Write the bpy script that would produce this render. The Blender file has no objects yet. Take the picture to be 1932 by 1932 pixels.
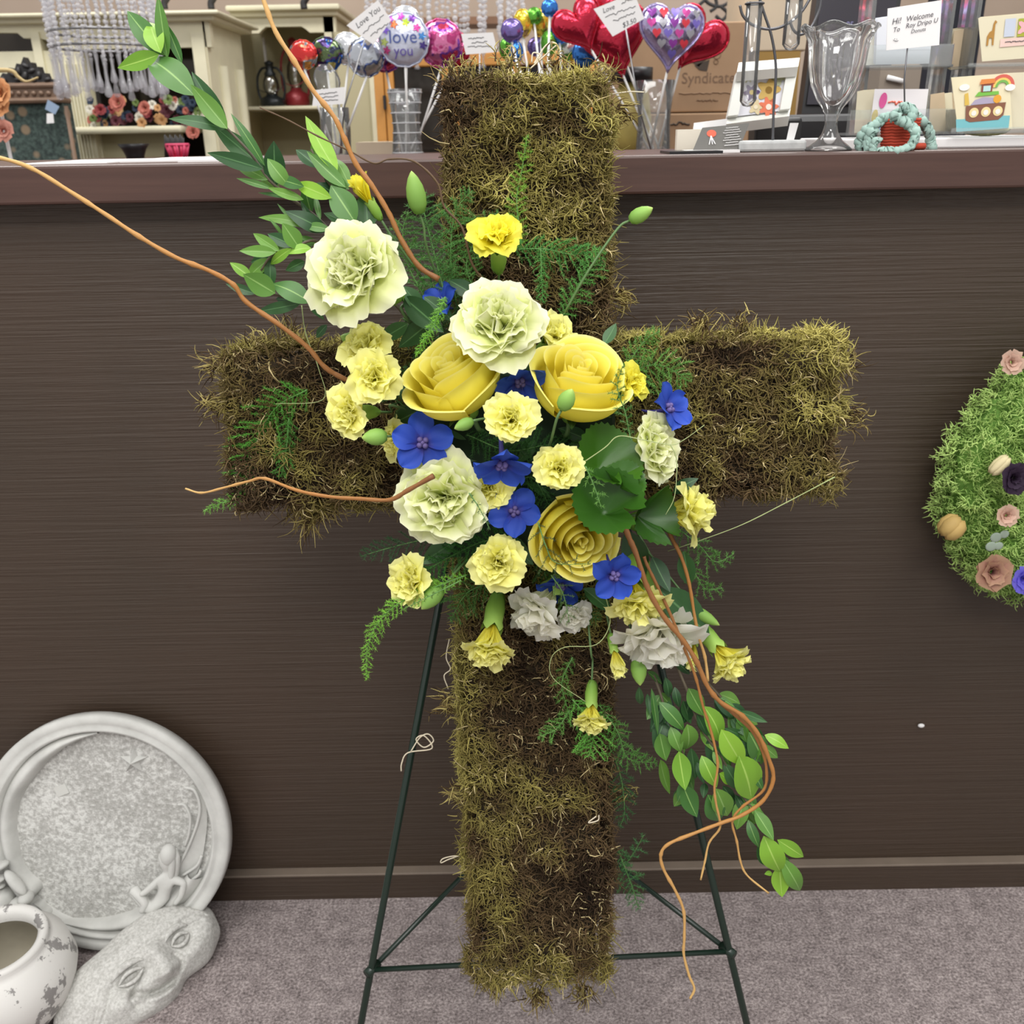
import bpy, math, random
import numpy as np
from mathutils import Vector, Matrix, noise

random.seed(7)
RNG = np.random.default_rng(7)
R = math.radians
scene = bpy.context.scene
col = scene.collection

# ------------------------------------------------------------------ camera
FPX = 1783.0                      # focal length in pixels of the 1932 px frame
CAM = Vector((0.0, 0.0, 1.10))
PITCH, ROLL = R(21.9), R(1.0)
_F = Vector((0, math.cos(PITCH), -math.sin(PITCH)))
_U0 = Vector((0, math.sin(PITCH), math.cos(PITCH)))
_R0 = Vector((1, 0, 0))
_R = _R0 * math.cos(ROLL) - _U0 * math.sin(ROLL)
_U = _U0 * math.cos(ROLL) + _R0 * math.sin(ROLL)
cam_data = bpy.data.cameras.new('camera')
cam = bpy.data.objects.new('camera', cam_data)
col.objects.link(cam)
cam_data.sensor_width = 36.0
cam_data.lens = 36.0 * FPX / 1932.0
cam_data.clip_start = 0.02
cam.matrix_world = Matrix(((_R.x, _U.x, -_F.x, CAM.x), (_R.y, _U.y, -_F.y, CAM.y), (_R.z, _U.z, -_F.z, CAM.z), (0, 0, 0, 1)))
cam_data.dof.use_dof = True
cam_data.dof.focus_distance = 0.86
cam_data.dof.aperture_fstop = 12.0
scene.camera = cam

# ------------------------------------------------------------------ light
world = bpy.data.worlds.new('shop_ambience')
scene.world = world
world.use_nodes = True
_bg = world.node_tree.nodes['Background']
_bg.inputs[0].default_value = (1.0, 0.985, 0.965, 1)
_bg.inputs[1].default_value = 0.50

def area_light(name, loc, size, size_y, power, rot=(0, 0, 0), color=(1, 0.985, 0.955)):
    d = bpy.data.lights.new(name, 'AREA')
    d.shape = 'RECTANGLE'
    d.size, d.size_y, d.energy, d.color = size, size_y, power, color
    o = bpy.data.objects.new(name, d)
    o.location = loc
    o.rotation_euler = rot
    col.objects.link(o)
    return o

# fluorescent ceiling troffers of the shop
area_light('ceiling_troffer', (-0.8, 0.15, 2.75), 0.6, 1.2, 16)
area_light('ceiling_troffer', (0.9, 0.15, 2.75), 0.6, 1.2, 16)
area_light('ceiling_troffer', (-0.1, -1.3, 2.75), 1.2, 0.6, 36)
area_light('ceiling_troffer', (-1.2, 2.3, 2.75), 1.2, 0.6, 22)
area_light('ceiling_troffer', (0.9, 2.3, 2.75), 1.2, 0.6, 22)

vs = scene.view_settings
vs.view_transform = 'Standard'
vs.look = 'None'
vs.gamma = 1.0
vs.use_curve_mapping = False
vs.exposure = 0.55
scene.cycles.use_denoising = True
scene.cycles.max_bounces = 10
scene.cycles.transmission_bounces = 10
scene.cycles.transparent_max_bounces = 16
scene.cycles.caustics_reflective = False
scene.cycles.caustics_refractive = False

# ------------------------------------------------------------------ pixel helpers (points of the photograph at a given real depth)
def ray(px, py):
    return _F + _R * ((px - 966.0) / FPX) + _U * ((966.0 - py) / FPX)

def at(px, py, Y):
    d = ray(px, py)
    return CAM + d * (Y / d.y)

def at_z(px, py, Z):
    d = ray(px, py)
    return CAM + d * ((Z - CAM.z) / d.z)

def on_plane(px, py, p0, n):
    d = ray(px, py)
    return CAM + d * ((p0 - CAM).dot(n) / d.dot(n))

def mpp(p):                        # metres per photo pixel at a point
    return (p - CAM).dot(_F) / FPX

# ------------------------------------------------------------------ mesh helpers
class MB:
    """collects vertices and faces of one mesh"""
    def __init__(self):
        self.v, self.f, self.n = [], [], 0
        self.attr = []
    def add(self, verts, faces, attr=None):
        verts = np.asarray(verts, float).reshape(-1, 3)
        self.v.append(verts)
        self.f.extend([tuple(int(i) + self.n for i in f) for f in faces])
        self.attr.append(np.zeros(len(verts)) if attr is None else np.asarray(attr, float))
        self.n += len(verts)
        return self
    def box(self, lo, hi):
        x0, y0, z0 = lo; x1, y1, z1 = hi
        v = [(x0, y0, z0), (x1, y0, z0), (x1, y1, z0), (x0, y1, z0), (x0, y0, z1), (x1, y0, z1), (x1, y1, z1), (x0, y1, z1)]
        return self.add(v, [(0, 3, 2, 1), (4, 5, 6, 7), (0, 1, 5, 4), (1, 2, 6, 5), (2, 3, 7, 6), (3, 0, 4, 7)])
    def tube(self, pts, radii, sides=6, cap=True):
        v, f, t = tube_arrays(pts, radii, sides, cap)
        return self.add(v, f, t)
    def lathe(self, prof, seg=24, center=(0, 0, 0)):
        c = np.array(center, float)
        v = []
        for r, z in prof:
            for k in range(seg):
                a = 2 * math.pi * k / seg
                v.append((c[0] + r * math.cos(a), c[1] + r * math.sin(a), c[2] + z))
        f = []
        for i in range(len(prof) - 1):
            for k in range(seg):
                k2 = (k + 1) % seg
                f.append((i * seg + k, i * seg + k2, (i + 1) * seg + k2, (i + 1) * seg + k))
        t = np.repeat(np.linspace(0, 1, len(prof)), seg)
        return self.add(v, f, t)
    def prism(self, poly, y0, y1):
        """outline in x,z extruded along y"""
        n = len(poly)
        v = [(x, y0, z) for x, z in poly] + [(x, y1, z) for x, z in poly]
        f = [tuple(range(n)), tuple(range(2 * n - 1, n - 1, -1))]
        f += [(i, n + i, n + (i + 1) % n, (i + 1) % n) for i in range(n)]
        return self.add(v, f)
    def sphere(self, c, r, seg=10, rings=6):
        c = np.array(c, float)
        r = np.array(r if hasattr(r, '__len__') else (r, r, r), float)
        v = [c + r * np.array((0, 0, -1))]
        for i in range(1, rings):
            p = math.pi * i / rings
            for k in range(seg):
                a = 2 * math.pi * k / seg
                v.append(c + r * np.array((math.sin(p) * math.cos(a), math.sin(p) * math.sin(a), -math.cos(p))))
        v.append(c + r * np.array((0, 0, 1)))
        f = [(0, 1 + (k + 1) % seg, 1 + k) for k in range(seg)]
        for i in range(rings - 2):
            for k in range(seg):
                a, b = 1 + i * seg + k, 1 + i * seg + (k + 1) % seg
                f.append((a, b, b + seg, a + seg))
        L = len(v) - 1
        f += [(L, L - seg + k, L - seg + (k + 1) % seg) for k in range(seg)]
        return self.add(v, f)
    def mesh(self, name, mat=None, smooth=True):
        me = bpy.data.meshes.new(name)
        V = np.concatenate(self.v)
        me.from_pydata(V.tolist(), [], self.f)
        me.validate()
        if len(me.vertices) == len(V):
            a = me.attributes.new('t', 'FLOAT', 'POINT')
            a.data.foreach_set('value', np.concatenate(self.attr).astype(np.float32))
        if smooth:
            me.polygons.foreach_set('use_smooth', [True] * len(me.polygons))
        if mat:
            me.materials.append(mat)
        return me
    def build(self, name, mat=None, parent=None, smooth=True, bevel=0.0):
        return link(name, self.mesh(name, mat, smooth), parent, bevel=bevel)

def tube_arrays(pts, radii, sides=6, cap=True):
    P = np.asarray([tuple(p) for p in pts], float)
    n = len(P)
    rad = np.full(n, radii, float) if not hasattr(radii, '__len__') else np.asarray(radii, float)
    T = np.gradient(P, axis=0)
    T /= np.linalg.norm(T, axis=1)[:, None] + 1e-12
    ref = np.array((0, 0, 1.0)) if abs(T[0][2]) < 0.9 else np.array((1.0, 0, 0))
    N = np.cross(T[0], ref); N /= np.linalg.norm(N)
    v = []
    for i in range(n):
        N = N - T[i] * N.dot(T[i]); N /= np.linalg.norm(N) + 1e-12
        B = np.cross(T[i], N)
        for k in range(sides):
            a = 2 * math.pi * k / sides
            v.append(P[i] + rad[i] * (math.cos(a) * N + math.sin(a) * B))
    f = []
    for i in range(n - 1):
        for k in range(sides):
            k2 = (k + 1) % sides
            f.append((i * sides + k, i * sides + k2, (i + 1) * sides + k2, (i + 1) * sides + k))
    if cap:
        f.append(tuple(range(sides - 1, -1, -1)))
        f.append(tuple((n - 1) * sides + k for k in range(sides)))
    return np.array(v), f, np.repeat(np.linspace(0, 1, n), sides)

def smooth_path(pts, n=8):
    """Catmull-Rom through points"""
    P = [Vector(p) for p in pts]
    P = [P[0] * 2 - P[1]] + P + [P[-1] * 2 - P[-2]]
    out = []
    for i in range(1, len(P) - 2):
        for k in range(n):
            t = k / n
            a, b, c, d = P[i - 1], P[i], P[i + 1], P[i + 2]
            out.append(0.5 * ((2 * b) + (c - a) * t + (2 * a - 5 * b + 4 * c - d) * t * t + (3 * b - a - 3 * c + d) * t ** 3))
    out.append(P[-2].copy())
    return out

def link(name, mesh, parent=None, mw=None, bevel=0.0):
    o = bpy.data.objects.new(name, mesh)
    col.objects.link(o)
    if parent is not None:
        o.parent = parent
        if mw is None:                      # mesh is in world space: cancel the parent's own placement
            o.matrix_parent_inverse = pm(parent).inverted()
    if mw is not None:
        o.matrix_basis = mw
    if bevel:
        m = o.modifiers.new('edge', 'BEVEL')
        m.width, m.segments, m.limit_method = bevel, 2, 'ANGLE'
    return o

def pm(o):
    """world matrix computed by hand (no depsgraph update needed)"""
    m = o.matrix_parent_inverse @ o.matrix_basis if o.parent else o.matrix_basis.copy()
    return pm(o.parent) @ m if o.parent else m

def tag(o, label=None, cat=None, group=None, kind=None):
    if label: o['label'] = label
    if cat: o['category'] = cat
    if group: o['group'] = group
    if kind: o['kind'] = kind
    return o

def thing(name, label, cat, loc=(0, 0, 0), group=None, mw=None):
    o = bpy.data.objects.new(name, None)
    o.empty_display_size = 0.02
    col.objects.link(o)
    o.matrix_basis = mw if mw is not None else Matrix.Translation(Vector(loc))
    return tag(o, label, cat, group)

def frame(pos, z, x=None):
    """matrix with local +Z along z"""
    z = Vector(z).normalized()
    x = Vector(x) if x is not None else (Vector((1, 0, 0)) if abs(z.x) < 0.9 else Vector((0, 1, 0)))
    x = (x - z * x.dot(z)).normalized()
    y = z.cross(x)
    return Matrix(((x.x, y.x, z.x, pos[0]), (x.y, y.y, z.y, pos[1]), (x.z, y.z, z.z, pos[2]), (0, 0, 0, 1)))

def big_mesh(name, V, quads, mat, colors=None):
    me = bpy.data.meshes.new(name)
    me.vertices.add(len(V)); me.vertices.foreach_set('co', np.asarray(V, np.float32).ravel())
    q = np.asarray(quads, np.int32)
    k = q.shape[1]
    me.loops.add(q.size); me.loops.foreach_set('vertex_index', q.ravel())
    me.polygons.add(len(q))
    me.polygons.foreach_set('loop_start', np.arange(0, q.size, k, dtype=np.int32))
    me.polygons.foreach_set('use_smooth', np.ones(len(q), bool))
    if colors is not None:
        a = me.attributes.new('tint', 'FLOAT_COLOR', 'POINT')
        a.data.foreach_set('color', np.asarray(colors, np.float32).ravel())
    me.materials.append(mat)
    me.update()
    return me

def strands(base, direction, length, radius, K=4, curl=0.5, sides=3, droop=0.0):
    """many short curled strands: returns vertices and quads"""
    N = len(base)
    p = base.copy()
    d = direction / (np.linalg.norm(direction, axis=1)[:, None] + 1e-9)
    seg = (length / (K - 1))[:, None]
    bend = RNG.normal(size=(N, 3)) * curl
    rings = []
    for k in range(K):
        ref = np.cross(d, np.array((0.31, 0.77, 0.55)))
        ref /= np.linalg.norm(ref, axis=1)[:, None] + 1e-9
        bi = np.cross(d, ref)
        r = radius[:, None] * (1.0 - 0.75 * (k / (K - 1)) ** 1.5)
        ring = [p + r * (math.cos(2 * math.pi * s / sides) * ref + math.sin(2 * math.pi * s / sides) * bi) for s in range(sides)]
        rings.append(np.stack(ring, 1))
        p = p + d * seg
        d = d + bend + RNG.normal(size=(N, 3)) * curl * 0.35
        d[:, 2] -= droop
        d /= np.linalg.norm(d, axis=1)[:, None] + 1e-9
    V = np.stack(rings, 1)                      # N,K,sides,3
    idx = np.arange(N * K * sides).reshape(N, K, sides)
    q = []
    for k in range(K - 1):
        for s in range(sides):
            s2 = (s + 1) % sides
            q.append(np.stack([idx[:, k, s], idx[:, k, s2], idx[:, k + 1, s2], idx[:, k + 1, s]], 1))
    return V.reshape(-1, 3), np.concatenate(q)

def text_mesh(name, body, size, mat, align='CENTER', extrude=0.0, shear=0.0):
    c = bpy.data.curves.new(name, 'FONT')
    c.body, c.size, c.align_x, c.align_y = body, size, align, 'CENTER'
    c.extrude, c.shear, c.resolution_u = extrude, shear, 3
    o = bpy.data.objects.new(name, c)
    col.objects.link(o)
    dg = bpy.context.evaluated_depsgraph_get()
    me = bpy.data.meshes.new_from_object(o.evaluated_get(dg))
    bpy.data.objects.remove(o); bpy.data.curves.remove(c)
    me.name = name
    me.materials.clear(); me.materials.append(mat)
    return me

# ------------------------------------------------------------------ materials
def srgb(h):
    h = h.lstrip('#')
    c = [int(h[i:i + 2], 16) / 255 for i in (0, 2, 4)]
    return tuple(x / 12.92 if x <= 0.04045 else ((x + 0.055) / 1.055) ** 2.4 for x in c) + (1,)

class NT:
    def __init__(self, name):
        self.m = bpy.data.materials.new(name)
        self.m.use_nodes = True
        self.t = self.m.node_tree
        self.b = self.t.nodes['Principled BSDF']
    def node(self, kind, **kw):
        n = self.t.nodes.new(kind)
        for k, v in kw.items():
            if k in n.inputs: n.inputs[k].default_value = v
            else: setattr(n, k, v)
        return n
    def link(self, a, b): self.t.links.new(a, b)
    def ramp(self, fac, stops, interp='LINEAR'):
        r = self.node('ShaderNodeValToRGB')
        r.color_ramp.interpolation = interp
        e = r.color_ramp.elements
        while len(e) < len(stops): e.new(0.5)
        for el, (p, c) in zip(e, stops):
            el.position, el.color = p, c
        self.link(fac, r.inputs[0])
        return r.outputs[0]
    def coords(self, scale=(1, 1, 1), kind='Object'):
        tc = self.node('ShaderNodeTexCoord')
        mp = self.node('ShaderNodeMapping')
        mp.inputs['Scale'].default_value = scale
        self.link(tc.outputs[kind], mp.inputs[0])
        return mp.outputs[0]
    def noise(self, vec, scale, detail=4, rough=0.6):
        n = self.node('ShaderNodeTexNoise')
        n.inputs['Scale'].default_value, n.inputs['Detail'].default_value, n.inputs['Roughness'].default_value = scale, detail, rough
        self.link(vec, n.inputs['Vector'])
        return n.outputs['Fac']
    def bump(self, h, strength, dist=0.01):
        n = self.node('ShaderNodeBump')
        n.inputs['Strength'].default_value, n.inputs['Distance'].default_value = strength, dist
        self.link(h, n.inputs['Height'])
        self.link(n.outputs[0], self.b.inputs['Normal'])
    def set(self, **kw):
        for k, v in kw.items():
            self.b.inputs[k.replace('_', ' ')].default_value = v
        return self

def plain(name, color, rough=0.6, metal=0.0, spec=0.5, sss=0.0, trans=0.0, var=0.0, coat=0.0):
    n = NT(name)
    c = srgb(color) if isinstance(color, str) else tuple(color) + (1,) * (4 - len(color))
    n.set(Base_Color=c, Roughness=rough, Metallic=metal)
    n.b.inputs['Specular IOR Level'].default_value = spec
    if trans: n.b.inputs['Transmission Weight'].default_value = trans
    if sss:
        n.b.inputs['Subsurface Weight'].default_value = sss
        n.b.inputs['Subsurface Radius'].default_value = (0.006, 0.006, 0.003)
    if coat: n.b.inputs['Coat Weight'].default_value = coat
    if var:
        f = n.noise(n.coords(), 18, 3)
        d = tuple(x * (1 - var) for x in c[:3]) + (1,)
        l = tuple(min(1, x * (1 + var)) for x in c[:3]) + (1,)
        n.link(n.ramp(f, [(0.3, d), (0.7, l)]), n.b.inputs['Base Color'])
    return n.m

def glass(name, color=(1, 1, 1, 1), rough=0.02, alpha=None):
    n = NT(name)
    n.set(Base_Color=color, Roughness=rough, IOR=1.45)
    n.b.inputs['Transmission Weight'].default_value = 1.0
    return n.m

def clear_film(name, color=(1, 1, 1, 1), mix=0.25, rough=0.08, ior=1.5, white=0.0):
    """thin clear acrylic or film: mostly see-through with a glossy skin"""
    n = NT(name)
    tr = n.node('ShaderNodeBsdfTransparent')
    tr.inputs[0].default_value = color
    gl = n.node('ShaderNodeBsdfGlossy')
    gl.inputs['Roughness'].default_value = rough
    fr = n.node('ShaderNodeFresnel'); fr.inputs[0].default_value = ior
    ad = n.node('ShaderNodeMath', operation='ADD', use_clamp=True); ad.inputs[1].default_value = mix
    n.link(fr.outputs[0], ad.inputs[0])
    mx = n.node('ShaderNodeMixShader')
    n.link(ad.outputs[0], mx.inputs[0]); n.link(tr.outputs[0], mx.inputs[1]); n.link(gl.outputs[0], mx.inputs[2])
    out = n.t.nodes['Material Output']
    if white:  # even white diffuse mixed in, standing in for bright reflections in the glass
        df = n.node('ShaderNodeBsdfDiffuse'); df.inputs[0].default_value = (0.95, 0.96, 0.96, 1)
        m2 = n.node('ShaderNodeMixShader'); m2.inputs[0].default_value = white
        n.link(mx.outputs[0], m2.inputs[1]); n.link(df.outputs[0], m2.inputs[2]); n.link(m2.outputs[0], out.inputs[0])
    else:
        n.link(mx.outputs[0], out.inputs[0])
    return n.m

def petal_mat(name, stops, trans=0.35, rough=0.55, var=0.12, attr='t'):
    """petal: colour runs from base (t=0) to tip (t=1), thin and translucent"""
    n = NT(name)
    a = n.node('ShaderNodeAttribute', attribute_name=attr)
    c = n.ramp(a.outputs['Fac'], [(p, srgb(h)) for p, h in stops])
    f = n.noise(n.coords(), 260, 2)
    oi = n.node('ShaderNodeObjectInfo')
    hs = n.node('ShaderNodeHueSaturation')
    mr = n.node('ShaderNodeMapRange')
    mr.inputs['To Min'].default_value, mr.inputs['To Max'].default_value = 1 - var, 1 + var
    n.link(oi.outputs['Random'], mr.inputs['Value'])
    n.link(mr.outputs[0], hs.inputs['Value'])
    n.link(c, hs.inputs['Color'])
    n.link(hs.outputs[0], n.b.inputs['Base Color'])
    n.set(Roughness=rough)
    n.b.inputs['Specular IOR Level'].default_value = 0.25
    tl = n.node('ShaderNodeBsdfTranslucent')
    n.link(hs.outputs[0], tl.inputs[0])
    mx = n.node('ShaderNodeMixShader'); mx.inputs[0].default_value = trans
    out = n.t.nodes['Material Output']
    n.link(n.b.outputs[0], mx.inputs[1]); n.link(tl.outputs[0], mx.inputs[2])
    n.link(mx.outputs[0], out.inputs[0])
    n.bump(f, 0.15, 0.002)
    return n.m

M = {}
# counter panel: dark brown paint over combed wood grain
n = NT('panel_brown_paint')
v = n.coords((1.2, 1, 95))
g = n.noise(v, 1.6, 5, 0.7)
v2 = n.coords((6, 1, 300))
g2 = n.noise(v2, 1.4, 3, 0.6)
big = n.noise(n.coords((1, 1, 1)), 2.2, 3)
ad = n.node('ShaderNodeMath', operation='MULTIPLY_ADD'); ad.inputs[1].default_value = 0.6
n.link(g2, ad.inputs[0]); n.link(g, ad.inputs[2])
n.link(n.ramp(big, [(0.25, srgb('#3d3329')), (0.75, srgb('#48392e'))]), n.b.inputs['Base Color'])
n.set(Roughness=0.42)
n.bump(ad.outputs[0], 0.55, 0.0035)
M['panel'] = n.m
n = NT('worktop_wood')
v = n.coords((2, 10, 40)); g = n.noise(v, 1.8, 5, 0.65)
n.link(n.ramp(g, [(0.3, srgb('#452f29')), (0.7, srgb('#553c34'))]), n.b.inputs['Base Color'])
n.set(Roughness=0.38); n.bump(g, 0.08, 0.002)
M['worktop'] = n.m
n = NT('carpet_pile')
v = n.coords(); a = n.noise(v, 260, 3, 0.7); b = n.noise(v, 45, 3, 0.6)
ad = n.node('ShaderNodeMath', operation='MULTIPLY_ADD'); ad.inputs[1].default_value = 0.35
n.link(b, ad.inputs[0]); n.link(a, ad.inputs[2])
n.link(n.ramp(ad.outputs[0], [(0.45, srgb('#5f5756')), (0.66, srgb('#958a89')), (0.86, srgb('#c4b8b6'))]), n.b.inputs['Base Color'])
n.set(Roughness=0.95); n.b.inputs['Specular IOR Level'].default_value = 0.1
n.bump(a, 0.8, 0.004)
M['carpet'] = n.m
n = NT('wall_paint'); g = n.noise(n.coords(), 3, 2)
n.link(n.ramp(g, [(0.3, srgb('#b09c8a')), (0.7, srgb('#bda998'))]), n.b.inputs['Base Color'])
M['wall'] = n.m
n = NT('moss'); a = n.node('ShaderNodeAttribute', attribute_name='tint')
n.link(a.outputs['Color'], n.b.inputs['Base Color']); n.set(Roughness=0.8); n.b.inputs['Specular IOR Level'].default_value = 0.2
M['moss'] = n.m
n = NT('moss_body'); g = n.noise(n.coords(), 90, 6, 0.75)
n.link(n.ramp(g, [(0.35, srgb('#1e160e')), (0.55, srgb('#46371f')), (0.75, srgb('#6d6032'))]), n.b.inputs['Base Color'])
n.set(Roughness=0.95); n.bump(g, 1.0, 0.012)
M['moss_body'] = n.m
M['green_wire'] = plain('green_easel_paint', '#16281f', 0.32)
n = NT('cast_stone'); v = n.coords(); g = n.noise(v, 190, 3, 0.6); b = n.noise(v, 9, 3)
ad = n.node('ShaderNodeMath', operation='MULTIPLY_ADD'); ad.inputs[1].default_value = 0.5
n.link(b, ad.inputs[0]); n.link(g, ad.inputs[2])
n.link(n.ramp(ad.outputs[0], [(0.55, srgb('#a3a29d')), (0.72, srgb('#b7b6b2')), (0.9, srgb('#dadad6'))]), n.b.inputs['Base Color'])
n.set(Roughness=0.85); n.bump(g, 0.6, 0.003)
M['stone'] = n.m
n = NT('cast_stone_smooth'); g = n.noise(n.coords(), 20, 4)
n.link(n.ramp(g, [(0.3, srgb('#bcbcb8')), (0.7, srgb('#d6d6d2'))]), n.b.inputs['Base Color'])
n.set(Roughness=0.75); n.bump(g, 0.1, 0.003)
M['stone_smooth'] = n.m
n = NT('chipped_white_glaze'); v = n.coords(); g = n.noise(v, 22, 6, 0.65)
n.link(n.ramp(g, [(0.565, srgb('#dcdad6')), (0.585, srgb('#8f8c8a'))]), n.b.inputs['Base Color'])
n.set(Roughness=0.55); n.bump(n.noise(v, 60, 3), 0.15, 0.002)
M['glaze'] = n.m
M['pot_inside'] = plain('pot_inside', '#a39c8b', 0.9, var=0.12)
M['cream'] = plain('cream_paint', '#d9d3b7', 0.5, var=0.04)
M['cream_dark'] = plain('cream_back_panel', '#b5ad8c', 0.6)
M['black'] = plain('black_plastic', '#1d1c1f', 0.35)
M['dark_mirror'] = plain('dark_mirror', '#3a3530', 0.08, 0.6)
M['white'] = plain('white_card', '#eceaea', 0.7)
M['ink'] = plain('grey_ink', '#56545a', 0.8)
M['cardboard'] = plain('cardboard', '#a98a6c', 0.8, var=0.04)
M['cardboard_light'] = plain('pale_cardboard', '#c9b9a2', 0.8, var=0.03)
M['pine'] = plain('orange_pine', '#c48a45', 0.4, var=0.1)
M['glass'] = clear_film('clear_thick_glass', (0.99, 0.99, 0.99, 1), 0.05, 0.03, 1.3, 0.05)
M['acrylic'] = clear_film('clear_acrylic', (0.95, 0.97, 0.97, 1), 0.06, 0.05, 1.3, 0.08)
M['film'] = clear_film('clear_glass_wall', (0.97, 0.98, 0.98, 1), 0.05, 0.04, 1.28, 0.05)
M['steel'] = plain('grey_metal', '#8b8b8d', 0.3, 0.9)
M['dusty_ledge'] = plain('dusty_ledge_paint', '#776a5e', 0.6, var=0.1)
# ================================================================== THE SETTING
PANEL_Y = 1.155
LEDGE_Y = 1.118
top_z = at(966, 297, LEDGE_Y).z
bot_z = at(966, 371, LEDGE_Y).z
tag(MB().box((-6, -3.0, -0.05), (6, 4.3, 0.0)).build('floor', M['carpet'], smooth=False), kind='structure')
tag(MB().box((-6, 4.2, 0), (6, 4.3, 2.8)).build('wall_back', M['wall'], smooth=False), kind='structure')

counter = thing('service_counter', 'dark brown service counter with combed wood front panel behind the flower cross', 'counter', (0, PANEL_Y, 0))
MB().box((-2.2, PANEL_Y, 0.0), (2.2, PANEL_Y + 0.03, bot_z)).build('front_panel', M['panel'], counter, smooth=False)
bb_top = at(966, 1640, PANEL_Y - 0.012).z
MB().box((-2.2, PANEL_Y - 0.016, 0.0), (2.2, PANEL_Y, bb_top - 0.004)).build('base_board', M['panel'], counter, smooth=False)
tag(MB().box((-2.2, PANEL_Y - 0.017, bb_top - 0.004), (2.2, PANEL_Y, bb_top)).build('base_board_ledge', M['dusty_ledge'], counter, smooth=False, bevel=0.0015), 'dusty pale top edge of the base board')
for sx in (-2.2, 2.17):
    MB().box((sx, PANEL_Y + 0.03, 0.0), (sx + 0.03, 1.42, bot_z)).build('side_panel', M['panel'], counter, smooth=False)
MB().box((-2.17, PANEL_Y + 0.03, 0.70), (2.17, 1.82, 0.735)).build('desk_board', M['worktop'], counter, smooth=False)
wt = MB().box((-2.25, LEDGE_Y, bot_z), (2.25, 1.44, top_z)).build('counter_top', M['worktop'], smooth=False, bevel=0.003)
tag(wt, 'long reddish brown wooden worktop along the service counter', 'worktop')

# ================================================================== THE MOSS CROSS
_T = CAM + ray(1002, 128) * 0.836
_B = CAM + ray(1030, 1862) * 1.005
EY = (_T - _B).normalized()
EX = Vector((1, 0, 0)); EX = (EX - EY * EX.dot(EY)).normalized()
EN = EX.cross(EY)                                   # towards the camera
CROSS_H = (_T - _B).length

def fx(px, py, off=0.0):
    """point of the photograph on the plane lying `off` metres in front of the cross face"""
    return on_plane(px, py, _B + EN * off, EN)

def loc_to_world(P):
    P = np.asarray(P, float)
    return np.array(_B) + P[:, :1] * np.array(EX) + P[:, 1:2] * np.array(EY) + P[:, 2:3] * np.array(EN)

_c = fx(1006, 790)
arm_y = (_c - _B).dot(EY)
arm_x = (_c - _B).dot(EX)
post_x = arm_x - 0.002
HW, TH = 0.070, 0.075
BARS = [((post_x - HW, 0.008, -TH), (post_x + HW, CROSS_H - 0.008, 0.0)), ((arm_x - 0.289, arm_y - 0.075, -TH), (arm_x + 0.289, arm_y + 0.067, 0.0))]
cross = thing('moss_cross', 'tall cross covered in olive and brown moss standing on a green wire easel', 'cross', tuple(_B))
body = MB()
for lo, hi in BARS:
    lo, hi = np.array(lo), np.array(hi)
    nx, ny = [max(3, int(d / 0.012)) for d in (hi - lo)[:2]]
    # closed rounded slab from a superellipse of rings along the long axis
    L = 1 if (hi - lo)[1] > (hi - lo)[0] else 0
    S = 1 - L
    rings, seg = int((hi - lo)[L] / 0.012), 28
    v, f = [], []
    mid, half = (lo + hi) / 2, (hi - lo) / 2
    for i in range(rings + 1):
        t = -1 + 2 * i / rings
        e = (1 - abs(t) ** 14) ** (1 / 5) if abs(t) < 1 else 0.0
        e = max(e, 0.05)
        for k in range(seg):
            a = 2 * math.pi * k / seg
            cs, sn = math.cos(a), math.sin(a)
            q = (abs(cs) ** 5 + abs(sn) ** 5) ** (-1 / 5)
            p = np.zeros(3)
            p[L] = mid[L] + t * half[L]
            p[S] = mid[S] + cs * q * half[S] * e
            p[2] = mid[2] + sn * q * half[2] * e
            w = noise.noise(Vector(p * 34)) * 0.010 - 0.004
            p[S] += cs * w; p[2] += sn * w
            v.append(p)
    for i in range(rings):
        for k in range(seg):
            k2 = (k + 1) % seg
            f.append((i * seg + k, i * seg + k2, (i + 1) * seg + k2, (i + 1) * seg + k))
    f += [tuple(range(seg)), tuple(rings * seg + k for k in range(seg))]
    body.add(loc_to_world(np.array(v)), f)
tag(body.build('moss_body', M['moss_body'], cross), 'packed dark moss core')

def moss_strands(seed_n):
    base, nrm = [], []
    for lo, hi in BARS:
        lo, hi = np.array(lo), np.array(hi)
        d = hi - lo
        # faces: front, top/bottom, sides
        specs = [(2, 1, 1.0), (0, 0, 1.0), (0, 1, 1.0), (1, 0, 1.0), (1, 1, 1.15)]
        for ax, side, dens in specs:
            o = [i for i in range(3) if i != ax]
            area = d[o[0]] * d[o[1]]
            n = int(seed_n * area * dens)
            p = np.zeros((n, 3))
            p[:, o[0]] = lo[o[0]] + RNG.random(n) * d[o[0]]
            p[:, o[1]] = lo[o[1]] + RNG.random(n) * d[o[1]]
            p[:, ax] = hi[ax] if side else lo[ax]
            nn = np.zeros((n, 3)); nn[:, ax] = 1 if side else -1
            base.append(p); nrm.append(nn)
    base, nrm = np.concatenate(base), np.concatenate(nrm)
    # drop the ones buried inside the other bar
    keep = np.ones(len(base), bool)
    for lo, hi in BARS:
        lo, hi = np.array(lo) + 0.004, np.array(hi) - 0.004
        keep &= ~np.all((base > lo) & (base < hi), axis=1)
    return base[keep], nrm[keep]

def zone(P, s):
    return np.array([noise.noise(Vector(p) * s) for p in P])

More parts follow.
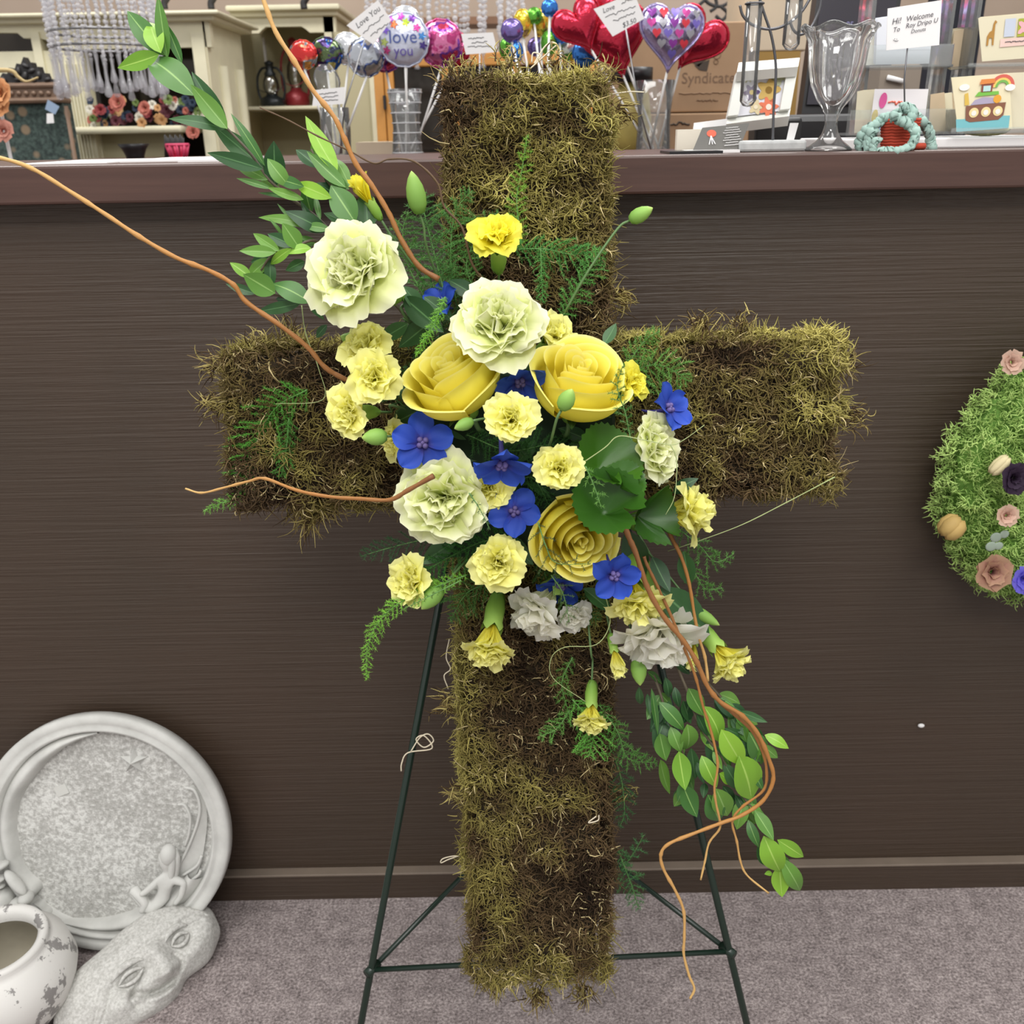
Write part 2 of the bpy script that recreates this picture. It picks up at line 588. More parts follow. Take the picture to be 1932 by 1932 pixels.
b, nr = moss_strands(150000)
z1 = zone(b, 34.0); z2 = zone(b + 3.3, 9.0)
rnd = RNG.normal(size=(len(b), 3))
tang = rnd - nr * np.sum(rnd * nr, axis=1)[:, None]
tang /= np.linalg.norm(tang, axis=1)[:, None]
lump = np.clip(0.5 + 1.2 * z1, 0, 1)
b2 = b - nr * 0.007 + nr * (lump * 0.015)[:, None]
dirn = tang * (0.75 + 0.35 * RNG.random(len(b)))[:, None] + nr * (0.28 + 0.35 * RNG.random(len(b)))[:, None]
ln = 0.008 + 0.010 * RNG.random(len(b)) ** 1.5 + 0.012 * (RNG.random(len(b)) < 0.05)
rd = (0.00050 + 0.00055 * RNG.random(len(b)))
V, Q = strands(b2, dirn, ln, rd, K=4, curl=0.62, droop=0.06)
# colours: brown inside the mat, olive and straw where the moss is fresh
up = b[:, 1] / CROSS_H
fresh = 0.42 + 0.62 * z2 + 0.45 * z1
fresh += 0.28 * (nr[:, 1] > 0.5)                                        # upper faces shifted towards olive and straw
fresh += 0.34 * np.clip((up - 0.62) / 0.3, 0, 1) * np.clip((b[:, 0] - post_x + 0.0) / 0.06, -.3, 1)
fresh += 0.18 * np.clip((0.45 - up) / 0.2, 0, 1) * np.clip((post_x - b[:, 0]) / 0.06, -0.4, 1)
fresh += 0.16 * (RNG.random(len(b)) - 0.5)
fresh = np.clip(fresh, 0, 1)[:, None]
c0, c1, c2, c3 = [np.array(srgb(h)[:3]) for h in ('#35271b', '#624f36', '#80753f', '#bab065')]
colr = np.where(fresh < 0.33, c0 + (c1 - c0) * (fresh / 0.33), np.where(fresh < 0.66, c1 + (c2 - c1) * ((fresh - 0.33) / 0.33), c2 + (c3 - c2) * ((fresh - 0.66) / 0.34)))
straw = (RNG.random(len(b)) < 0.045)[:, None]
colr = np.where(straw, np.array(srgb('#c9b888')[:3]), colr)
colr *= (0.75 + 0.5 * RNG.random((len(b), 1)))
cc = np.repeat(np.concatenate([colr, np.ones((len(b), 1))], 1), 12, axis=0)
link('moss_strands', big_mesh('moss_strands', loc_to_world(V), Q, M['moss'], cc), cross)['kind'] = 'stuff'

# loose hanging tufts along the lower edge of the arm and the post foot, tips standing off the silhouette
ends = []
def tuft(px, py, dx, dy, n, L, off=-0.03, spread=0.5):
    p0 = fx(px, py, off)
    for _ in range(n):
        ends.append((np.array(p0) + RNG.normal(size=3) * 0.006, np.array(EX) * dx + np.array(EY) * dy + RNG.normal(size=3) * spread, L * (0.6 + 0.6 * RNG.random())))
for a in [(590, 955, 0, -1, 90, .035), (560, 930, 0, -1, 60, .03), (620, 940, .1, -1, 60, .025), (500, 900, -.2, -1, 50, .02), (415, 690, -1, .2, 60, .022), (410, 760, -1, 0, 60, .022), (545, 640, 0, 1, 60, .02), (490, 660, -.3, 1, 50, .02), (1320, 630, 0, 1, 80, .022), (1400, 625, 0, 1, 60, .02), (1580, 690, 1, .4, 60, .022), (1600, 790, 1, 0, 60, .018), (1560, 900, 1, -.4, 50, .02), (930, 1850, 0, -1, 60, .02), (1010, 1870, 0, -1, 80, .02), (1100, 1865, 0, -1, 60, .02), (850, 150, -.5, 1, 40, .016), (1130, 150, .6, .6, 60, .02), (1165, 210, 1, 0, 50, .016), (850, 1330, -1, 0, 60, .018), (870, 1500, -1, 0, 50, .016), (1165, 1500, 1, 0, 40, .014), (1160, 560, 1, -.2, 60, .02), (870, 130, 0, 1, 40, .012), (960, 125, 0, 1, 60, .013), (1050, 125, 0, 1, 60, .013)]:
    tuft(*a)
eb = np.array([e[0] for e in ends]); ed = np.array([e[1] for e in ends]); el = np.array([e[2] for e in ends])
V, Q = strands(eb, ed, el, np.full(len(eb), 0.0008), K=5, curl=0.35, droop=0.1)
cols = np.array([srgb(h)[:3] for h in ('#4a3a26', '#7a6840', '#9a8c54', '#b5a668')])[RNG.integers(0, 4, len(eb))]
cc = np.repeat(np.concatenate([cols, np.ones((len(eb), 1))], 1), 15, axis=0)
link('moss_tufts', big_mesh('moss_tufts', V, Q, M['moss'], cc), cross)['kind'] = 'stuff'

M['twine'] = plain('pale_twine', '#d8cdb5', 0.8)
def wire(name, pts, off, r, mat, parent, n=6, sides=5):
    P = smooth_path([fx(x, y, o if o is not None else off) for x, y, o in [(q + (None,))[:3] for q in pts]], n)
    return MB().tube(P, r, sides).build(name, mat, parent)
wire('twine_loop', [(1000, 130), (1020, 112), (1042, 92), (1050, 84), (1040, 80), (1028, 88), (1015, 108), (1008, 120), (1020, 105), (1006, 100), (1003, 118)], -0.035, 0.0007, M['twine'], cross)
wire('twine_end', [(1140, 180), (1165, 176), (1190, 173), (1215, 174)], -0.04, 0.0006, M['twine'], cross)
wire('twine_end', [(848, 1205), (842, 1240), (850, 1262), (838, 1275), (846, 1300)], -0.05, 0.0007, M['twine'], cross)
wire('twine_end', [(775, 1418), (792, 1392), (808, 1385), (818, 1398), (800, 1410), (785, 1395), (800, 1388), (815, 1412), (770, 1420), (758, 1440), (757, 1455)], -0.06, 0.0008, M['twine'], cross)
wire('twine_end', [(880, 1622), (860, 1615), (836, 1620), (832, 1628), (845, 1622), (856, 1618), (870, 1612)], -0.06, 0.0007, M['twine'], cross)
wire('twine_end', [(1125, 1540), (1110, 1552), (1128, 1548), (1130, 1538)], 0.01, 0.0007, M['twine'], cross)

# ================================================================== THE EASEL
easel = thing('wire_easel', 'dark green metal tripod easel holding up the moss cross', 'easel', (0.03, 0.95, 0))
apex = fx(998, 228, -0.095)
JL = fx(700, 1830, -0.085); JR = fx(1376, 1795, -0.085)
zj = (JL.z + JR.z) / 2
JB = at_z(1008, 1513, zj)
def to_floor(a, b):
    d = b - a
    return a + d * ((0.002 - a.z) / d.z)
for J, nm in ((JL, 'leg'), (JR, 'leg'), (JB, 'leg')):
    MB().tube([apex, J, to_floor(apex, J)], 0.0042, 10).build(nm, M['green_wire'], easel)
MB().tube([JL, JR], 0.0031, 8).build('cross_bar', M['green_wire'], easel)
MB().tube([JL, JB], 0.0031, 8).build('brace', M['green_wire'], easel)
MB().tube([JR, JB], 0.0031, 8).build('brace', M['green_wire'], easel)
for J in (JL, JR, JB):
    s = (J - JB).normalized() if J is not JB else Vector((0, 1, 0))
    MB().tube([J - s * 0.012, J + s * 0.007], 0.0055, 10).build('clamp', M['green_wire'], easel)

# ================================================================== MOON PLATE leaning on the counter
def heightfield_disc(fn, Rr, rings, seg):
    v, f = [(0, 0, fn(0, 0))], []
    for i in range(1, rings + 1):
        r = Rr * i / rings
        for k in range(seg):
            a = 2 * math.pi * k / seg
            x, y = r * math.cos(a), r * math.sin(a)
            v.append((x, y, fn(x, y)))
    for k in range(seg):
        f.append((0, 1 + k, 1 + (k + 1) % seg))
    for i in range(rings - 1):
        for k in range(seg):
            k2 = (k + 1) % seg
            a, b_ = 1 + i * seg, 1 + (i + 1) * seg
            f.append((a + k, b_ + k, b_ + k2, a + k2))
    return v, f

pl_b = at_z(195, 1792, 0.006)
pl_t = at(200, 1348, PANEL_Y - 0.028)
pe_y = (pl_t - pl_b); PR = pe_y.length / 2
pe_y.normalize()
pe_x = Vector((1, 0, 0)); pe_x = (pe_x - pe_y * pe_x.dot(pe_y)).normalized()
pe_z = pe_x.cross(pe_y)
pc = pl_b + pe_y * PR
PMW = Matrix(((pe_x.x, pe_y.x, pe_z.x, pc.x), (pe_x.y, pe_y.y, pe_z.y, pc.y), (pe_x.z, pe_y.z, pe_z.z, pc.z), (0, 0, 0, 1)))
plate = thing('moon_plaque', 'round pale stone moon plaque with a seated fairy leaning on the counter', 'plaque', mw=PMW)
I4 = Matrix.Identity(4)
prof = [(0.0, -0.02), (PR * 0.93, -0.02), (PR, -0.012), (PR, 0.002), (PR * 0.985, 0.006), (PR * 0.93, 0.005), (PR * 0.90, 0.002), (PR * 0.885, 0.006), (PR * 0.865, 0.005), (PR * 0.845, -0.010), (PR * .83, -.013), (0.0, -0.013)]
link('rim', MB().lathe(prof[:-1], 96).mesh('rim', M['stone_smooth']), plate, I4)
link('dish_floor', MB().lathe(prof[-2:], 96).mesh('dish_floor', M['stone']), plate, I4)

def pq(px, py):
    """photo pixel -> plate plane coordinates"""
    q = PMW.inverted() @ on_plane(px, py, pc, pe_z)
    return np.array((q.x, q.y))
inner = [(184, 1386), (150, 1398), (118, 1414), (88, 1438), (65, 1464), (44, 1492), (31, 1517), (25, 1545), (24, 1575), (30, 1605), (32, 1622), (40, 1640), (54, 1658), (70, 1670), (74, 1682), (62, 1694), (46, 1702), (62, 1704), (78, 1706), (80, 1714), (90, 1720), (96, 1728), (88, 1738), (110, 1740), (140, 1741), (175, 1741), (205, 1737), (240, 1727), (275, 1712), (305, 1696), (330, 1676), (350, 1645)]
I2 = np.array([pq(*p) for p in inner])
# resample
d = np.concatenate([[0], np.cumsum(np.linalg.norm(np.diff(I2, axis=0), axis=1))])
s = np.linspace(0, d[-1], 110)
I2 = np.stack([np.interp(s, d, I2[:, 0]), np.interp(s, d, I2[:, 1])], 1)
ang = np.unwrap(np.arctan2(I2[:, 1], I2[:, 0]))
ang = np.interp(s, np.linspace(0, d[-1], 14), np.interp(np.linspace(0, d[-1], 14), s, ang))
O2 = np.stack([np.cos(ang), np.sin(ang)], 1) * PR * 0.865
m = MB(); K = 11; v, f = [], []
for i in range(len(s)):
    w = np.linalg.norm(O2[i] - I2[i])
    for k in range(K):
        u = k / (K - 1)
        p = O2[i] * (1 - u) + I2[i] * u
        h = (0.012 + 0.42 * w) * math.sin(math.pi * u ** 1.35) ** 0.6 - 0.0135
        h = min(h, 0.040)
        v.append((p[0], p[1], h))
for i in range(len(s) - 1):
    for k in range(K - 1):
        f.append((i * K + k, (i + 1) * K + k, (i + 1) * K + k + 1, i * K + k + 1))
moon = link('crescent_moon_face', m.add(v, f).mesh('crescent_moon_face', M['stone_smooth']), plate, I4)
def blob(name, px, py, rx, ry, h, z=0.0, parent=None, mat='stone_smooth', rot=0):
    parent = parent or moon
    q = pq(px, py); sc = mpp(pc)
    mm = MB().sphere((0, 0, 0), (rx * sc, ry * sc, h), 16, 10)
    o = link(name, mm.mesh(name, M[mat]), parent, Matrix.Translation((q[0], q[1], z)) @ Matrix.Rotation(R(rot), 4, 'Z'))
    return o
blob('eyelid', 9, 1643, 18, 7, 0.012, 0.024, rot=12); blob('eyelid', 8, 1657, 17, 5, 0.010, 0.022, rot=8); blob('eyeball', 9, 1650, 10, 8, 0.012, 0.022)
blob('brow', 8, 1622, 26, 8, 0.014, 0.022, rot=25); blob('nose_ridge', 44, 1650, 9, 30, 0.010, 0.022, rot=40); blob('nose_tip', 62, 1680, 13, 11, 0.014, 0.020); blob('nostril_wing', 44, 1690, 12, 10, 0.014, 0.020, rot=30)
blob('cheek', 10, 1690, 26, 28, 0.020, 0.014); blob('upper_lip', 74, 1712, 16, 6, 0.013, 0.018, rot=-48); blob('lower_lip', 86, 1726, 16, 7, 0.013, 0.016, rot=-40); blob('chin', 74, 1744, 26, 14, 0.016, 0.012, rot=-12)
# star
q = pq(246, 1442); sc = mpp(pc); m = MB()
v = [(q[0], q[1], 0.0)]
for k in range(10):
    rr = (27 if k % 2 == 0 else 11.5) * sc
    a = R(93 + 36 * k)
    v.append((q[0] + rr * math.cos(a), q[1] + rr * math.sin(a), -0.0125))
link('star_relief', m.add(v, [(0, 1 + k, 1 + (k + 1) % 10) for k in range(10)]).mesh('star_relief', M['stone_smooth'], smooth=False), plate, I4)
q = pq(108, 1498)
link('price_sticker', MB().box((-0.009, -0.0075, 0), (0.009, 0.0075, 0.0006)).mesh('price_sticker', plain('sticker_grey', '#cfcfca', 0.5), False), plate, Matrix.Translation((q[0], q[1], -0.0125)) @ Matrix.Rotation(R(25), 4, 'Z'))

# seated fairy: one skinned body, hair and wings as its own pieces
def skin_body(name, nodes, edges, mat, parent, mw, sub=2):
    me = bpy.data.meshes.new(name)
    me.from_pydata([nd[0] for nd in nodes], edges, [])
    o = link(name, me, parent, mw)
    o.modifiers.new('skin', 'SKIN')
    if not me.skin_vertices: me.skin_vertices.new(name='skin')
    for sv, nd in zip(me.skin_vertices[0].data, nodes):
        sv.radius = (nd[1], nd[1]); sv.use_root = False
    me.skin_vertices[0].data[0].use_root = True
    ss = o.modifiers.new('sub', 'SUBSURF'); ss.levels = ss.render_levels = sub
    o.modifiers['skin'].use_smooth_shade = True
    me.materials.append(mat)
    return o
def fp(px, py, z): q = pq(px, py); return (q[0], q[1], z)
fairy_nodes = [(fp(308, 1702, .010), .0125), (fp(314, 1678, .012), .0095), (fp(322, 1652, .012), .0115), (fp(322, 1634, .014), .0048), (fp(320, 1612, .016), .0115), (fp(318, 1594, .015), .0098),
               (fp(286, 1700, .016), .0105), (fp(260, 1662, .019), .0080), (fp(286, 1690, .022), .0066), (fp(276, 1706, .022), .005),
               (fp(334, 1650, .013), .0068), (fp(353, 1658, .012), .0054), (fp(347, 1682, .012), .0046), (fp(334, 1698, .012), .004),
               (fp(306, 1650, .019), .0058), (fp(290, 1664, .022), .0046), (fp(276, 1672, .025), .0036)]
fairy_o = skin_body('fairy_body', fairy_nodes, [(0, 1), (1, 2), (2, 3), (3, 4), (4, 5), (0, 6), (6, 7), (7, 8), (8, 9), (2, 10), (10, 11), (11, 12), (12, 13), (2, 14), (14, 15), (15, 16)], M['stone_smooth'], plate, I4)
hair = MB(); sc = mpp(pc)
q = fp(325, 1602, .016); hair.sphere(q, (15 * sc, 21 * sc, .0125), 16, 10)
for x0, z_ in ((332, .016), (338, .010)):
    P = smooth_path([fp(x0 - 6, 1595, z_), fp(x0, 1612, z_ + .002), fp(x0 - 2, 1640, z_), fp(x0 - 10, 1668, z_ - .001)], 5)
    hair.tube(P, np.interp(np.linspace(0, 1, len(P)), [0, .3, .7, 1], [.005, .006, .0045, .0015]), 8)
link('fairy_hair', hair.mesh('fairy_hair', M['stone_smooth']), fairy_o, I4)
w_out = [(334, 1645), (354, 1602), (372, 1555), (379, 1520), (369, 1491), (354, 1485)]
w_in = [(345, 1690), (374, 1640), (386, 1580), (388, 1540), (382, 1505), (362, 1484)]
wo, wi = [smooth_path([fp(x, y, z_) for x, y in L_], 5) for L_, z_ in ((w_out, .002), (w_in, -.006))]
wv = [tuple(p) for p in wo] + [tuple(p) for p in wi]; nw_ = len(wo)
wing_p = link('fairy_wing', MB().add(wv, [(i, i + 1, nw_ + i + 1, nw_ + i) for i in range(nw_ - 1)]).mesh('fairy_wing', M['stone_smooth']), plate, I4)
for pts in ([(334, 1640), (356, 1598), (374, 1550), (378, 1518), (368, 1490), (350, 1484)], [(350, 1595), (358, 1570), (360, 1540), (350, 1518), (337, 1516)], [(345, 1650), (372, 1632), (382, 1612)], [(350, 1668), (374, 1650), (380, 1640)]):
    link('wing_rib', MB().tube(smooth_path([fp(x, y, .003) for x, y in pts], 6), .0022, 6).mesh('wing_rib', M['stone_smooth']), wing_p, I4)

# ================================================================== STONE FACE on the carpet
def gauss(x, y, cx, cy, sx, sy, rot=0.0):
    c, s_ = math.cos(rot), math.sin(rot)
    dx, dy = x - cx, y - cy
    u, w = c * dx + s_ * dy, -s_ * dx + c * dy
    return math.exp(-(u / sx) ** 2 - (w / sy) ** 2)
face_c = at(266, 1834, 0.985)
fz = (CAM - face_c).normalized() + Vector((0.10, -0.05, 0.10))
FM = frame(face_c, fz, (_R * 0.80 + _U * 0.60))
sc = mpp(face_c)
LA, SB, HC = 160 * sc, 88 * sc, 66 * sc
def pl_dist(x, y, pts):
    best = 9
    for (ax_, ay_), (bx_, by_) in zip(pts[:-1], pts[1:]):
        dx, dy = bx_ - ax_, by_ - ay_
        t = max(0, min(1, ((x - ax_) * dx + (y - ay_) * dy) / (dx * dx + dy * dy)))
        best = min(best, math.hypot(x - ax_ - t * dx, (y - ay_ - t * dy) * .6))
    return best
GROOVES = [([(-.19, -.24), (-.08, -.46), (.06, -.55), (.23, -.57)], .045, .34), ([(.02, .0), (-.10, -.12), (-.24, -.30), (-.22, -.48)], .028, .14), ([(.36, -.12), (.40, -.30), (.36, -.46)], .03, .20),
           ([(-.62, -.35), (-.48, -.15), (-.36, .10)], .02, .10), ([(-.70, -.30), (-.56, -.05)], .02, .09), ([(.02, .40), (.20, .42), (.36, .36)], .018, .08), ([(.62, .36), (.78, .30), (.88, .15)], .02, .10), ([(.66, .20), (.80, .12)], .018, .08)]
RIDGES = [([(.20, .22), (.21, -.02), (.195, -.30)], .095, .22), ([(-.16, -.36), (-.03, -.62), (.16, -.68)], .04, .14), ([(-.30, .10), (-.14, .19), (.02, .12)], .030, .14), ([(-.28, .02), (-.14, -.06), (.0, .0)], .022, .12), ([(.38, .14), (.50, .20), (.62, .12)], .028, .14), ([(.40, .02), (.50, -.06), (.60, .0)], .022, .12)]
def face_d(x, y, z):
    d = 0.0
    if z > -0.1:
        d -= 0.34 * gauss(x, y, -0.13, 0.05, 0.20, 0.19) + 0.36 * gauss(x, y, 0.50, 0.05, 0.16, 0.22)
        d += 0.20 * gauss(x, y, 0.195, -0.32, 0.10, 0.12) + 0.12 * gauss(x, y, 0.08, -0.27, .06, .07)
        d += 0.18 * gauss(x, y, 0.64, -0.30, 0.17, 0.22) + 0.16 * gauss(x, y, -0.36, -0.30, 0.18, 0.2) + .10 * gauss(x, y, -.14, -.72, .2, .14)
        for pts, w_, am in GROOVES: d -= am * math.exp(-(pl_dist(x, y, pts) / w_) ** 2)
        for pts, w_, am in RIDGES[:2]: d += am * math.exp(-(pl_dist(x, y, pts) / w_) ** 2)
        d *= min(1, (z + .1) / .4)
    return d
v, f = [], []
NU, NV = 150, 110
for i in range(NV + 1):
    th = math.pi * i / NV
    for k in range(NU):
        a = 2 * math.pi * k / NU
        x, y, z = math.sin(th) * math.cos(a), math.sin(th) * math.sin(a), math.cos(th)
        lump = 1 + 0.06 * noise.noise(Vector((x * 2.2, y * 2.2, z * 2.2 + 4)))
        bay = 1 - 0.20 * gauss(x, y, 0.45, -0.92, 0.22, 0.3) - 0.10 * gauss(x, y, -0.2, 0.95, 0.3, 0.3)
        d = face_d(x, y, z)
        v.append((x * LA * lump * bay, y * SB * lump * bay, z * HC * lump + d * HC * 1.0))
for i in range(NV):
    for k in range(NU):
        k2 = (k + 1) % NU
        f.append((i * NU + k, (i + 1) * NU + k, (i + 1) * NU + k2, i * NU + k2))
n = NT('mottled_stone'); n.link(n.ramp(n.noise(n.coords(), 260, 3), [(.35, srgb('#b5b4af')), (.65, srgb('#d5d4d0'))]), n.b.inputs['Base Color']); n.set(Roughness=.85); n.bump(n.noise(n.coords(), 320, 3), .25, .002)
fo = link('stone_face', MB().add(v, f).mesh('stone_face', n.m), None, FM)
def fsurf(x, y, dz=0.0):
    z = math.sqrt(max(0, 1 - x * x - y * y))
    return Vector((x * LA, y * SB, z * HC * 1.01 + face_d(x, y, z) * HC + dz))
for ex, ey, ew, eh in ((-.13, .05, .15, .13), (.50, .05, .115, .14)):
    c_ = fsurf(ex, ey)
    link('eyeball', MB().sphere(tuple(c_), (ew * LA * .62, eh * SB * .62, HC * .13), 14, 8).mesh('eyeball', n.m), fo, I4)
    for sg in (1, -1):
        P = [fsurf(ex + ew * t, ey + sg * eh * (1 - t * t) * .8, .004 + .004 * (1 - t * t)) for t in np.linspace(-1, 1, 13)]
        link('eyelid', MB().tube(P, [.0008 + .0022 * (1 - t * t) for t in np.linspace(-1, 1, 13)], 6).mesh('eyelid', n.m), fo, I4)
    P = [fsurf(ex + ew * 1.3 * t, ey + eh * (2.0 - .9 * t * t), -.001) for t in np.linspace(-1, 1, 11)]
    link('brow', MB().tube(P, [.001 + .0042 * (1 - t * t) for t in np.linspace(-1, 1, 11)], 8).mesh('brow', n.m), fo, I4)
tag(fo, 'lumpy pale stone smiling face ornament lying on the carpet before the moon plaque', 'ornament')

# ================================================================== WHITE POT
rim_c = at_z(-12, 1776, 0.135)
sc = mpp(rim_c); r0 = 93 * sc
pot = thing('garden_pot', 'chipped white glazed round pot beside the stone face', 'pot', (rim_c.x, rim_c.y, 0))
prof = [(0.0, 0.002), (r0 * .75, 0.002), (r0 * .95, 0.012), (r0 * 1.30, 0.045), (r0 * 1.42, 0.075), (r0 * 1.32, 0.105), (r0 * 1.08, 0.122), (r0 * 1.0, 0.127), (r0 * 1.02, 0.132), (r0 * 0.98, 0.137), (r0 * 0.88, 0.136), (r0 * 0.80, 0.130), (r0 * 0.80, 0.118)]
link('pot_body', MB().lathe(prof, 56).mesh('pot_body', M['glaze']), pot, I4)
link('pot_lining', MB().lathe([(r0 * .80, 0.122), (r0 * .95, 0.10), (r0 * 1.1, 0.06), (r0 * .7, 0.03), (0, 0.03)], 40).mesh('pot_lining', M['pot_inside']), pot, I4)

# ================================================================== GREEN MOSS WREATH on the counter front
wc = at(2040, 905, PANEL_Y - 0.05)
sc = mpp(wc)
wreath = thing('moss_wreath', 'lime green moss wreath with dried flowers hanging on the counter front', 'wreath', tuple(wc))
WR, Wr = 190 * sc, 86 * sc
NW = 36000
a = RNG.random(NW) * 2 * math.pi; t = RNG.random(NW) * 2 * math.pi
cl = np.array([noise.noise(Vector((math.cos(x) * 11, math.sin(x) * 11, y * 2.6))) for x, y in zip(a, t)])
rr = Wr * (0.80 + 0.42 * cl)
cx, cz = np.cos(a), np.sin(a)
pos = np.stack([(WR + rr * np.cos(t)) * cx, -rr * np.sin(t) * 0.62, (WR + rr * np.cos(t)) * cz], 1)
nn = np.stack([np.cos(t) * cx, -np.sin(t), np.cos(t) * cz], 1)
dirn = nn * 0.7 + RNG.normal(size=(NW, 3)) * 0.75
V, Q = strands(pos, dirn, 0.006 + 0.008 * RNG.random(NW), 0.0006 + 0.0005 * RNG.random(NW), K=4, curl=0.9)
g = np.clip(0.5 + 0.9 * cl + 0.25 * (RNG.random(NW) - .5), 0, 1)[:, None]
ca, cb = np.array(srgb('#7ca64a')[:3]), np.array(srgb('#c6e388')[:3])
colr = ca + (cb - ca) * g
cc = np.repeat(np.concatenate([colr, np.ones((NW, 1))], 1), 12, axis=0)
link('moss_clumps', big_mesh('moss_clumps', V, Q, M['moss'], cc), wreath, I4)['kind'] = 'stuff'
v, f = [], []
for i in range(64):
    for k in range(16):
        aa, tt = 2 * math.pi * i / 64, 2 * math.pi * k / 16
        q_ = Wr * (0.62 + 0.40 * noise.noise(Vector((math.cos(aa) * 11, math.sin(aa) * 11, tt * 2.6))))
        v.append(((WR + q_ * math.cos(tt)) * math.cos(aa), -q_ * math.sin(tt) * 0.6, (WR + q_ * math.cos(tt)) * math.sin(aa)))
        f.append((i * 16 + k, i * 16 + (k + 1) % 16, ((i + 1) % 64) * 16 + (k + 1) % 16, ((i + 1) % 64) * 16 + k))
link('wreath_ring', MB().add(v, f).mesh('wreath_ring', plain('moss_green', '#6b9440', 0.9, var=0.3)), wreath, I4)

def crumple(name, c, r, n, mat, parent, seed, flat=0.8, petal_w=1.0):
    """small dried bloom: ring layers of crumpled petals in one mesh, facing the camera"""
    rg = random.Random(seed); mb = MB()
    for L in range(3):
        for k in range(n):
            an = 2 * math.pi * (k + 0.5 * L) / n + rg.uniform(-.2, .2)
            tilt = (1.25, 0.8, 0.35)[L] * flat
            ln, wd = r * (1, .85, .6)[L], r * .55 * petal_w * (1, .8, .6)[L]
            vv, ff = [], []
            for i in range(5):
                for j in range(4):
                    tt, ss = i / 4, j / 3 * 2 - 1
                    th = tilt * tt
                    rad = ln * math.sin(th) * tt * 1.05 + .12 * r
                    hh = ln * math.cos(th) * tt
                    w2 = wd * (0.35 + tt * 1.1 - tt ** 3 * .7)
                    x_ = rad + rg.uniform(-.06, .06) * r * tt
                    y_ = ss * w2
                    vv.append((x_ * math.cos(an) - y_ * math.sin(an), x_ * math.sin(an) + y_ * math.cos(an), hh * .8 + rg.uniform(-.08, .08) * r * tt))
            for i in range(4):
                for j in range(3):
                    ff.append((i * 4 + j, i * 4 + j + 1, (i + 1) * 4 + j + 1, (i + 1) * 4 + j))
            mb.add(vv, ff, [q_ // 4 / 4 for q_ in range(20)])
    p = c - Vector((0, 0, 0))
    mw = Matrix.Translation(-pm(parent).translation) @ frame(p, Vector((rg.uniform(-.3, .3), -1, .25)))
    return link(name, mb.mesh(name, mat), parent, mw)
WY = PANEL_Y - 0.095
M['dry_pink'] = petal_mat('dried_pink', [(0, '#c99a86'), (1, '#ecc8b4')]); M['dry_rose'] = petal_mat('dried_rose', [(0, '#6a2f40'), (.6, '#b98678'), (1, '#c9a184')])
M['dry_dark'] = petal_mat('dried_black_plum', [(0, '#1c1420'), (1, '#3b2c40')]); M['statice'] = petal_mat('blue_statice', [(0, '#5a4ac0'), (1, '#7a70e0')])
M['dry_tan'] = plain('dried_tan', '#b89a5c', 0.7, var=0.2); M['dry_cream'] = plain('dried_cream', '#d9cba0', 0.7, var=0.1); M['euc'] = plain('grey_green_leaf', '#96a596', 0.6)
tag(crumple('dried_pink_bloom', at(1906, 684, WY + .01), 21 * sc, 6, M['dry_pink'], wreath, 1), 'crumpled pale pink dried flower')
tag(crumple('dried_pink_bloom', at(1897, 972, WY - .01), 20 * sc, 6, M['dry_pink'], wreath, 2), 'crumpled pale pink dried flower')
tag(crumple('dried_plum_bloom', at(1908, 902, WY - .012), 28 * sc, 8, M['dry_dark'], wreath, 3), 'nearly black dried flower')
tag(crumple('dried_rose', at(1868, 1078, WY), 34 * sc, 6, M['dry_rose'], wreath, 4, .75, 1.3), 'dusty pink dried rose')
tag(crumple('statice_bloom', at(1926, 1092, WY), 26 * sc, 7, M['statice'], wreath, 5), 'violet blue statice')
def dry_bud(name, px, py, rx, ry, rot, mat):
    p = at(px, py, WY); mb = MB()
    for k in range(5):
        a_ = 2 * math.pi * k / 5
        mb.sphere((math.cos(a_) * rx * sc * .35, 0, math.sin(a_) * rx * sc * .35), (rx * sc * .62, ry * sc, rx * sc * .62), 8, 6)
    mw = Matrix.Translation(p - pm(wreath).translation) @ Matrix.Rotation(R(rot), 4, 'Y') @ Matrix.Rotation(R(90), 4, 'X') @ Matrix.Rotation(R(90), 4, 'X')
    return link(name, mb.mesh(name, mat), wreath, Matrix.Translation(p - pm(wreath).translation) @ Matrix.Rotation(R(rot), 4, 'Y') @ Matrix.Rotation(R(90), 4, 'X'))
dry_bud('dried_tan_bud', 1796, 995, 26, 24, 40, M['dry_tan']); dry_bud('dried_cream_bud', 1886, 878, 14, 22, 40, M['dry_cream'])
for px, py, r_ in ((1879, 1014, 11), (1870, 1031, 11), (1884, 1030, 9), (1895, 1008, 9)):
    p = at(px, py, WY - .005)
    link('grey_leaf', MB().sphere((0, 0, 0), (r_ * sc, 0.001, r_ * sc * .9), 10, 6).mesh('grey_leaf', M['euc']), wreath, Matrix.Translation(p - pm(wreath).translation))
# paint fleck left on the panel
p = at(1738, 1369, PANEL_Y - 0.004)
tag(MB().sphere(tuple(p), (0.005, 0.003, 0.0032), 10, 6).build('panel_fleck', M['white']), 'tiny white paint fleck stuck low on the counter panel', 'fleck')
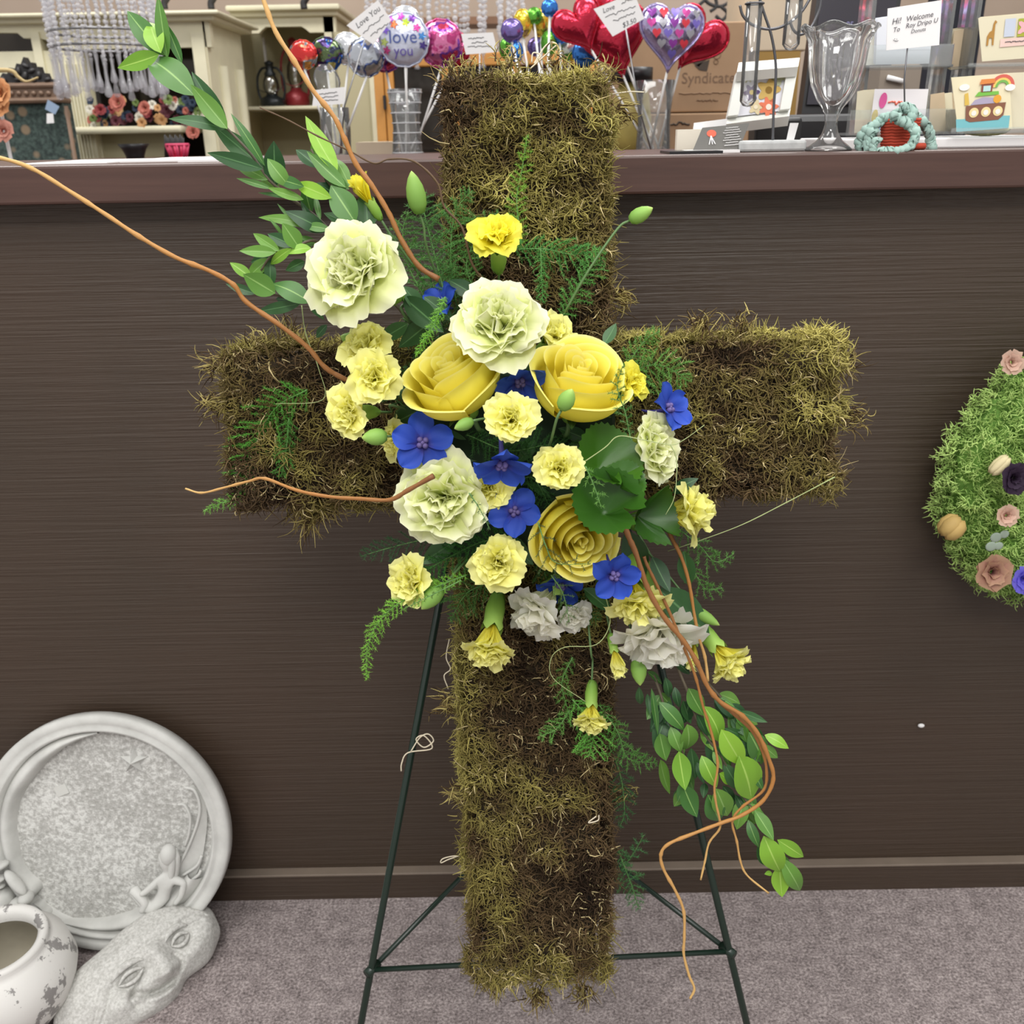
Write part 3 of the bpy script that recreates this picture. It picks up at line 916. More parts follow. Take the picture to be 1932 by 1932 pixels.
# ================================================================== FLOWER MATERIALS
M['carn_green'] = petal_mat('pale_green_carnation', [(0, '#b9d247'), (0.4, '#dbe87c'), (0.8, '#eaf0aa'), (1, '#f8f9d8')])
M['carn_white'] = petal_mat('white_carnation', [(0, '#dde2a8'), (0.5, '#f2f2dc'), (1, '#fcfbf4')], trans=0.5)
M['carn_yellow'] = petal_mat('soft_yellow_carnation', [(0, '#ecdf3e'), (0.5, '#f5f074'), (1, '#fbf9aa')])
M['carn_bright'] = petal_mat('bright_yellow_carnation', [(0, '#f0de24'), (0.5, '#f8ec36'), (1, '#fbf568')])
M['rose'] = petal_mat('yellow_rose', [(0, '#f2dc42'), (0.6, '#f7ea56'), (0.93, '#faf078'), (1, '#fbf4a0')], trans=0.15, var=0.04)
M['delph'] = petal_mat('blue_delphinium', [(0, '#4a3f8c'), (0.3, '#2b46ac'), (1, '#3a5ccb')], trans=0.25)
M['bee'] = petal_mat('delphinium_bee', [(0, '#6a5f96'), (1, '#e2dccc')], trans=0.1)
M['spur'] = plain('delphinium_spur', '#34307c', 0.6)
M['calyx'] = petal_mat('calyx_green', [(0, '#6f9a48'), (0.6, '#86b04a'), (1, '#a6c765')], trans=0.1, rough=0.45)
M['stem'] = plain('stem_green', '#5d7d4c', 0.55, var=0.1)
M['bud'] = petal_mat('bud_green', [(0, '#6f9c48'), (0.7, '#8fb85a'), (1, '#b8cf72')], trans=0.1, rough=0.45)
def leaf_mat(name, dark, light, rib, rough=0.38, trans=0.15):
    n = NT(name)
    a = n.node('ShaderNodeAttribute', attribute_name='t')       # 0 on the midrib, 1 at the edge
    oi = n.node('ShaderNodeObjectInfo')
    f = n.noise(n.coords(), 140, 3)
    c = n.ramp(oi.outputs['Random'], [(0, srgb(dark)), (1, srgb(light))])
    mx = n.node('ShaderNodeMix', data_type='RGBA')
    r = n.ramp(a.outputs['Fac'], [(0.02, (1, 1, 1, 1)), (0.09, (0, 0, 0, 1))])
    n.link(r, mx.inputs[0]); n.link(c, mx.inputs[6]); mx.inputs[7].default_value = srgb(rib)
    n.link(mx.outputs[2], n.b.inputs['Base Color'])
    n.set(Roughness=rough)
    tl = n.node('ShaderNodeBsdfTranslucent'); n.link(mx.outputs[2], tl.inputs[0])
    ms = n.node('ShaderNodeMixShader'); ms.inputs[0].default_value = trans
    n.link(n.b.outputs[0], ms.inputs[1]); n.link(tl.outputs[0], ms.inputs[2])
    n.link(ms.outputs[0], n.t.nodes['Material Output'].inputs[0])
    n.bump(f, 0.12, 0.002)
    return n.m
M['leaf'] = leaf_mat('myrtle_leaf', '#3f7034', '#6d9c3e', '#8fb768')
M['leaf_young'] = leaf_mat('young_myrtle_leaf', '#6fa030', '#8fbf3c', '#a9cf62')
M['leaf_dark'] = leaf_mat('dark_myrtle_leaf', '#274c2b', '#3b6636', '#5f8a58')
M['galax'] = leaf_mat('galax_leaf', '#2f5a1c', '#44741f', '#5f8a3c', 0.3)
M['twig'] = petal_mat('willow_bark', [(0, '#805636'), (0.5, '#a8743f'), (1, '#cfa96c')], trans=0.0, rough=0.45, var=0.06)
M['twig_dark'] = plain('brown_twig_bark', '#5d4630', 0.6, var=0.2)
M['branch'] = plain('myrtle_stem', '#5a5040', 0.6, var=0.15)
M['tendril'] = plain('pale_tendril', '#a3b078', 0.6)

def D(r, u, t):
    """direction given as screen right, screen up, towards the camera"""
    return (_R * r + _U * u - _F * t).normalized()

# ------------------------------------------------------------------ petals
_cache = {}
def petal_mesh(key, mat, L, W, a0, a1, ruffle, waves, frill, cup, seed, nu=16, nv=9):
    k = (key, seed, mat.name)
    if k in _cache: return _cache[k]
    rg = random.Random(hash((key, seed)) % 99991 if False else seed * 131 + len(key) * 17 + ord(key[0]))
    ph, ph2 = rg.uniform(0, 6.28), rg.uniform(0, 6.28)
    fr = [.55 * math.sin(i * 2.1 + ph) + rg.uniform(-.55, .55) for i in range(nu + 1)]
    v, f, at_ = [], [], []
    path = [(0.0, 0.0, math.radians(a0))]
    N = 40
    for i in range(1, N + 1):
        t = i / N
        s_ = t * t * (3 - 2 * t)
        th = math.radians(a0 + (a1 - a0) * s_)
        r_, z_, _ = path[-1]
        path.append((r_ + L / N * math.sin(th), z_ + L / N * math.cos(th), th))
    for j in range(nv + 1):
        for i in range(nu + 1):
            u = -1 + 2 * i / nu
            t = j / nv
            te = t * (1 - 0.14 * u * u * t - 0.24 * abs(u) ** 4 * t) + frill * .6 * fr[i] * t ** 3
            te = max(0, min(1.0, te * 0.96))
            q = te * N; q0 = min(N - 1, int(q)); w = q - q0
            r_, z_, th = [path[q0][c] * (1 - w) + path[q0 + 1][c] * w for c in range(3)]
            hw = W * 1.12 * (0.16 + 0.84 * t ** 0.75) * (1 - .20 * t ** 6)
            dn = ruffle * t ** 1.5 * (math.sin(waves * u * math.pi + ph) + 0.5 * math.sin(waves * 2.3 * u * math.pi + ph2)) + cup * u * u * hw
            hx = hw * u * (1 - 0.10 * abs(u))
            v.append((r_ - dn * math.cos(th), hx, z_ + dn * math.sin(th)))
            at_.append(t)
    for j in range(nv):
        for i in range(nu):
            a = j * (nu + 1) + i
            f.append((a, a + 1, a + nu + 2, a + nu + 1))
    _cache[k] = MB().add(v, f, at_).mesh('petal', mat)
    return _cache[k]

LAYERS = {
    'large': [(7, 1.12, .56, 8, 104, .045, 1.6, .07, .10), (7, 1.04, .54, 5, 82, .065, 1.7, .06, .15), (7, 1.0, .50, 2, 60, .085, 1.8, .05, .2), (6, .95, .44, 0, 38, .10, 1.9, .05, .25), (5, .90, .36, -4, 18, .11, 1.9, .05, .2), (3, .84, .28, -6, 2, .10, 1.9, .05, .2)],
    'mini': [(6, 1.12, .56, 10, 106, .060, 1.6, .06, .10), (6, 1.0, .50, 5, 76, .085, 1.8, .05, .2), (5, .92, .42, 0, 46, .11, 1.9, .05, .25), (4, .84, .34, -5, 16, .12, 1.9, .05, .25)],
    'half': [(6, 1.9, .48, 0, 34, .05, 1.5, .06, .45), (5, 1.85, .42, -3, 16, .08, 1.6, .05, .4), (4, 1.75, .36, -5, 4, .08, 1.6, .05, .3)],
    'fan': [(7, 1.55, .62, 0, 100, .06, 2.0, .06, .10), (6, 1.5, .54, 0, 72, .09, 2.0, .05, .2), (5, 1.45, .46, -4, 44, .10, 2.0, .05, .25), (4, 1.4, .36, -4, 16, .10, 2.0, .05, .25)],
}
CALYX = {}
def calyx_mesh(kind):
    if kind in CALYX: return CALYX[kind]
    h, r_ = (1.15, .30) if kind in ('fan', 'half') else (0.8, .2) if kind == 'mini' else (0.62, .2)
    prof = [(0.03, -h - .02), (r_ * .45, -h), (r_ * .8, -h * .8), (r_ * 1.05, -h * .45), (r_, -h * .1), (r_ * 1.15, h * .12)]
    mb = MB(); seg = 20; v, f, a = [], [], []
    for i, (rr, z) in enumerate(prof):
        for k in range(seg):
            an = 2 * math.pi * k / seg
            dz = 0.10 * math.cos(5 * an) * h if i == len(prof) - 1 else 0
            v.append((rr * math.cos(an), rr * math.sin(an), z + dz)); a.append(i / (len(prof) - 1))
    for i in range(len(prof) - 1):
        for k in range(seg):
            k2 = (k + 1) % seg
            f.append((i * seg + k, i * seg + k2, (i + 1) * seg + k2, (i + 1) * seg + k))
    f.append(tuple(range(seg - 1, -1, -1)))
    for k in range(3):          # bracts hugging the base
        an = 2 * math.pi * k / 3
        c, s_ = math.cos(an), math.sin(an)
        q = [(r_ * .5, -r_ * .35, -h), (r_ * .5, r_ * .35, -h), (r_ * 1.05, 0, -h * .55), (r_ * 1.0, 0, -h * .8)]
        n0 = len(v)
        v += [(x * c - y * s_, x * s_ + y * c, z) for x, y, z in q]; a += [0, 0, .5, .2]
        f += [(n0, n0 + 3, n0 + 2), (n0 + 1, n0 + 2, n0 + 3)]
    CALYX[kind] = (mb.add(v, f, a).mesh('calyx', M['calyx']), h)
    return CALYX[kind]

CENTER = (985, 870)
def stem_part(parent, pts, r, mat='stem'):
    P = smooth_path(pts, 5)
    Pm = pm(parent).inverted()
    sc_ = pm(parent).to_scale()[0]
    me = MB().tube([Pm @ p for p in P], r / sc_, 6).mesh('stem', M[mat])
    return link('stem', me, parent, I4)

def carnation(px, py, Rpx, axis, off, kind, mat, label, stem=None, group=None, spin=None, deep=0.0):
    rg = random.Random(int(px * 7 + py))
    c = fx(px, py, off)
    sc_ = mpp(c) * Rpx * {'large': 1.36, 'mini': 1.34, 'half': 1.35, 'fan': 1.45}[kind]
    ax = D(*axis)
    zc = {'large': 0.42, 'mini': 0.42, 'half': 0.9, 'fan': 0.75}[kind]
    base = c - ax * (zc * sc_)
    fm = frame(base, ax) @ Matrix.Rotation(rg.uniform(0, 6.28) if spin is None else spin, 4, 'Z') @ Matrix.Scale(sc_, 4)
    size = 'large' if kind in ('large', 'fan') and Rpx > 44 else 'spray'
    o = thing('carnation' if size == 'large' else 'mini_carnation', label, 'flower', mw=fm, group=group)
    for li, (n_, L, W, a0, a1, ruf, wav, frl, cup) in enumerate(LAYERS[kind]):
        for k in range(n_):
            me = petal_mesh(kind + str(li), mat, L, W, a0, a1, ruf, wav, frl, cup, (k * 5 + li) % 5)
            mwp = Matrix.Rotation(2 * math.pi * (k + 0.37 * li) / n_ + rg.uniform(-.18, .18), 4, 'Z') @ Matrix.Rotation(rg.uniform(-.16, .16), 4, 'Y') @ Matrix.Rotation(rg.uniform(-.15, .15), 4, 'X') @ Matrix.Scale(rg.uniform(.88, 1.1), 4)
            link('petal', me, o, mwp)
    me, h = calyx_mesh(kind)
    link('calyx', me, o, I4)
    e = base - ax * (h * sc_)
    if stem is None:
        q = (px * .45 + CENTER[0] * .55, py * .45 + CENTER[1] * .55)
        stem = [q + (-0.01,)]
    pts = [e, e - ax * 0.02] + [fx(*s_) for s_ in stem]
    stem_part(o, pts, 0.0016 if size == 'large' else 0.0011)
    return o

GC = 'large carnations in the cross spray'; GM = 'yellow mini carnations in the cross spray'
gr, wh, ye, br = M['carn_green'], M['carn_white'], M['carn_yellow'], M['carn_bright']
carnation(676, 515, 100, (-.42, .12, .88), .10, 'large', gr, 'big pale green carnation with white edges beside the tall leafy branch', [(760, 590, .04), (850, 700, 0)], GC)
carnation(940, 616, 93, (.0, .35, .9), .105, 'large', gr, 'big pale green carnation standing between and above the two open roses', None, GC)
carnation(838, 942, 92, (-.2, -.12, .95), .09, 'large', gr, 'big pale green carnation below the wide blue delphinium, twig tip across it', None, GC)
carnation(1222, 848, 72, (.72, .05, .6), .065, 'large', gr, 'pale green carnation turned sideways behind the round galax leaves', None, GC)
carnation(1243, 1198, 66, (.2, -.82, .45), .05, 'fan', wh, 'white carnation hanging upside down behind the willow stems', [(1200, 1090, .02), (1120, 980, 0)], GC)
carnation(1012, 1152, 50, (-.5, -.6, .4), .045, 'fan', wh, 'ivory carnation in side view hanging under the lowest rose', None, GC)
carnation(1082, 1160, 36, (.15, -.5, .8), .035, 'mini', wh, 'small ivory carnation behind fern beside the hanging ivory carnation', None, GC)
carnation(940, 448, 56, (.0, .5, .85), .07, 'mini', br, 'bright lemon mini carnation standing alone on the upper post', [(946, 540, .04), (965, 640, 0)], GM)
carnation(694, 652, 54, (-.25, .45, .8), .075, 'mini', ye, 'soft yellow mini carnation topmost in the trio beside the willow end', None, GM)
carnation(708, 712, 54, (-.05, .0, 1), .10, 'mini', ye, 'soft yellow mini carnation in the middle of the trio beside the rose', None, GM)
carnation(660, 778, 52, (-.5, -.1, .85), .085, 'mini', ye, 'soft yellow mini carnation lowest in the trio over the moss arm', [(740, 765, .06), (820, 790, .02)], GM)
carnation(963, 790, 50, (.0, .1, 1), .14, 'mini', ye, 'soft yellow mini carnation between the cups of the two roses', None, GM)
carnation(1053, 882, 50, (.0, .1, 1), .135, 'mini', ye, 'crinkled yellow mini carnation beside the upper galax leaf', None, GM)
carnation(922, 918, 48, (-.1, -.2, 1), .095, 'mini', ye, 'soft yellow mini carnation half hidden under the drooping blue delphinium', None, GM)
carnation(748, 828, 42, (-.75, .0, .5), .055, 'mini', ye, 'soft yellow mini carnation peeping out behind the wide blue delphinium', None, GM)
carnation(940, 1060, 57, (.0, -.12, 1), .10, 'mini', ye, 'open soft yellow mini carnation below the fern beside the lowest rose', None, GM)
carnation(774, 1098, 50, (-.55, .1, .7), .075, 'mini', ye, 'soft yellow mini carnation with dark fern threads across it', [(860, 1070, .05), (930, 1000, 0)], GM)
carnation(922, 1222, 42, (-.15, -.88, .42), .055, 'fan', ye, 'soft yellow mini carnation hanging head down on the lower post', [(945, 1120, .04), (960, 1040, 0)], GM)
carnation(1114, 1358, 27, (-.06, -.95, .3), .035, 'fan', ye, 'small yellow mini carnation hanging lowest over the moss post', [(1115, 1230, .03), (1105, 1120, .01)], GM)
carnation(1164, 1252, 21, (.18, -.95, .25), .05, 'half', ye, 'barely open yellow mini carnation hanging beside the white carnation', [(1140, 1140, .04), (1110, 1050, 0)], GM)
carnation(1302, 965, 46, (.82, .15, .35), .055, 'fan', ye, 'soft yellow mini carnation sideways beyond the folded galax leaf', None, GM)
carnation(1200, 1142, 44, (.05, -.78, .5), .07, 'fan', ye, 'soft yellow mini carnation nodding below the lowest blue delphinium', None, GM)
carnation(1376, 1250, 36, (.55, -.72, .4), .035, 'fan', ye, 'soft yellow mini carnation hanging at the outer end above the cascading leaves', [(1310, 1150, .03), (1230, 1050, .01), (1150, 980, 0)], GM)
carnation(1045, 632, 46, (.4, .4, .7), .055, 'mini', ye, 'soft yellow mini carnation tucked behind the second rose', None, GM)
carnation(1188, 722, 40, (.6, .2, .6), .055, 'mini', br, 'bright yellow mini carnation mostly hidden by the second rose', None, GM)
carnation(684, 358, 23, (-.5, .78, .35), .06, 'half', br, 'half open yellow mini carnation above the big pale carnation', [(735, 440, .05), (800, 530, .02)], GM)
carnation(1306, 1238, 20, (-.15, -.95, .2), .02, 'half', ye, 'half open yellow mini carnation behind the willow stems', [(1290, 1150, .01), (1200, 1000, 0)], GM)

# ------------------------------------------------------------------ roses
def rose_petal(rho, h, span, flare, seed, curl=0.0):
    k = ('rose', rho, h, span, flare, seed)
    if k in _cache: return _cache[k]
    rg = random.Random(seed)
    v, f, at_ = [], [], []
    NU, NV = 16, 12
    p1 = rg.uniform(0, 6.28)
    for j in range(NV + 1):
        t = j / NV
        for i in range(NU + 1):
            u = -1 + 2 * i / NU
            tt = t
            hh = h * (1 - 0.20 * abs(u) ** 3.0) + 0.03 * math.sin(3 * u + p1)
            z = hh * (tt ** 0.92)
            zz = z / 1.5
            prof = min(1.0, math.sin(min(1.0, 0.12 + zz * 1.9) * math.pi / 2)) ** 0.9
            rad = rho * prof * (1 + 0.07 * u)
            fl = max(0.0, (tt - 0.70) / 0.30)
            rad += flare * fl ** 2 * (1 - 0.35 * abs(u)) + 0.02 * fl * math.sin(4 * u + p1)
            z -= flare * 0.45 * fl ** 3
            a = u * span
            v.append((rad * math.cos(a), rad * math.sin(a), z)); at_.append(t)
    for j in range(NV):
        for i in range(NU):
            a = j * (NU + 1) + i
            f.append((a, a + 1, a + NU + 2, a + NU + 1))
    _cache[k] = MB().add(v, f, at_).mesh('petal', M['rose'])
    return _cache[k]
ROSE = [(.06, 1.27, 2.6, .0, 1), (.11, 1.29, 1.9, .01, 2), (.155, 1.30, 1.8, .015, 3), (.20, 1.315, 1.7, .02, 4), (.25, 1.33, 1.6, .025, 5), (.30, 1.34, 1.55, .03, 6), (.35, 1.35, 1.5, .035, 7),
        (.42, 1.36, 1.35, .05, 8), (.47, 1.365, 1.3, .06, 9), (.52, 1.37, 1.25, .06, 10), (.62, 1.37, 1.2, .07, 11), (.66, 1.365, 1.2, .08, 12), (.70, 1.36, 1.2, .09, 13),
        (.80, 1.33, 1.2, .12, 14), (.84, 1.31, 1.2, .14, 15), (.88, 1.20, 1.15, .18, 16), (.92, 1.06, 1.05, .20, 17), (.95, .95, 1.0, .20, 18)]
def rose(px, py, Rpx, axis, off, label, spin):
    rg = random.Random(spin)
    c = fx(px, py, off); sc_ = mpp(c) * Rpx; ax = D(*axis)
    base = c - ax * (0.72 * sc_)
    o = thing('rose', label, 'flower', mw=frame(base, ax) @ Matrix.Rotation(spin, 4, 'Z') @ Matrix.Scale(sc_, 4), group='yellow roses in the cross spray')
    for k, (rho, h, sp, fl, sd) in enumerate(ROSE):
        link('petal', rose_petal(rho, h, sp, fl, sd), o, Matrix.Rotation(k * 2.39996 * 0.9 + rg.uniform(-.15, .15), 4, 'Z') @ Matrix.Rotation(rg.uniform(-.03, .03), 4, 'X'))
    cal = MB()
    cal.lathe([(0.03, -.25), (.16, -.2), (.2, -.06), (.22, .02), (.0, .04)], 14)
    link('calyx', cal.mesh('calyx', M['calyx']), o, I4)
    for k in range(5):
        link('sepal', leaf_mesh('leaf_dark', 0), o, Matrix.Rotation(k * 1.2566, 4, 'Z') @ Matrix.Translation((.15, 0, -.02)) @ Matrix.Rotation(R(-25), 4, 'Y') @ Matrix.Diagonal((.75, .6, .75, 1)))
    q = (px * .5 + CENTER[0] * .5, py * .5 + CENTER[1] * .5)
    stem_part(o, [base - ax * .2 * sc_, base - ax * (.2 * sc_ + .02), fx(q[0], q[1], -.02)], 0.0022)
    return o

# ------------------------------------------------------------------ leaves (unit length along +X, normal +Z)
def leaf_mesh(mat, var, wide=0.36):
    k = ('leaf', mat, var, wide)
    if k in _cache: return _cache[k]
    v, f, a = [], [], []
    NL, NW_ = 10, 6
    bend, fold, tw = [(.10, .16, .1), (-.06, .22, -.2), (.20, .10, .25), (.03, .28, 0)][var]
    for i in range(NL + 1):
        t = i / NL
        w = wide * 0.5 * (math.sin(math.pi * t ** 0.85) ** 0.9) * (1.0 if t < .999 else 0)
        for j in range(NW_ + 1):
            s_ = -1 + 2 * j / NW_
            x, y = t, s_ * w
            z = bend * math.sin(math.pi * t) * .5 - bend * t * t * .6 + fold * abs(y) + tw * y * (t - .5)
            v.append((x, y, z)); a.append(abs(s_))
    for i in range(NL):
        for j in range(NW_):
            q = i * (NW_ + 1) + j
            f.append((q, q + 1, q + NW_ + 2, q + NW_ + 1))
    _cache[k] = MB().add(v, f, a).mesh('leaf', M[mat])
    return _cache[k]

def leaf_at(parent, p0, p1, mat, rg, wide=0.36, tilt=0.32):
    d = (p1 - p0) * 1.12
    L = d.length; x = d / L
    nrm = (CAM - p0).normalized() + Vector((rg.uniform(-tilt, tilt), rg.uniform(-tilt, tilt), rg.uniform(-tilt, tilt) + .25))
    z = (nrm - x * nrm.dot(x)).normalized(); y = z.cross(x)
    mw = Matrix(((x.x, y.x, z.x, p0.x), (x.y, y.y, z.y, p0.y), (x.z, y.z, z.z, p0.z), (0, 0, 0, 1))) @ Matrix.Scale(L, 4)
    return link('leaf', leaf_mesh(mat, rg.randrange(4), wide), parent, pm(parent).inverted() @ mw)

rose(857, 720, 93, (-.36, .66, .66), .085, 'open yellow rose facing up beside the trio of mini carnations', 0.6)
rose(1090, 727, 93, (.14, .67, .72), .085, 'open yellow rose with a green bud stem across its cup', 2.1)
rose(1086, 1008, 82, (.22, -.36, .88), .078, 'yellow rose facing down, partly covered by a round galax leaf', 4.0)

def branch(label, stems, leaves, r=0.0018, name='leafy_branch', extra=0):
    s0 = stems[0]
    o = thing(name, label, 'foliage', tuple(fx(*s0[-1])))
    for s_ in stems:
        P = smooth_path([fx(*q) for q in s_], 5)
        MB().tube(P, np.linspace(r * .45, r, len(P)), 6).build('stem', M['branch'], o)
    rg = random.Random(len(leaves))
    for k in range(extra):
        s_ = rg.choice(stems)
        P = smooth_path([fx(*q) for q in s_], 5)
        i = rg.randrange(0, int(len(P) * .72))
        p0 = P[i]; d_ = (P[max(0, i - 2)] - P[i + 1]).normalized() + (_R * rg.uniform(-.9, .9)) - _U * .15
        p1 = p0 + d_.normalized() * rg.uniform(38, 60) * mpp(p0)
        leaf_at(o, p0 - EN * rg.uniform(0, .012), p1 - EN * rg.uniform(0, .02), rg.choice(['leaf', 'leaf_dark', 'leaf']), rg, rg.uniform(.36, .5))
    for (x0, y0, x1, y1, o0, mat, w) in leaves:
        leaf_at(o, fx(x0, y0, o0), fx(x1, y1, o0 + rg.uniform(-.012, .012)), mat, rg, w)
    return o
def cA(x, y): return (200 + x / 2.841, y / 2.841)
def cB(x, y): return (1040 + x / 3.864, 1050 + y / 3.864)
def cC(x, y): return (1150 + x / 4.009, 1450 + y / 4.009)
def LV(fn, rows):
    return [fn(a, b) + fn(c, d) + (o0, m_, w) for a, b, c, d, o0, m_, w in rows]
g_, y_, k_ = 'leaf', 'leaf_young', 'leaf_dark'
up_leaves = LV(cA, [
    (315, 300, 120, 70, .05, g_, .34), (330, 315, 282, 8, .055, g_, .24), (295, 285, 232, 122, .062, y_, .5), (408, 340, 330, 145, .05, g_, .26), (285, 292, 90, 358, .06, y_, .36),
    (478, 514, 232, 305, .066, g_, .42), (652, 692, 476, 480, .066, g_, .36), (650, 690, 476, 415, .05, k_, .30), (648, 694, 365, 632, .055, k_, .22), (848, 900, 602, 695, .05, k_, .28),
    (852, 890, 690, 635, .06, g_, .18), (842, 906, 578, 828, .066, k_, .26), (868, 965, 702, 882, .055, g_, .30), (890, 1012, 718, 960, .06, g_, .18), (905, 1000, 900, 780, .05, k_, .50),
    (985, 1000, 872, 862, .066, g_, .46), (1062, 1000, 920, 958, .068, g_, .38), (1240, 925, 1085, 660, .06, y_, .30), (1310, 1005, 1232, 850, .055, g_, .30), (1285, 1005, 1100, 835, .066, g_, .28),
    (1140, 900, 1030, 810, .045, k_, .42), (1210, 1062, 1022, 985, .07, y_, .34), (1305, 1015, 1172, 930, .062, g_, .34), (1060, 1070, 885, 1015, .06, g_, .28), (1338, 1195, 1216, 1010, .07, g_, .58),
    (1405, 1232, 1392, 1040, .055, k_, .62), (1345, 1225, 1185, 1148, .055, k_, .40), (1182, 1242, 985, 1140, .05, k_, .40), (1120, 1215, 840, 1160, .05, g_, .18), (1040, 1335, 955, 1210, .066, g_, .62),
    (1010, 1320, 880, 1260, .06, k_, .42), (932, 1345, 802, 1260, .066, g_, .32), (912, 1352, 735, 1345, .066, g_, .34), (995, 1330, 884, 1412, .07, y_, .30), (1100, 1330, 985, 1350, .066, y_, .48),
    (780, 1490, 676, 1415, .06, y_, .44), (908, 1572, 752, 1480, .066, g_, .62), (1098, 1622, 905, 1520, .066, g_, .46), (1045, 1625, 828, 1668, .055, k_, .26), (1085, 1615, 1160, 1702, .05, k_, .38),
    (800, 1575, 660, 1528, .05, k_, .32), (1065, 1400, 972, 1445, .055, k_, .52), (1185, 1740, 1130, 1805, .03, k_, .4), (1000, 1180, 925, 1100, .05, g_, .16), (950, 1270, 885, 1180, .05, g_, .18),
    (1150, 1180, 1120, 1050, .055, g_, .20), (1120, 1220, 1050, 1090, .05, k_, .25), (1200, 1230, 1070, 1210, .06, g_, .35), (1000, 1060, 835, 1035, .045, g_, .14)])
branch('tall leafy myrtle branch rising past the worktop edge above the big pale carnation',
       [[cA(330, 320) + (.055,), cA(470, 510) + (.056,), cA(650, 690) + (.056,), cA(780, 830) + (.055,), cA(870, 960) + (.054,), cA(1000, 1070) + (.05,), cA(1110, 1150) + (.045,), cA(1230, 1270) + (.04,), (760, 590, .02), (850, 700, 0)],
        [cA(1100, 800) + (.055,), cA(1180, 960) + (.055,), cA(1290, 1100) + (.05,), (690, 470, .03)], [cA(900, 1350) + (.06,), cA(1010, 1325) + (.058,), cA(1120, 1290) + (.05,), (640, 480, .03)],
        [cA(770, 1480) + (.058,), cA(900, 1575) + (.056,), cA(1100, 1625) + (.05,), (650, 600, .03)], [cA(830, 1450) + (.058,), cA(890, 1370) + (.058,), cA(1010, 1320) + (.056,)]], up_leaves, extra=14)
dn_leaves = LV(cB, [
    (700, 840, 800, 920, .03, g_, .34), (1000, 960, 1100, 1140, .045, g_, .50), (785, 1060, 960, 1250, .045, g_, .40), (730, 960, 775, 1270, .04, g_, .14), (790, 1290, 830, 1465, .04, g_, .58),
    (870, 1240, 940, 1415, .045, g_, .50), (990, 1222, 1000, 1402, .05, g_, .56), (1110, 1090, 1242, 1335, .055, y_, .46), (930, 1420, 970, 1672, .05, y_, .50), (1095, 1450, 1198, 1668, .055, y_, .46),
    (1240, 1260, 1388, 1508, .06, y_, .48), (1365, 1450, 1465, 1748, .06, y_, .56), (1260, 1250, 1456, 1332, .045, k_, .22), (1370, 1130, 1552, 1200, .04, k_, .28), (1555, 1300, 1718, 1386, .045, y_, .46),
    (1440, 1280, 1545, 1485, .05, g_, .52), (1185, 1035, 1332, 1170, .04, k_, .36), (1220, 1020, 1325, 1090, .035, g_, .30), (1310, 1170, 1392, 1290, .035, k_, .45), (1090, 1265, 1172, 1402, .035, g_, .40),
    (960, 1668, 1048, 1872, .05, g_, .50), (795, 1480, 850, 1702, .035, g_, .30), (1200, 1690, 1282, 1882, .055, g_, .52), (1140, 1735, 1225, 1925, .05, g_, .56), (1020, 1395, 1050, 1600, .03, k_, .38),
    (1225, 1580, 1305, 1650, .05, y_, .5), (1260, 1505, 1385, 1705, .045, k_, .42), (1480, 1560, 1535, 1690, .045, g_, .45), (1395, 1745, 1490, 1790, .04, g_, .5), (1340, 1735, 1405, 1860, .035, k_, .42),
    (1250, 1670, 1330, 1785, .035, k_, .42), (1480, 1850, 1565, 1940, .045, g_, .4), (1000, 1560, 1030, 1690, .03, g_, .34), (1120, 1650, 1110, 1750, .03, k_, .5), (860, 1050, 830, 1200, .03, k_, .4),
    (900, 950, 930, 1090, .03, k_, .4), (960, 1050, 1010, 1200, .03, k_, .4), (830, 880, 860, 1020, .03, k_, .4), (1060, 1150, 1130, 1290, .04, k_, .4), (700, 1000, 720, 1140, .025, k_, .3), (1230, 1350, 1300, 1520, .04, g_, .4),
    (1180, 1420, 1240, 1540, .045, g_, .4), (1060, 1500, 1110, 1640, .035, k_, .4), (1420, 1420, 1500, 1560, .04, g_, .42), (640, 950, 650, 1080, .02, k_, .3), (900, 750, 1000, 850, .03, k_, .3), (1420, 1800, 1500, 1920, .04, g_, .4)])
dn_leaves += LV(cC, [(1098, 318, 1228, 518, .05, g_, .44), (1048, 388, 1122, 582, .045, g_, .38), (1165, 508, 1288, 778, .055, y_, .50), (1268, 538, 1458, 662, .05, y_, .34), (1118, 588, 1202, 725, .04, k_, .40),
                     (1290, 655, 1360, 735, .04, g_, .4), (1298, 678, 1446, 924, .05, g_, .34), (1285, 738, 1302, 942, .05, y_, .5), (1230, 790, 1178, 798, .045, y_, .5), (1000, 280, 1090, 400, .04, g_, .45), (880, 180, 940, 330, .035, k_, .4)])
branch('leafy myrtle branch cascading down beside the lower post of the cross',
       [[cC(1330, 800) + (.045,), cC(1240, 560) + (.045,), cC(1110, 340) + (.045,), cB(1400, 1750) + (.045,), cB(1250, 1480) + (.045,), cB(1080, 1230) + (.04,), cB(980, 950) + (.035,), cB(860, 720) + (.02,), (1180, 1130, .01), (1090, 1010, 0)],
        [cB(990, 1700) + (.04,), cB(960, 1430) + (.04,), cB(850, 1180) + (.035,), cB(760, 900) + (.025,), (1190, 1190, .01)], [cB(1540, 1380) + (.045,), cB(1400, 1200) + (.04,), cB(1230, 1020) + (.035,), cB(1040, 800) + (.025,)]], dn_leaves, extra=46)
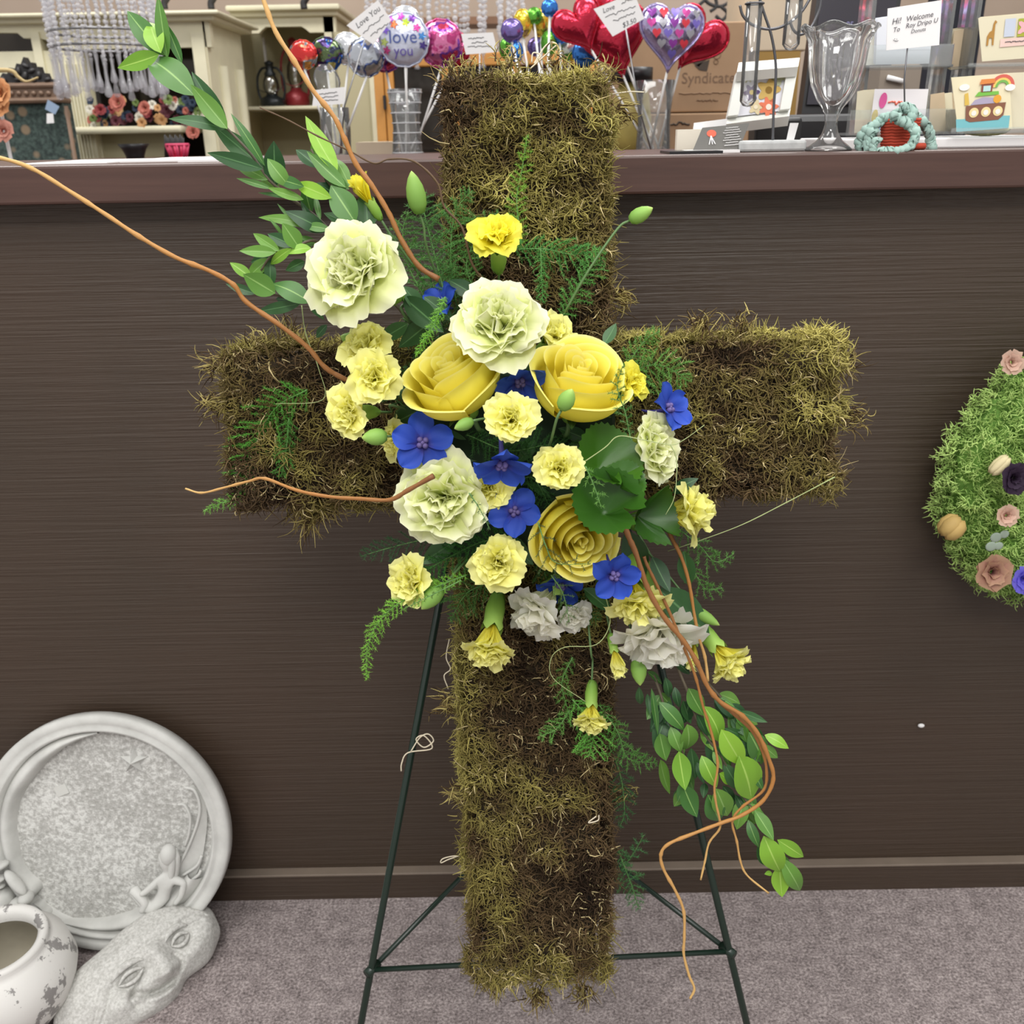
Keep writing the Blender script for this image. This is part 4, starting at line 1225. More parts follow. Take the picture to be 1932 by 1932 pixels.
fill = [(820, 600, 760, 650), (700, 590, 640, 560), (760, 560, 830, 620), (1140, 650, 1160, 615), (880, 830, 830, 790), (1010, 830, 980, 870), (990, 940, 1010, 985), (1110, 830, 1060, 810), (1180, 1000, 1210, 1090), (1230, 1050, 1260, 1110), (1290, 1040, 1300, 1100), (1270, 930, 1310, 905), (1000, 660, 1010, 720), (860, 1020, 800, 1060), (1240, 1110, 1330, 1190), (740, 720, 790, 760), (1040, 940, 1000, 900), (1130, 1000, 1080, 1060), (900, 560, 850, 530), (740, 800, 800, 770), (900, 870, 850, 830), (1080, 820, 1100, 860), (950, 1010, 1000, 1060), (1100, 1110, 1150, 1150), (760, 540, 800, 590), (770, 610, 720, 640), (830, 650, 790, 700), (800, 560, 850, 600)]
branch('dark myrtle sprig filling in between the roses and delphiniums', [[(1000, 800, .06), (985, 860, .02), (980, 900, 0)]], [(a, b, c, d, .045, k_, .45) for a, b, c, d in fill], name='leafy_sprig')

# ------------------------------------------------------------------ galax leaves
def galax(px, py, Rpx, axis, off, label, cone, spin=0.0, roll=0.0):
    c = fx(px, py, off); sc_ = mpp(c) * Rpx; ax = D(*axis)
    o = thing('galax_leaf', label, 'leaf', mw=frame(c, ax) @ Matrix.Rotation(spin, 4, 'Z') @ Matrix.Scale(sc_, 4), group='galax leaves in the cross spray')
    v, f, a = [(0, 0, -cone)], [], [0.05]
    NR, NS = 9, 60
    for i in range(1, NR + 1):
        t = i / NR
        for k in range(NS):
            an = 2 * math.pi * k / NS
            notch = 1 - 0.55 * math.exp(-((an - math.pi) / 0.16) ** 2)
            ser = 1 + (0.035 * (1 if k % 2 else -1) if i == NR else 0)
            r_ = t * notch * ser
            vein = min(abs(((an + R(20)) % R(45)) - R(22.5)) / R(22.5), 1)
            x, y = r_ * math.cos(an), r_ * math.sin(an)
            z = -cone * (1 - t ** 1.2) + 0.05 * math.sin(3 * an) * t * t + 0.03 * (vein - .5) * t + roll * x * x - roll * .3 * y
            v.append((x, y, z)); a.append(0.05 + vein * .9)
    for k in range(NS): f.append((0, 1 + k, 1 + (k + 1) % NS))
    for i in range(NR - 1):
        for k in range(NS):
            k2 = (k + 1) % NS; p, q = 1 + i * NS, 1 + (i + 1) * NS
            f.append((p + k, q + k, q + k2, p + k2))
    link('blade', MB().add(v, f, a).mesh('blade', M['galax']), o, I4)
    stem_part(o, [c - ax * cone * sc_, c - ax * (cone * sc_ + .02), fx(px * .6 + CENTER[0] * .4, py * .6 + CENTER[1] * .4, 0)], 0.0013)
galax(1152, 862, 68, (.4, .45, .75), .10, 'glossy round galax leaf beside the crinkled yellow mini carnation', .7, 2.0, .2)
galax(1180, 905, 42, (.45, .55, .6), .105, 'small curled galax leaf between the two bigger ones', .5, 1.0, .4)
galax(1148, 944, 70, (.05, .42, .85), .125, 'largest round cupped galax leaf overlapping the lowest rose', .85, 2.6, .1)
galax(1236, 972, 56, (.75, .0, .6), .075, 'folded dark galax leaf beside the sideways yellow mini carnation', .7, 2.0, .6)

# ------------------------------------------------------------------ delphinium florets
def sepal_mesh(var):
    k = ('sepal', var)
    if k in _cache: return _cache[k]
    rg = random.Random(var); v, f, a = [], [], []
    NL, NW_ = 9, 8
    b_ = (.25, .05, .4)[var]
    for i in range(NL + 1):
        t = i / NL
        w = .52 * (math.sin(math.pi * min(1, .06 + t * .92)) ** .6) * (0.55 + .5 * t)
        for j in range(NW_ + 1):
            s_ = -1 + 2 * j / NW_
            v.append((.08 + t * .95, s_ * w, b_ * t * (1 - t) * 1.2 + .16 * s_ * s_ * t - .05 * t + .035 * math.sin(5 * s_ + var + 3 * t)))
            a.append(t)
    for i in range(NL):
        for j in range(NW_):
            q = i * (NW_ + 1) + j
            f.append((q, q + 1, q + NW_ + 2, q + NW_ + 1))
    _cache[k] = MB().add(v, f, a).mesh('sepal', M['delph'])
    return _cache[k]
def delphinium(px, py, Rpx, axis, off, label, spin=0.0, cup=0.25):
    rg = random.Random(int(px + py)); c = fx(px, py, off); sc_ = mpp(c) * Rpx; ax = D(*axis)
    o = thing('delphinium_floret', label, 'flower', mw=frame(c, ax, _R) @ Matrix.Rotation(spin, 4, 'Z') @ Matrix.Scale(sc_, 4), group='blue delphiniums in the cross spray')
    for k in range(5):
        link('sepal', sepal_mesh(k % 3), o, Matrix.Rotation(2 * math.pi * k / 5 + rg.uniform(-.12, .12), 4, 'Z') @ Matrix.Rotation(-cup + rg.uniform(-.15, .15), 4, 'Y') @ Matrix.Translation((0, 0, .02 * (k % 2))))
    if 'bee' not in _cache:
        mb = MB()
        for k in range(4):
            a_ = k * math.pi / 2 + .4
            mb.sphere((.13 * math.cos(a_), .13 * math.sin(a_), .14), (.10, .10, .13), 8, 6)
        mb.sphere((0, 0, .12), (.09, .09, .14), 8, 6)
        _cache['bee'] = mb.mesh('bee', M['bee'])
        _cache['spur'] = MB().tube(smooth_path([(0, 0, 0), (0, .05, -.35), (0, .25, -.8), (0, .4, -1.0)], 4), np.linspace(.12, .03, 13), 8).mesh('spur', M['spur'])
    link('bee', _cache['bee'], o, I4)
    link('spur', _cache['spur'], o, I4)
    return o
delphinium(797, 836, 58, (.12, .0, 1), .095, 'wide open blue delphinium floret above the big pale carnation', .3, .1)
delphinium(980, 718, 52, (.15, -.6, .6), .09, 'blue delphinium floret between the two open roses', .5, .35)
delphinium(947, 872, 60, (.0, -.80, .5), .125, 'drooping blue delphinium floret beneath the mini carnation between the roses', .2, .25)
delphinium(970, 966, 50, (.05, .1, 1), .095, 'blue delphinium floret with pale eye beside the lowest rose', .95, .15)
delphinium(1258, 772, 50, (.55, .25, .6), .055, 'blue delphinium floret over the moss arm behind the galax leaves', .8, .3)
delphinium(1158, 1084, 50, (.15, -.35, .9), .105, 'blue delphinium floret directly below the lowest rose tip', .1, .25)
delphinium(1058, 1102, 46, (-.1, -.65, .5), .035, 'dim blue delphinium floret in shade under the lowest rose', .6, .3)
delphinium(838, 574, 42, (-.35, .25, .7), .035, 'small blue delphinium floret behind the big carnation above the roses', .2, .4)

# ------------------------------------------------------------------ buds
def bud(x0, y0, x1, y1, wpx, off, stem, label):
    p0, p1 = fx(x0, y0, off), fx(x1, y1, off + .008)
    ax = p1 - p0; L = ax.length
    o = thing('carnation_bud', label, 'bud', mw=frame(p0, ax) @ Matrix.Scale(L, 4), group='green buds in the cross spray')
    w = wpx * mpp(p0) / L / 2
    if ('budm', round(w, 2)) not in _cache:
        _cache[('budm', round(w, 2))] = MB().lathe([(.02, 0), (w * .55, .03), (w * .9, .2), (w, .42), (w * .86, .64), (w * .52, .84), (w * .2, .95), (.0, 1.0)], 16).mesh('bud_sepals', M['bud'])
    link('bud_sepals', _cache[('budm', round(w, 2))], o, I4)
    for k in range(3):
        link('bract', leaf_mesh('leaf', 0), o, Matrix.Rotation(k * 2.1, 4, 'Z') @ Matrix.Translation((w * .5, 0, 0)) @ Matrix.Rotation(R(-78), 4, 'Y') @ Matrix.Diagonal((.36, .5, .36, 1)))
    stem_part(o, [p0] + [fx(a, b, c) for a, b, c in stem], 0.0011)
bud(792, 404, 776, 322, 37, .075, [(800, 430, .07), (806, 470, .06), (840, 560, .02)], 'tall pointed green bud standing above the fern below the worktop edge')
bud(1188, 416, 1232, 392, 29, .05, [(1165, 432, .05), (1112, 508, .05), (1065, 590, .04)], 'green bud on a long slanting stem beside the upper post')
bud(1060, 772, 1080, 734, 33, .15, [(1050, 792, .15), (1040, 830, .13), (1032, 850, .1)], 'green bud in front of the second rose cup')
bud(892, 794, 857, 809, 24, .135, [(920, 790, .12), (950, 800, .08)], 'tiny green bud under the first rose cup')
bud(730, 823, 682, 826, 33, .095, [(760, 824, .08), (800, 830, .06)], 'plump green bud beside the wide blue delphinium')
bud(832, 1108, 795, 1150, 34, .08, [(850, 1090, .075), (885, 1050, .05)], 'green bud hanging beside the fern threaded mini carnation')
bud(676, 646, 642, 634, 26, .06, [(700, 660, .05), (760, 700, .03)], 'green bud behind the topmost mini carnation of the trio')
bud(1300, 1146, 1358, 1180, 24, .03, [(1275, 1130, .03), (1220, 1060, .01)], 'slender green bud above the cascading branch')
bud(1203, 1240, 1208, 1294, 31, .04, [(1200, 1220, .03), (1170, 1120, .01)], 'green bud hanging under the white carnation')
bud(960, 1040, 935, 1010, 30, .085, [(975, 1050, .07), (985, 1000, .03)], 'round green bud above the open mini carnation on the fern')

# ------------------------------------------------------------------ willow, twigs, tendrils
def willow(label, pts, r0, r1, mat='twig', name='willow_branch', side=None, cat='branch'):
    P = smooth_path([fx(*q) for q in pts], 6)
    n_ = len(P); s_ = mpp(P[n_ // 2])
    rr = np.linspace(r0, r1, n_) * s_
    rr *= 1 + 0.10 * np.sin(np.arange(n_) * 1.3) + 0.22 * (np.arange(n_) % 9 == 0)
    if mat == 'twig':
        o = MB().tube(P, rr, 8).build(name, M[mat])
    else:
        o = MB().tube(P, rr, 6).build(name, M[mat])
    return tag(o, label, cat)
def seq(pts, o0, o1):
    return [(x, y, o0 + (o1 - o0) * i / (len(pts) - 1)) for i, (x, y) in enumerate(pts)]
willow('orange willow branch sweeping across the counter panel to the moss arm', seq([(700, 738), (640, 710), (610, 690), (580, 655), (530, 615), (465, 570), (440, 537), (395, 511), (330, 485), (262, 446), (200, 405), (130, 360), (60, 318), (0, 298), (-60, 292)], .06, .10), 5.2, 3.6)
willow('tall brown willow branch rising past the cream cabinets', seq([(828, 527), (790, 502), (757, 452), (735, 405), (705, 355), (672, 310), (650, 262), (630, 220), (590, 170), (555, 115), (520, 60), (497, 0), (480, -45)], .085, .10), 5.2, 4.2)
willow('thin willow twig with its tip lying over the moss arm end', seq([(818, 898), (770, 925), (735, 943), (680, 941), (620, 937), (560, 925), (500, 903), (470, 908), (420, 921), (380, 930), (350, 922)], .145, .09), 4.6, 1.8)
willow('thin dark twig arching above the worktop edge', seq([(930, 547), (892, 500), (872, 430), (838, 390), (825, 345), (782, 305), (735, 300), (705, 308), (660, 285), (600, 257), (540, 225), (490, 203)], .05, .08), 2.6, 1.4, 'twig_dark')
willow('long orange willow stem looping down past the easel leg', seq([(1170, 960), (1183, 1005), (1200, 1045), (1220, 1105), (1250, 1160), (1290, 1210), (1315, 1250), (1335, 1295), (1360, 1325), (1400, 1350), (1430, 1385), (1450, 1430), (1459, 1470), (1440, 1510), (1400, 1538), (1360, 1553), (1310, 1572), (1262, 1592), (1247, 1612), (1252, 1640), (1275, 1682), (1290, 1720), (1291, 1770), (1290, 1800), (1300, 1840), (1310, 1865), (1302, 1884)], .095, .075), 5.0, 2.4)
willow('thin willow stem hanging straight over the cascading leaves', seq([(1215, 1050), (1221, 1066), (1242, 1110), (1268, 1166), (1288, 1216), (1301, 1247), (1314, 1283), (1327, 1335), (1340, 1374), (1354, 1438), (1348, 1485), (1351, 1516), (1358, 1548), (1357, 1565), (1338, 1590), (1330, 1625), (1322, 1660)], .08, .075), 3.0, 2.0)
willow('willow side stem following inside the long loop', seq([(1350, 1316), (1363, 1330), (1413, 1373), (1436, 1412), (1446, 1451), (1441, 1490), (1402, 1521), (1384, 1542), (1382, 1558), (1390, 1587), (1397, 1625), (1410, 1652), (1450, 1685)], .083, .075), 3.2, 1.8)
willow('short reddish willow stem beside the sideways mini carnation', seq([(1245, 960), (1265, 1010), (1285, 1050), (1300, 1100), (1310, 1160), (1318, 1200), (1330, 1240), (1336, 1285)], .05, .055), 3.8, 2.6)
for pts, o_, lab in (([(1103, 871), (1142, 844), (1167, 823), (1210, 829), (1265, 839), (1290, 830), (1329, 802)], .135, 'pale curling tendril lying over the galax leaves'), ([(1265, 839), (1275, 860), (1277, 890), (1272, 939), (1256, 971)], .12, 'pale tendril hanging beside the folded galax leaf'),
                     ([(1141, 1117), (1151, 1174), (1125, 1216), (1066, 1221), (1040, 1242), (1044, 1280), (1105, 1324)], .06, 'looping pale tendril on the lower moss post'), ([(569, 576), (577, 630), (601, 695), (609, 754), (520, 762)], .03, 'thin green tendril crossing the moss arm under the willow branch'),
                     ([(1575, 900), (1480, 950), (1400, 990), (1320, 1020), (1260, 1040)], .02, 'thin straight tendril reaching under the moss arm end')):
    willow(lab, [(x, y, o_) for x, y in pts], 1.1, 0.6, 'tendril', 'tendril', cat='tendril')

# ------------------------------------------------------------------ asparagus fern
n = NT('asparagus_fern'); a = n.node('ShaderNodeAttribute', attribute_name='tint')
n.link(a.outputs['Color'], n.b.inputs['Base Color']); n.set(Roughness=0.5)
M['fern'] = n.m
M['fern_stem'] = plain('fern_stem', '#5f8a4a', 0.5)
def fern(label, pts, width, off, shade='#4d8a3c', dens=1.0, tipoff=None, seed=0, needle=6.5):
    """feathery spray: stem through the points, flat side twigs and hair-fine needles"""
    rg = np.random.default_rng(int(pts[0][0] * 3 + pts[0][1] + seed))
    tipoff = off if tipoff is None else tipoff
    P = smooth_path([fx(x, y, off + (tipoff - off) * i / (len(pts) - 1)) for i, (x, y) in enumerate(pts)], 10)
    s_ = mpp(P[0])
    o = thing('asparagus_fern_sprig', label, 'fern', tuple(P[0]), group='asparagus fern in the cross spray')
    MB().tube(P, np.linspace(1.4, .5, len(P)) * s_, 5).build('stem', M['fern_stem'], o)
    Pn = np.array([tuple(p) for p in P])
    seg = np.linalg.norm(np.diff(Pn, axis=0), axis=1); cum = np.concatenate([[0], np.cumsum(seg)])
    step = 5.0 * s_ / dens
    N = max(6, int(cum[-1] / step))
    bases, dirs = [], []
    for i in range(N):
        t = (i + .5) / N
        q = np.array([np.interp(t * cum[-1], cum, Pn[:, c]) for c in range(3)])
        k = min(len(Pn) - 2, int(t * (len(Pn) - 1)))
        T = Pn[k + 1] - Pn[k]; T /= np.linalg.norm(T)
        view = np.array(CAM) - q; view /= np.linalg.norm(view)
        S = np.cross(T, view) * (1 if i % 2 else -1); S /= np.linalg.norm(S)
        bl = width * s_ * (math.sin(math.pi * min(1, .12 + t * .88)) ** .6) * (.6 + .5 * rg.random())
        d = S * .8 + T * .55 + view * rg.normal() * .35 + rg.normal(size=3) * .15
        d /= np.linalg.norm(d)
        nb = max(4, int(bl / (1.7 * s_)))
        for m_ in range(nb):
            u = m_ / nb
            pp = q + d * bl * u + np.array((0, 0, -1)) * (bl * .18 * u * u)
            for _ in range(3):
                bases.append(pp)
                dd = d * .75 + rg.normal(size=3) * .75
                dirs.append(dd)
    for i in range(N * 5):       # needles on the main stem itself
        t = rg.random()
        bases.append(np.array([np.interp(t * cum[-1], cum, Pn[:, c]) for c in range(3)])); dirs.append(rg.normal(size=3))
    B_, D_ = np.array(bases), np.array(dirs)
    global RNG
    ln = needle * s_ * (.6 + .7 * rg.random(len(B_)))
    V, Q = strands(B_, D_, ln, np.full(len(B_), .5 * s_), K=2, curl=.15)
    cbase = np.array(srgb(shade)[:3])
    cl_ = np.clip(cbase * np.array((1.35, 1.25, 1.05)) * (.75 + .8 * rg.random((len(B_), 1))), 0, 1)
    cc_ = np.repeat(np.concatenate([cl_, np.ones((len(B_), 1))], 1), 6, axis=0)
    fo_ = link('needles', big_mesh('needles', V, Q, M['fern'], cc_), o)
    fo_['kind'] = 'stuff'
    return o
fern('bright green fern spray drooping over the moss arm end', [(580, 735), (520, 770), (480, 840), (440, 920)], 62, .015, '#4a8a34', tipoff=-.01)
fern('fern tip poking out below the willow twig end', [(470, 880), (450, 935), (415, 950), (385, 965)], 18, -.005, '#5f9440')
fern('fern frond hanging on the inner moss arm', [(545, 790), (540, 850), (530, 900)], 34, .01, '#3f7a32')
fern('dark fern spray reaching out below the arm onto the counter panel', [(850, 1010), (790, 1020), (730, 1035), (680, 1050)], 42, -.02, '#33563a', dens=.8)
fern('long drooping fern frond under the threaded mini carnation', [(880, 1085), (815, 1110), (750, 1140), (710, 1180), (692, 1230), (692, 1282)], 24, .085, '#6aa23c')
fern('upright fern spray behind the tall pointed bud', [(840, 560), (820, 480), (800, 400), (795, 360)], 66, .03, '#40703a')
fern('leaning fern spray against the upper post', [(860, 570), (850, 480), (860, 400), (890, 360)], 60, .02, '#4a7d3e')
fern('feathery fern spray between the willow end and the tall bud', [(800, 560), (770, 500), (760, 440), (770, 400)], 48, .03, '#4a7a3c')
fern('short fern spray behind the lemon carnation stem', [(900, 560), (880, 500), (905, 440), (940, 400)], 46, .015, '#4f8040')
fern('low fern spray beside the small blue delphinium', [(830, 620), (800, 580), (820, 530), (860, 500)], 44, .025, '#44743a')
fern('thin fern frond climbing the upper post', [(985, 470), (975, 380), (985, 320), (995, 255)], 26, .012, '#6d9c3c', dens=.8)
fern('fern frond spreading across the upper post beside the lemon carnation', [(965, 470), (1030, 470), (1080, 480), (1135, 470)], 46, .02, '#4a8a48')
fern('fern frond hanging on the post above the roses', [(1020, 470), (1022, 520), (1024, 570)], 22, .03, '#4f8f4a')
fern('fern spray along the slanting bud stem', [(1060, 600), (1085, 550), (1115, 500), (1140, 470)], 42, .03, '#4f8a44')
fern('fern spray lying on the moss arm beyond the second rose', [(1150, 760), (1200, 700), (1250, 690), (1300, 720)], 66, .02, '#5c8f48')
fern('fern spray standing between the second rose and the arm', [(1170, 740), (1190, 680), (1220, 640), (1245, 625)], 40, .02, '#56883f')
fern('dark fern threads in front of the second rose side', [(1190, 830), (1180, 780), (1165, 730), (1175, 690)], 22, .13, '#3c6a30', dens=.7)
fern('fern spray hanging beyond the sideways mini carnation', [(1270, 990), (1320, 1030), (1350, 1060), (1385, 1045)], 34, .01, '#4f8040', dens=.8)
fern('lower fern spray hanging beyond the willow stems', [(1280, 1040), (1310, 1080), (1330, 1110), (1365, 1110)], 30, .01, '#4f8040', dens=.8)
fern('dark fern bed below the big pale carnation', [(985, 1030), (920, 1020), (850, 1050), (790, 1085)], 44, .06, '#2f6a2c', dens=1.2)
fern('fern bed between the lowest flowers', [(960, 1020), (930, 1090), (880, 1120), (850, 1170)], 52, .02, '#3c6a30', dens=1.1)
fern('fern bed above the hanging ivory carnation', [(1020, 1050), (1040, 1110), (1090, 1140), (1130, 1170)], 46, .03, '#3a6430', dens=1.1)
fern('fine dark fern thread across the lowest rose', [(1015, 985), (1030, 1030), (1050, 1062), (1115, 1064)], 34, .145, '#31482a', dens=.45, needle=5)
fern('dark fern thread across the big pale carnation', [(885, 930), (905, 960), (925, 1000)], 12, .15, '#3a5a34', dens=.5, needle=5)
fern('dark fern thread over the ivory carnations', [(1040, 1085), (1062, 1120), (1075, 1175)], 34, .075, '#4a6a3c', dens=.5, needle=5)
fern('fern threads over the yellow mini carnation beside the green bud', [(870, 1095), (820, 1120), (760, 1150)], 8, .12, '#48682c', dens=.7, needle=5)
fern('small fern sprig on the largest galax leaf', [(1105, 880), (1122, 920), (1135, 960)], 22, .155, '#5a8a44', dens=.45)
fern('bright fern band between the big carnations', [(840, 560), (815, 620), (785, 670)], 14, .12, '#6aa53a', dens=1.3)
fern('fern spray hanging below the lowest mini carnation', [(1080, 1320), (1120, 1370), (1110, 1430)], 52, .03, '#5a9a44')
fern('fern spray trailing off the post beside the cascading leaves', [(1130, 1330), (1165, 1380), (1185, 1430), (1240, 1440)], 40, .01, '#4f8440', dens=.9)
fern('small fern frond on the lower moss post', [(1075, 1340), (1050, 1375), (1015, 1390)], 30, .02, '#5c8f48', dens=.9)
fern('fern threads beside the looping tendril', [(1080, 1240), (1060, 1290), (1075, 1350)], 26, .02, '#54843f', dens=.7)
fern('dark fern hanging along the side of the post', [(1150, 1400), (1172, 1470), (1178, 1530), (1170, 1560)], 34, -.02, '#33603a', dens=.7)
fern('fern tuft low beside the post above the carpet', [(1165, 1600), (1180, 1640), (1195, 1680), (1205, 1715)], 32, -.03, '#3f7044', dens=.9)
fern('faint fern frond standing off the post before the base board', [(1172, 1640), (1195, 1610), (1215, 1575)], 24, -.04, '#3f6f48', dens=.6)
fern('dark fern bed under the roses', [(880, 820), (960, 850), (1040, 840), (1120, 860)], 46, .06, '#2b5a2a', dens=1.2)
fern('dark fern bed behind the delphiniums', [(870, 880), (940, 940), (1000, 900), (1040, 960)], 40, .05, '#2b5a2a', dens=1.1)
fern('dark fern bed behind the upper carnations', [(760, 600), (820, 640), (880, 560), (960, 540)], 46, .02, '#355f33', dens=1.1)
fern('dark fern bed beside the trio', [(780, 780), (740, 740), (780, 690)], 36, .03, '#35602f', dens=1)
# foam block that holds the stems
fb = MB(); fm_c = fx(985, 860, 0)
v8 = []
for dx, dy, dz in [(x, y, z) for z in (-.01, .045) for y in (-.09, .09) for x in (-.085, .085)]:
    v8.append(tuple(fm_c + EX * dx + EY * dy + EN * dz))
fb.add(v8, [(0, 2, 3, 1), (4, 5, 7, 6), (0, 1, 5, 4), (2, 6, 7, 3), (0, 4, 6, 2), (1, 3, 7, 5)])
tag(fb.build('floral_foam', plain('wet_floral_foam', '#1c2f1e', 0.95, var=0.3), None, False, bevel=.012), 'dark green block of floral foam hidden deep among the flowers', 'foam')
# ================================================================== SHOP BEHIND THE COUNTER
def px_rect(x0, x1, y0, y1, Y):
    ym, xm = (y0 + y1) / 2, (x0 + x1) / 2
    return at(x0, ym, Y).x, at(x1, ym, Y).x, at(xm, y1, Y).z, at(xm, y0, Y).z
def pbox(name, x0, x1, y0, y1, Y, dep, mat, parent=None, zb=None, bevel=0.0, label=None):
    xl, xr, z0, z1 = px_rect(x0, x1, y0, y1, Y)
    if zb is not None: z0 = zb
    o = MB().box((xl, Y, z0), (xr, Y + dep, z1)).build(name, M[mat] if isinstance(mat, str) else mat, parent, False, bevel)
    if label: o['label'] = label
    return o
def card(name, corners, Y, mat, parent=None, th=0.001, dy=0.0):
    """flat sheet through four pixels (TL, TR, BR, BL); dy leans the top back"""
    P = [at(x, y, Y + (dy if i < 2 else 0)) for i, (x, y) in enumerate(corners)]
    nrm = (P[1] - P[0]).cross(P[3] - P[0]).normalized()
    if nrm.dot(CAM - P[0]) < 0: nrm = -nrm
    v = [tuple(p) for p in P] + [tuple(p - nrm * th) for p in P]
    o = MB().add(v, [(0, 1, 2, 3), (7, 6, 5, 4), (0, 4, 5, 1), (1, 5, 6, 2), (2, 6, 7, 3), (3, 7, 4, 0)]).build(name, M[mat] if isinstance(mat, str) else mat, parent, False)
    c = (P[0] + P[1] + P[2] + P[3]) / 4
    fr = frame(c + nrm * 0.0006, nrm, P[1] - P[0])
    return o, fr, (P[1] - P[0]).length, (P[3] - P[0]).length
def put(name, me, parent, fr, x, y, z=0.0, rot=0.0):
    """flat print on a card frame"""
    return link(name, me, parent, (pm(parent).inverted() if parent else I4) @ fr @ Matrix.Translation((x, y, z)) @ Matrix.Rotation(rot, 4, 'Z'))
def scribble(w, amp, mat, seed, r=0.0004, freq=9):
    rg = random.Random(seed)
    P = [(-w / 2 + w * i / (freq * 2), amp * rg.uniform(-1, 1), 0) for i in range(freq * 2 + 1)]
    return MB().tube(smooth_path(P, 3), r, 4).mesh('handwriting', mat)
def poly_mesh(name, pts, mat):
    n_ = len(pts)
    return MB().add([(0, 0, 0)] + [(x, y, 0) for x, y in pts], [(0, 1 + i, 1 + (i + 1) % n_) for i in range(n_)]).mesh(name, mat, False)
def disc(name, rx, ry, mat, n_=20):
    return poly_mesh(name, [(rx * math.cos(2 * math.pi * k / n_), ry * math.sin(2 * math.pi * k / n_)) for k in range(n_)], mat)
def HEART(n_=28):
    out = []
    for k in range(n_):
        t = 2 * math.pi * k / n_
        out.append((16 * math.sin(t) ** 3 / 16, (13 * math.cos(t) - 5 * math.cos(2 * t) - 2 * math.cos(3 * t) - math.cos(4 * t)) / 15.0))
    return out
tz = top_z

# ------------------------------------------------------------------ cream hutch (mantel) and cream shelf cabinet
YA = 3.2
hutch = thing('cream_hutch', 'wide cream painted hutch with dark mirror and fluted pilasters behind the crystal strands', 'hutch', (at(200, 150, YA).x, YA, 0))
pbox('cornice', -60, 412, 22, 30, YA - .06, .5, 'cream', hutch, bevel=.006); pbox('cornice', -60, 404, 30, 42, YA - .03, .46, 'cream', hutch, bevel=.006)
xl, xr, z0, z1 = px_rect(-60, 396, 42, 88, YA)
def X(px, py=150, Y=YA): return at(px, py, Y).x
def Zp(px, py, Y=YA): return at(px, py, Y).z
# frieze with shaped apron over the two openings
zt, zm, za = Zp(200, 42), Zp(200, 92), Zp(200, 62)
poly = [(X(-60, 60), zt), (X(396, 60), zt), (X(396, 60), zm), (X(340, 90), zm), (X(150, 90), zm), (X(78, 90), Zp(78, 72)), (X(48, 90), Zp(48, 72)), (X(36, 80), Zp(36, 62)), (X(-60, 80), Zp(0, 60))]
MB().prism(poly, YA, YA + .03).build('frieze', M['cream'], hutch, False)
pbox('rail', -60, 120, 97, 160, YA, .03, 'cream', hutch)
for x0, x1 in ((78, 94), (112, 166), (374, 397)):
    pbox('stile', x0, x1, 60, 300, YA - .01, .06, 'cream', hutch, zb=0)
for k in range(6):
    pbox('flute', 130 + k * 6, 133 + k * 6, 120, 300, YA - .016, .01, 'cream', hutch, zb=.3)
pbox('side_panel', 396, 400, 30, 300, YA, .42, 'cream', hutch, zb=0)
for px_ in (408, 424):
    MB().tube([(X(399) + .004, YA + .12 + (px_ - 408) * .012, .2), (X(399) + .004, YA + .12 + (px_ - 408) * .012, Zp(410, 120))], .018, 12).build('column', M['cream'], hutch)
pbox('mirror', -60, 390, 42, 300, YA + .25, .02, 'dark_mirror', hutch, zb=0)
pbox('shelf', 136, 342, 238, 252, YA - .06, .3, 'cream', hutch, bevel=.008)
pbox('lower_panel', 150, 345, 252, 300, YA + .03, .02, 'cream_dark', hutch, zb=0)
pbox('lower_stile', 178, 192, 252, 300, YA + .02, .02, 'cream', hutch, zb=0)

YB = 3.7
cab = thing('cream_cabinet', 'cream cabinet with arched apron holding the black and red lanterns', 'cabinet', (at(540, 150, YB).x, YB, 0))
pbox('cornice', 424, 640, 8, 19, YB - .05, .45, 'cream', cab, bevel=.006); pbox('cornice', 432, 636, 19, 31, YB - .02, .4, 'cream', cab, bevel=.006)
def XB(px): return at(px, 60, YB).x
def ZB(py): return at(540, py, YB).z
arch = [(XB(440), ZB(31)), (XB(634), ZB(31)), (XB(634), ZB(62)), (XB(584), ZB(62)), (XB(578), ZB(56)), (XB(569), ZB(50)), (XB(502), ZB(50)), (XB(494), ZB(56)), (XB(488), ZB(62)), (XB(440), ZB(62))]
MB().prism(arch, YB, YB + .03).build('apron', M['cream'], cab, False)
pbox('stile', 440, 457, 31, 300, YB, .03, 'cream', cab, zb=0); pbox('stile', 620, 636, 31, 300, YB, .03, 'cream', cab, zb=0)
pbox('back_panel', 445, 634, 31, 300, YB + .36, .02, 'cream_dark', cab, zb=0)
pbox('shelf', 452, 628, 200, 207, YB + .02, .34, 'cream', cab, bevel=.004)
pbox('side_panel', 634, 638, 31, 300, YB, .38, 'cream_dark', cab, zb=0); pbox('side_panel', 440, 444, 31, 300, YB + .03, .33, 'cream', cab, zb=0)
shelf_z = Zp(540, 200, YB)
pn = thing('tall_cream_panel', 'plain dull cream tall cupboard beside the pine cabinet', 'cupboard', (X(680, 150, 3.68), 3.68, 0))
pbox('front_panel', 640, 700, 60, 300, 3.68, .02, 'cream_dark', pn, zb=0); pbox('edge_trim', 699, 709, 60, 300, 3.67, .03, 'cream', pn, zb=0)

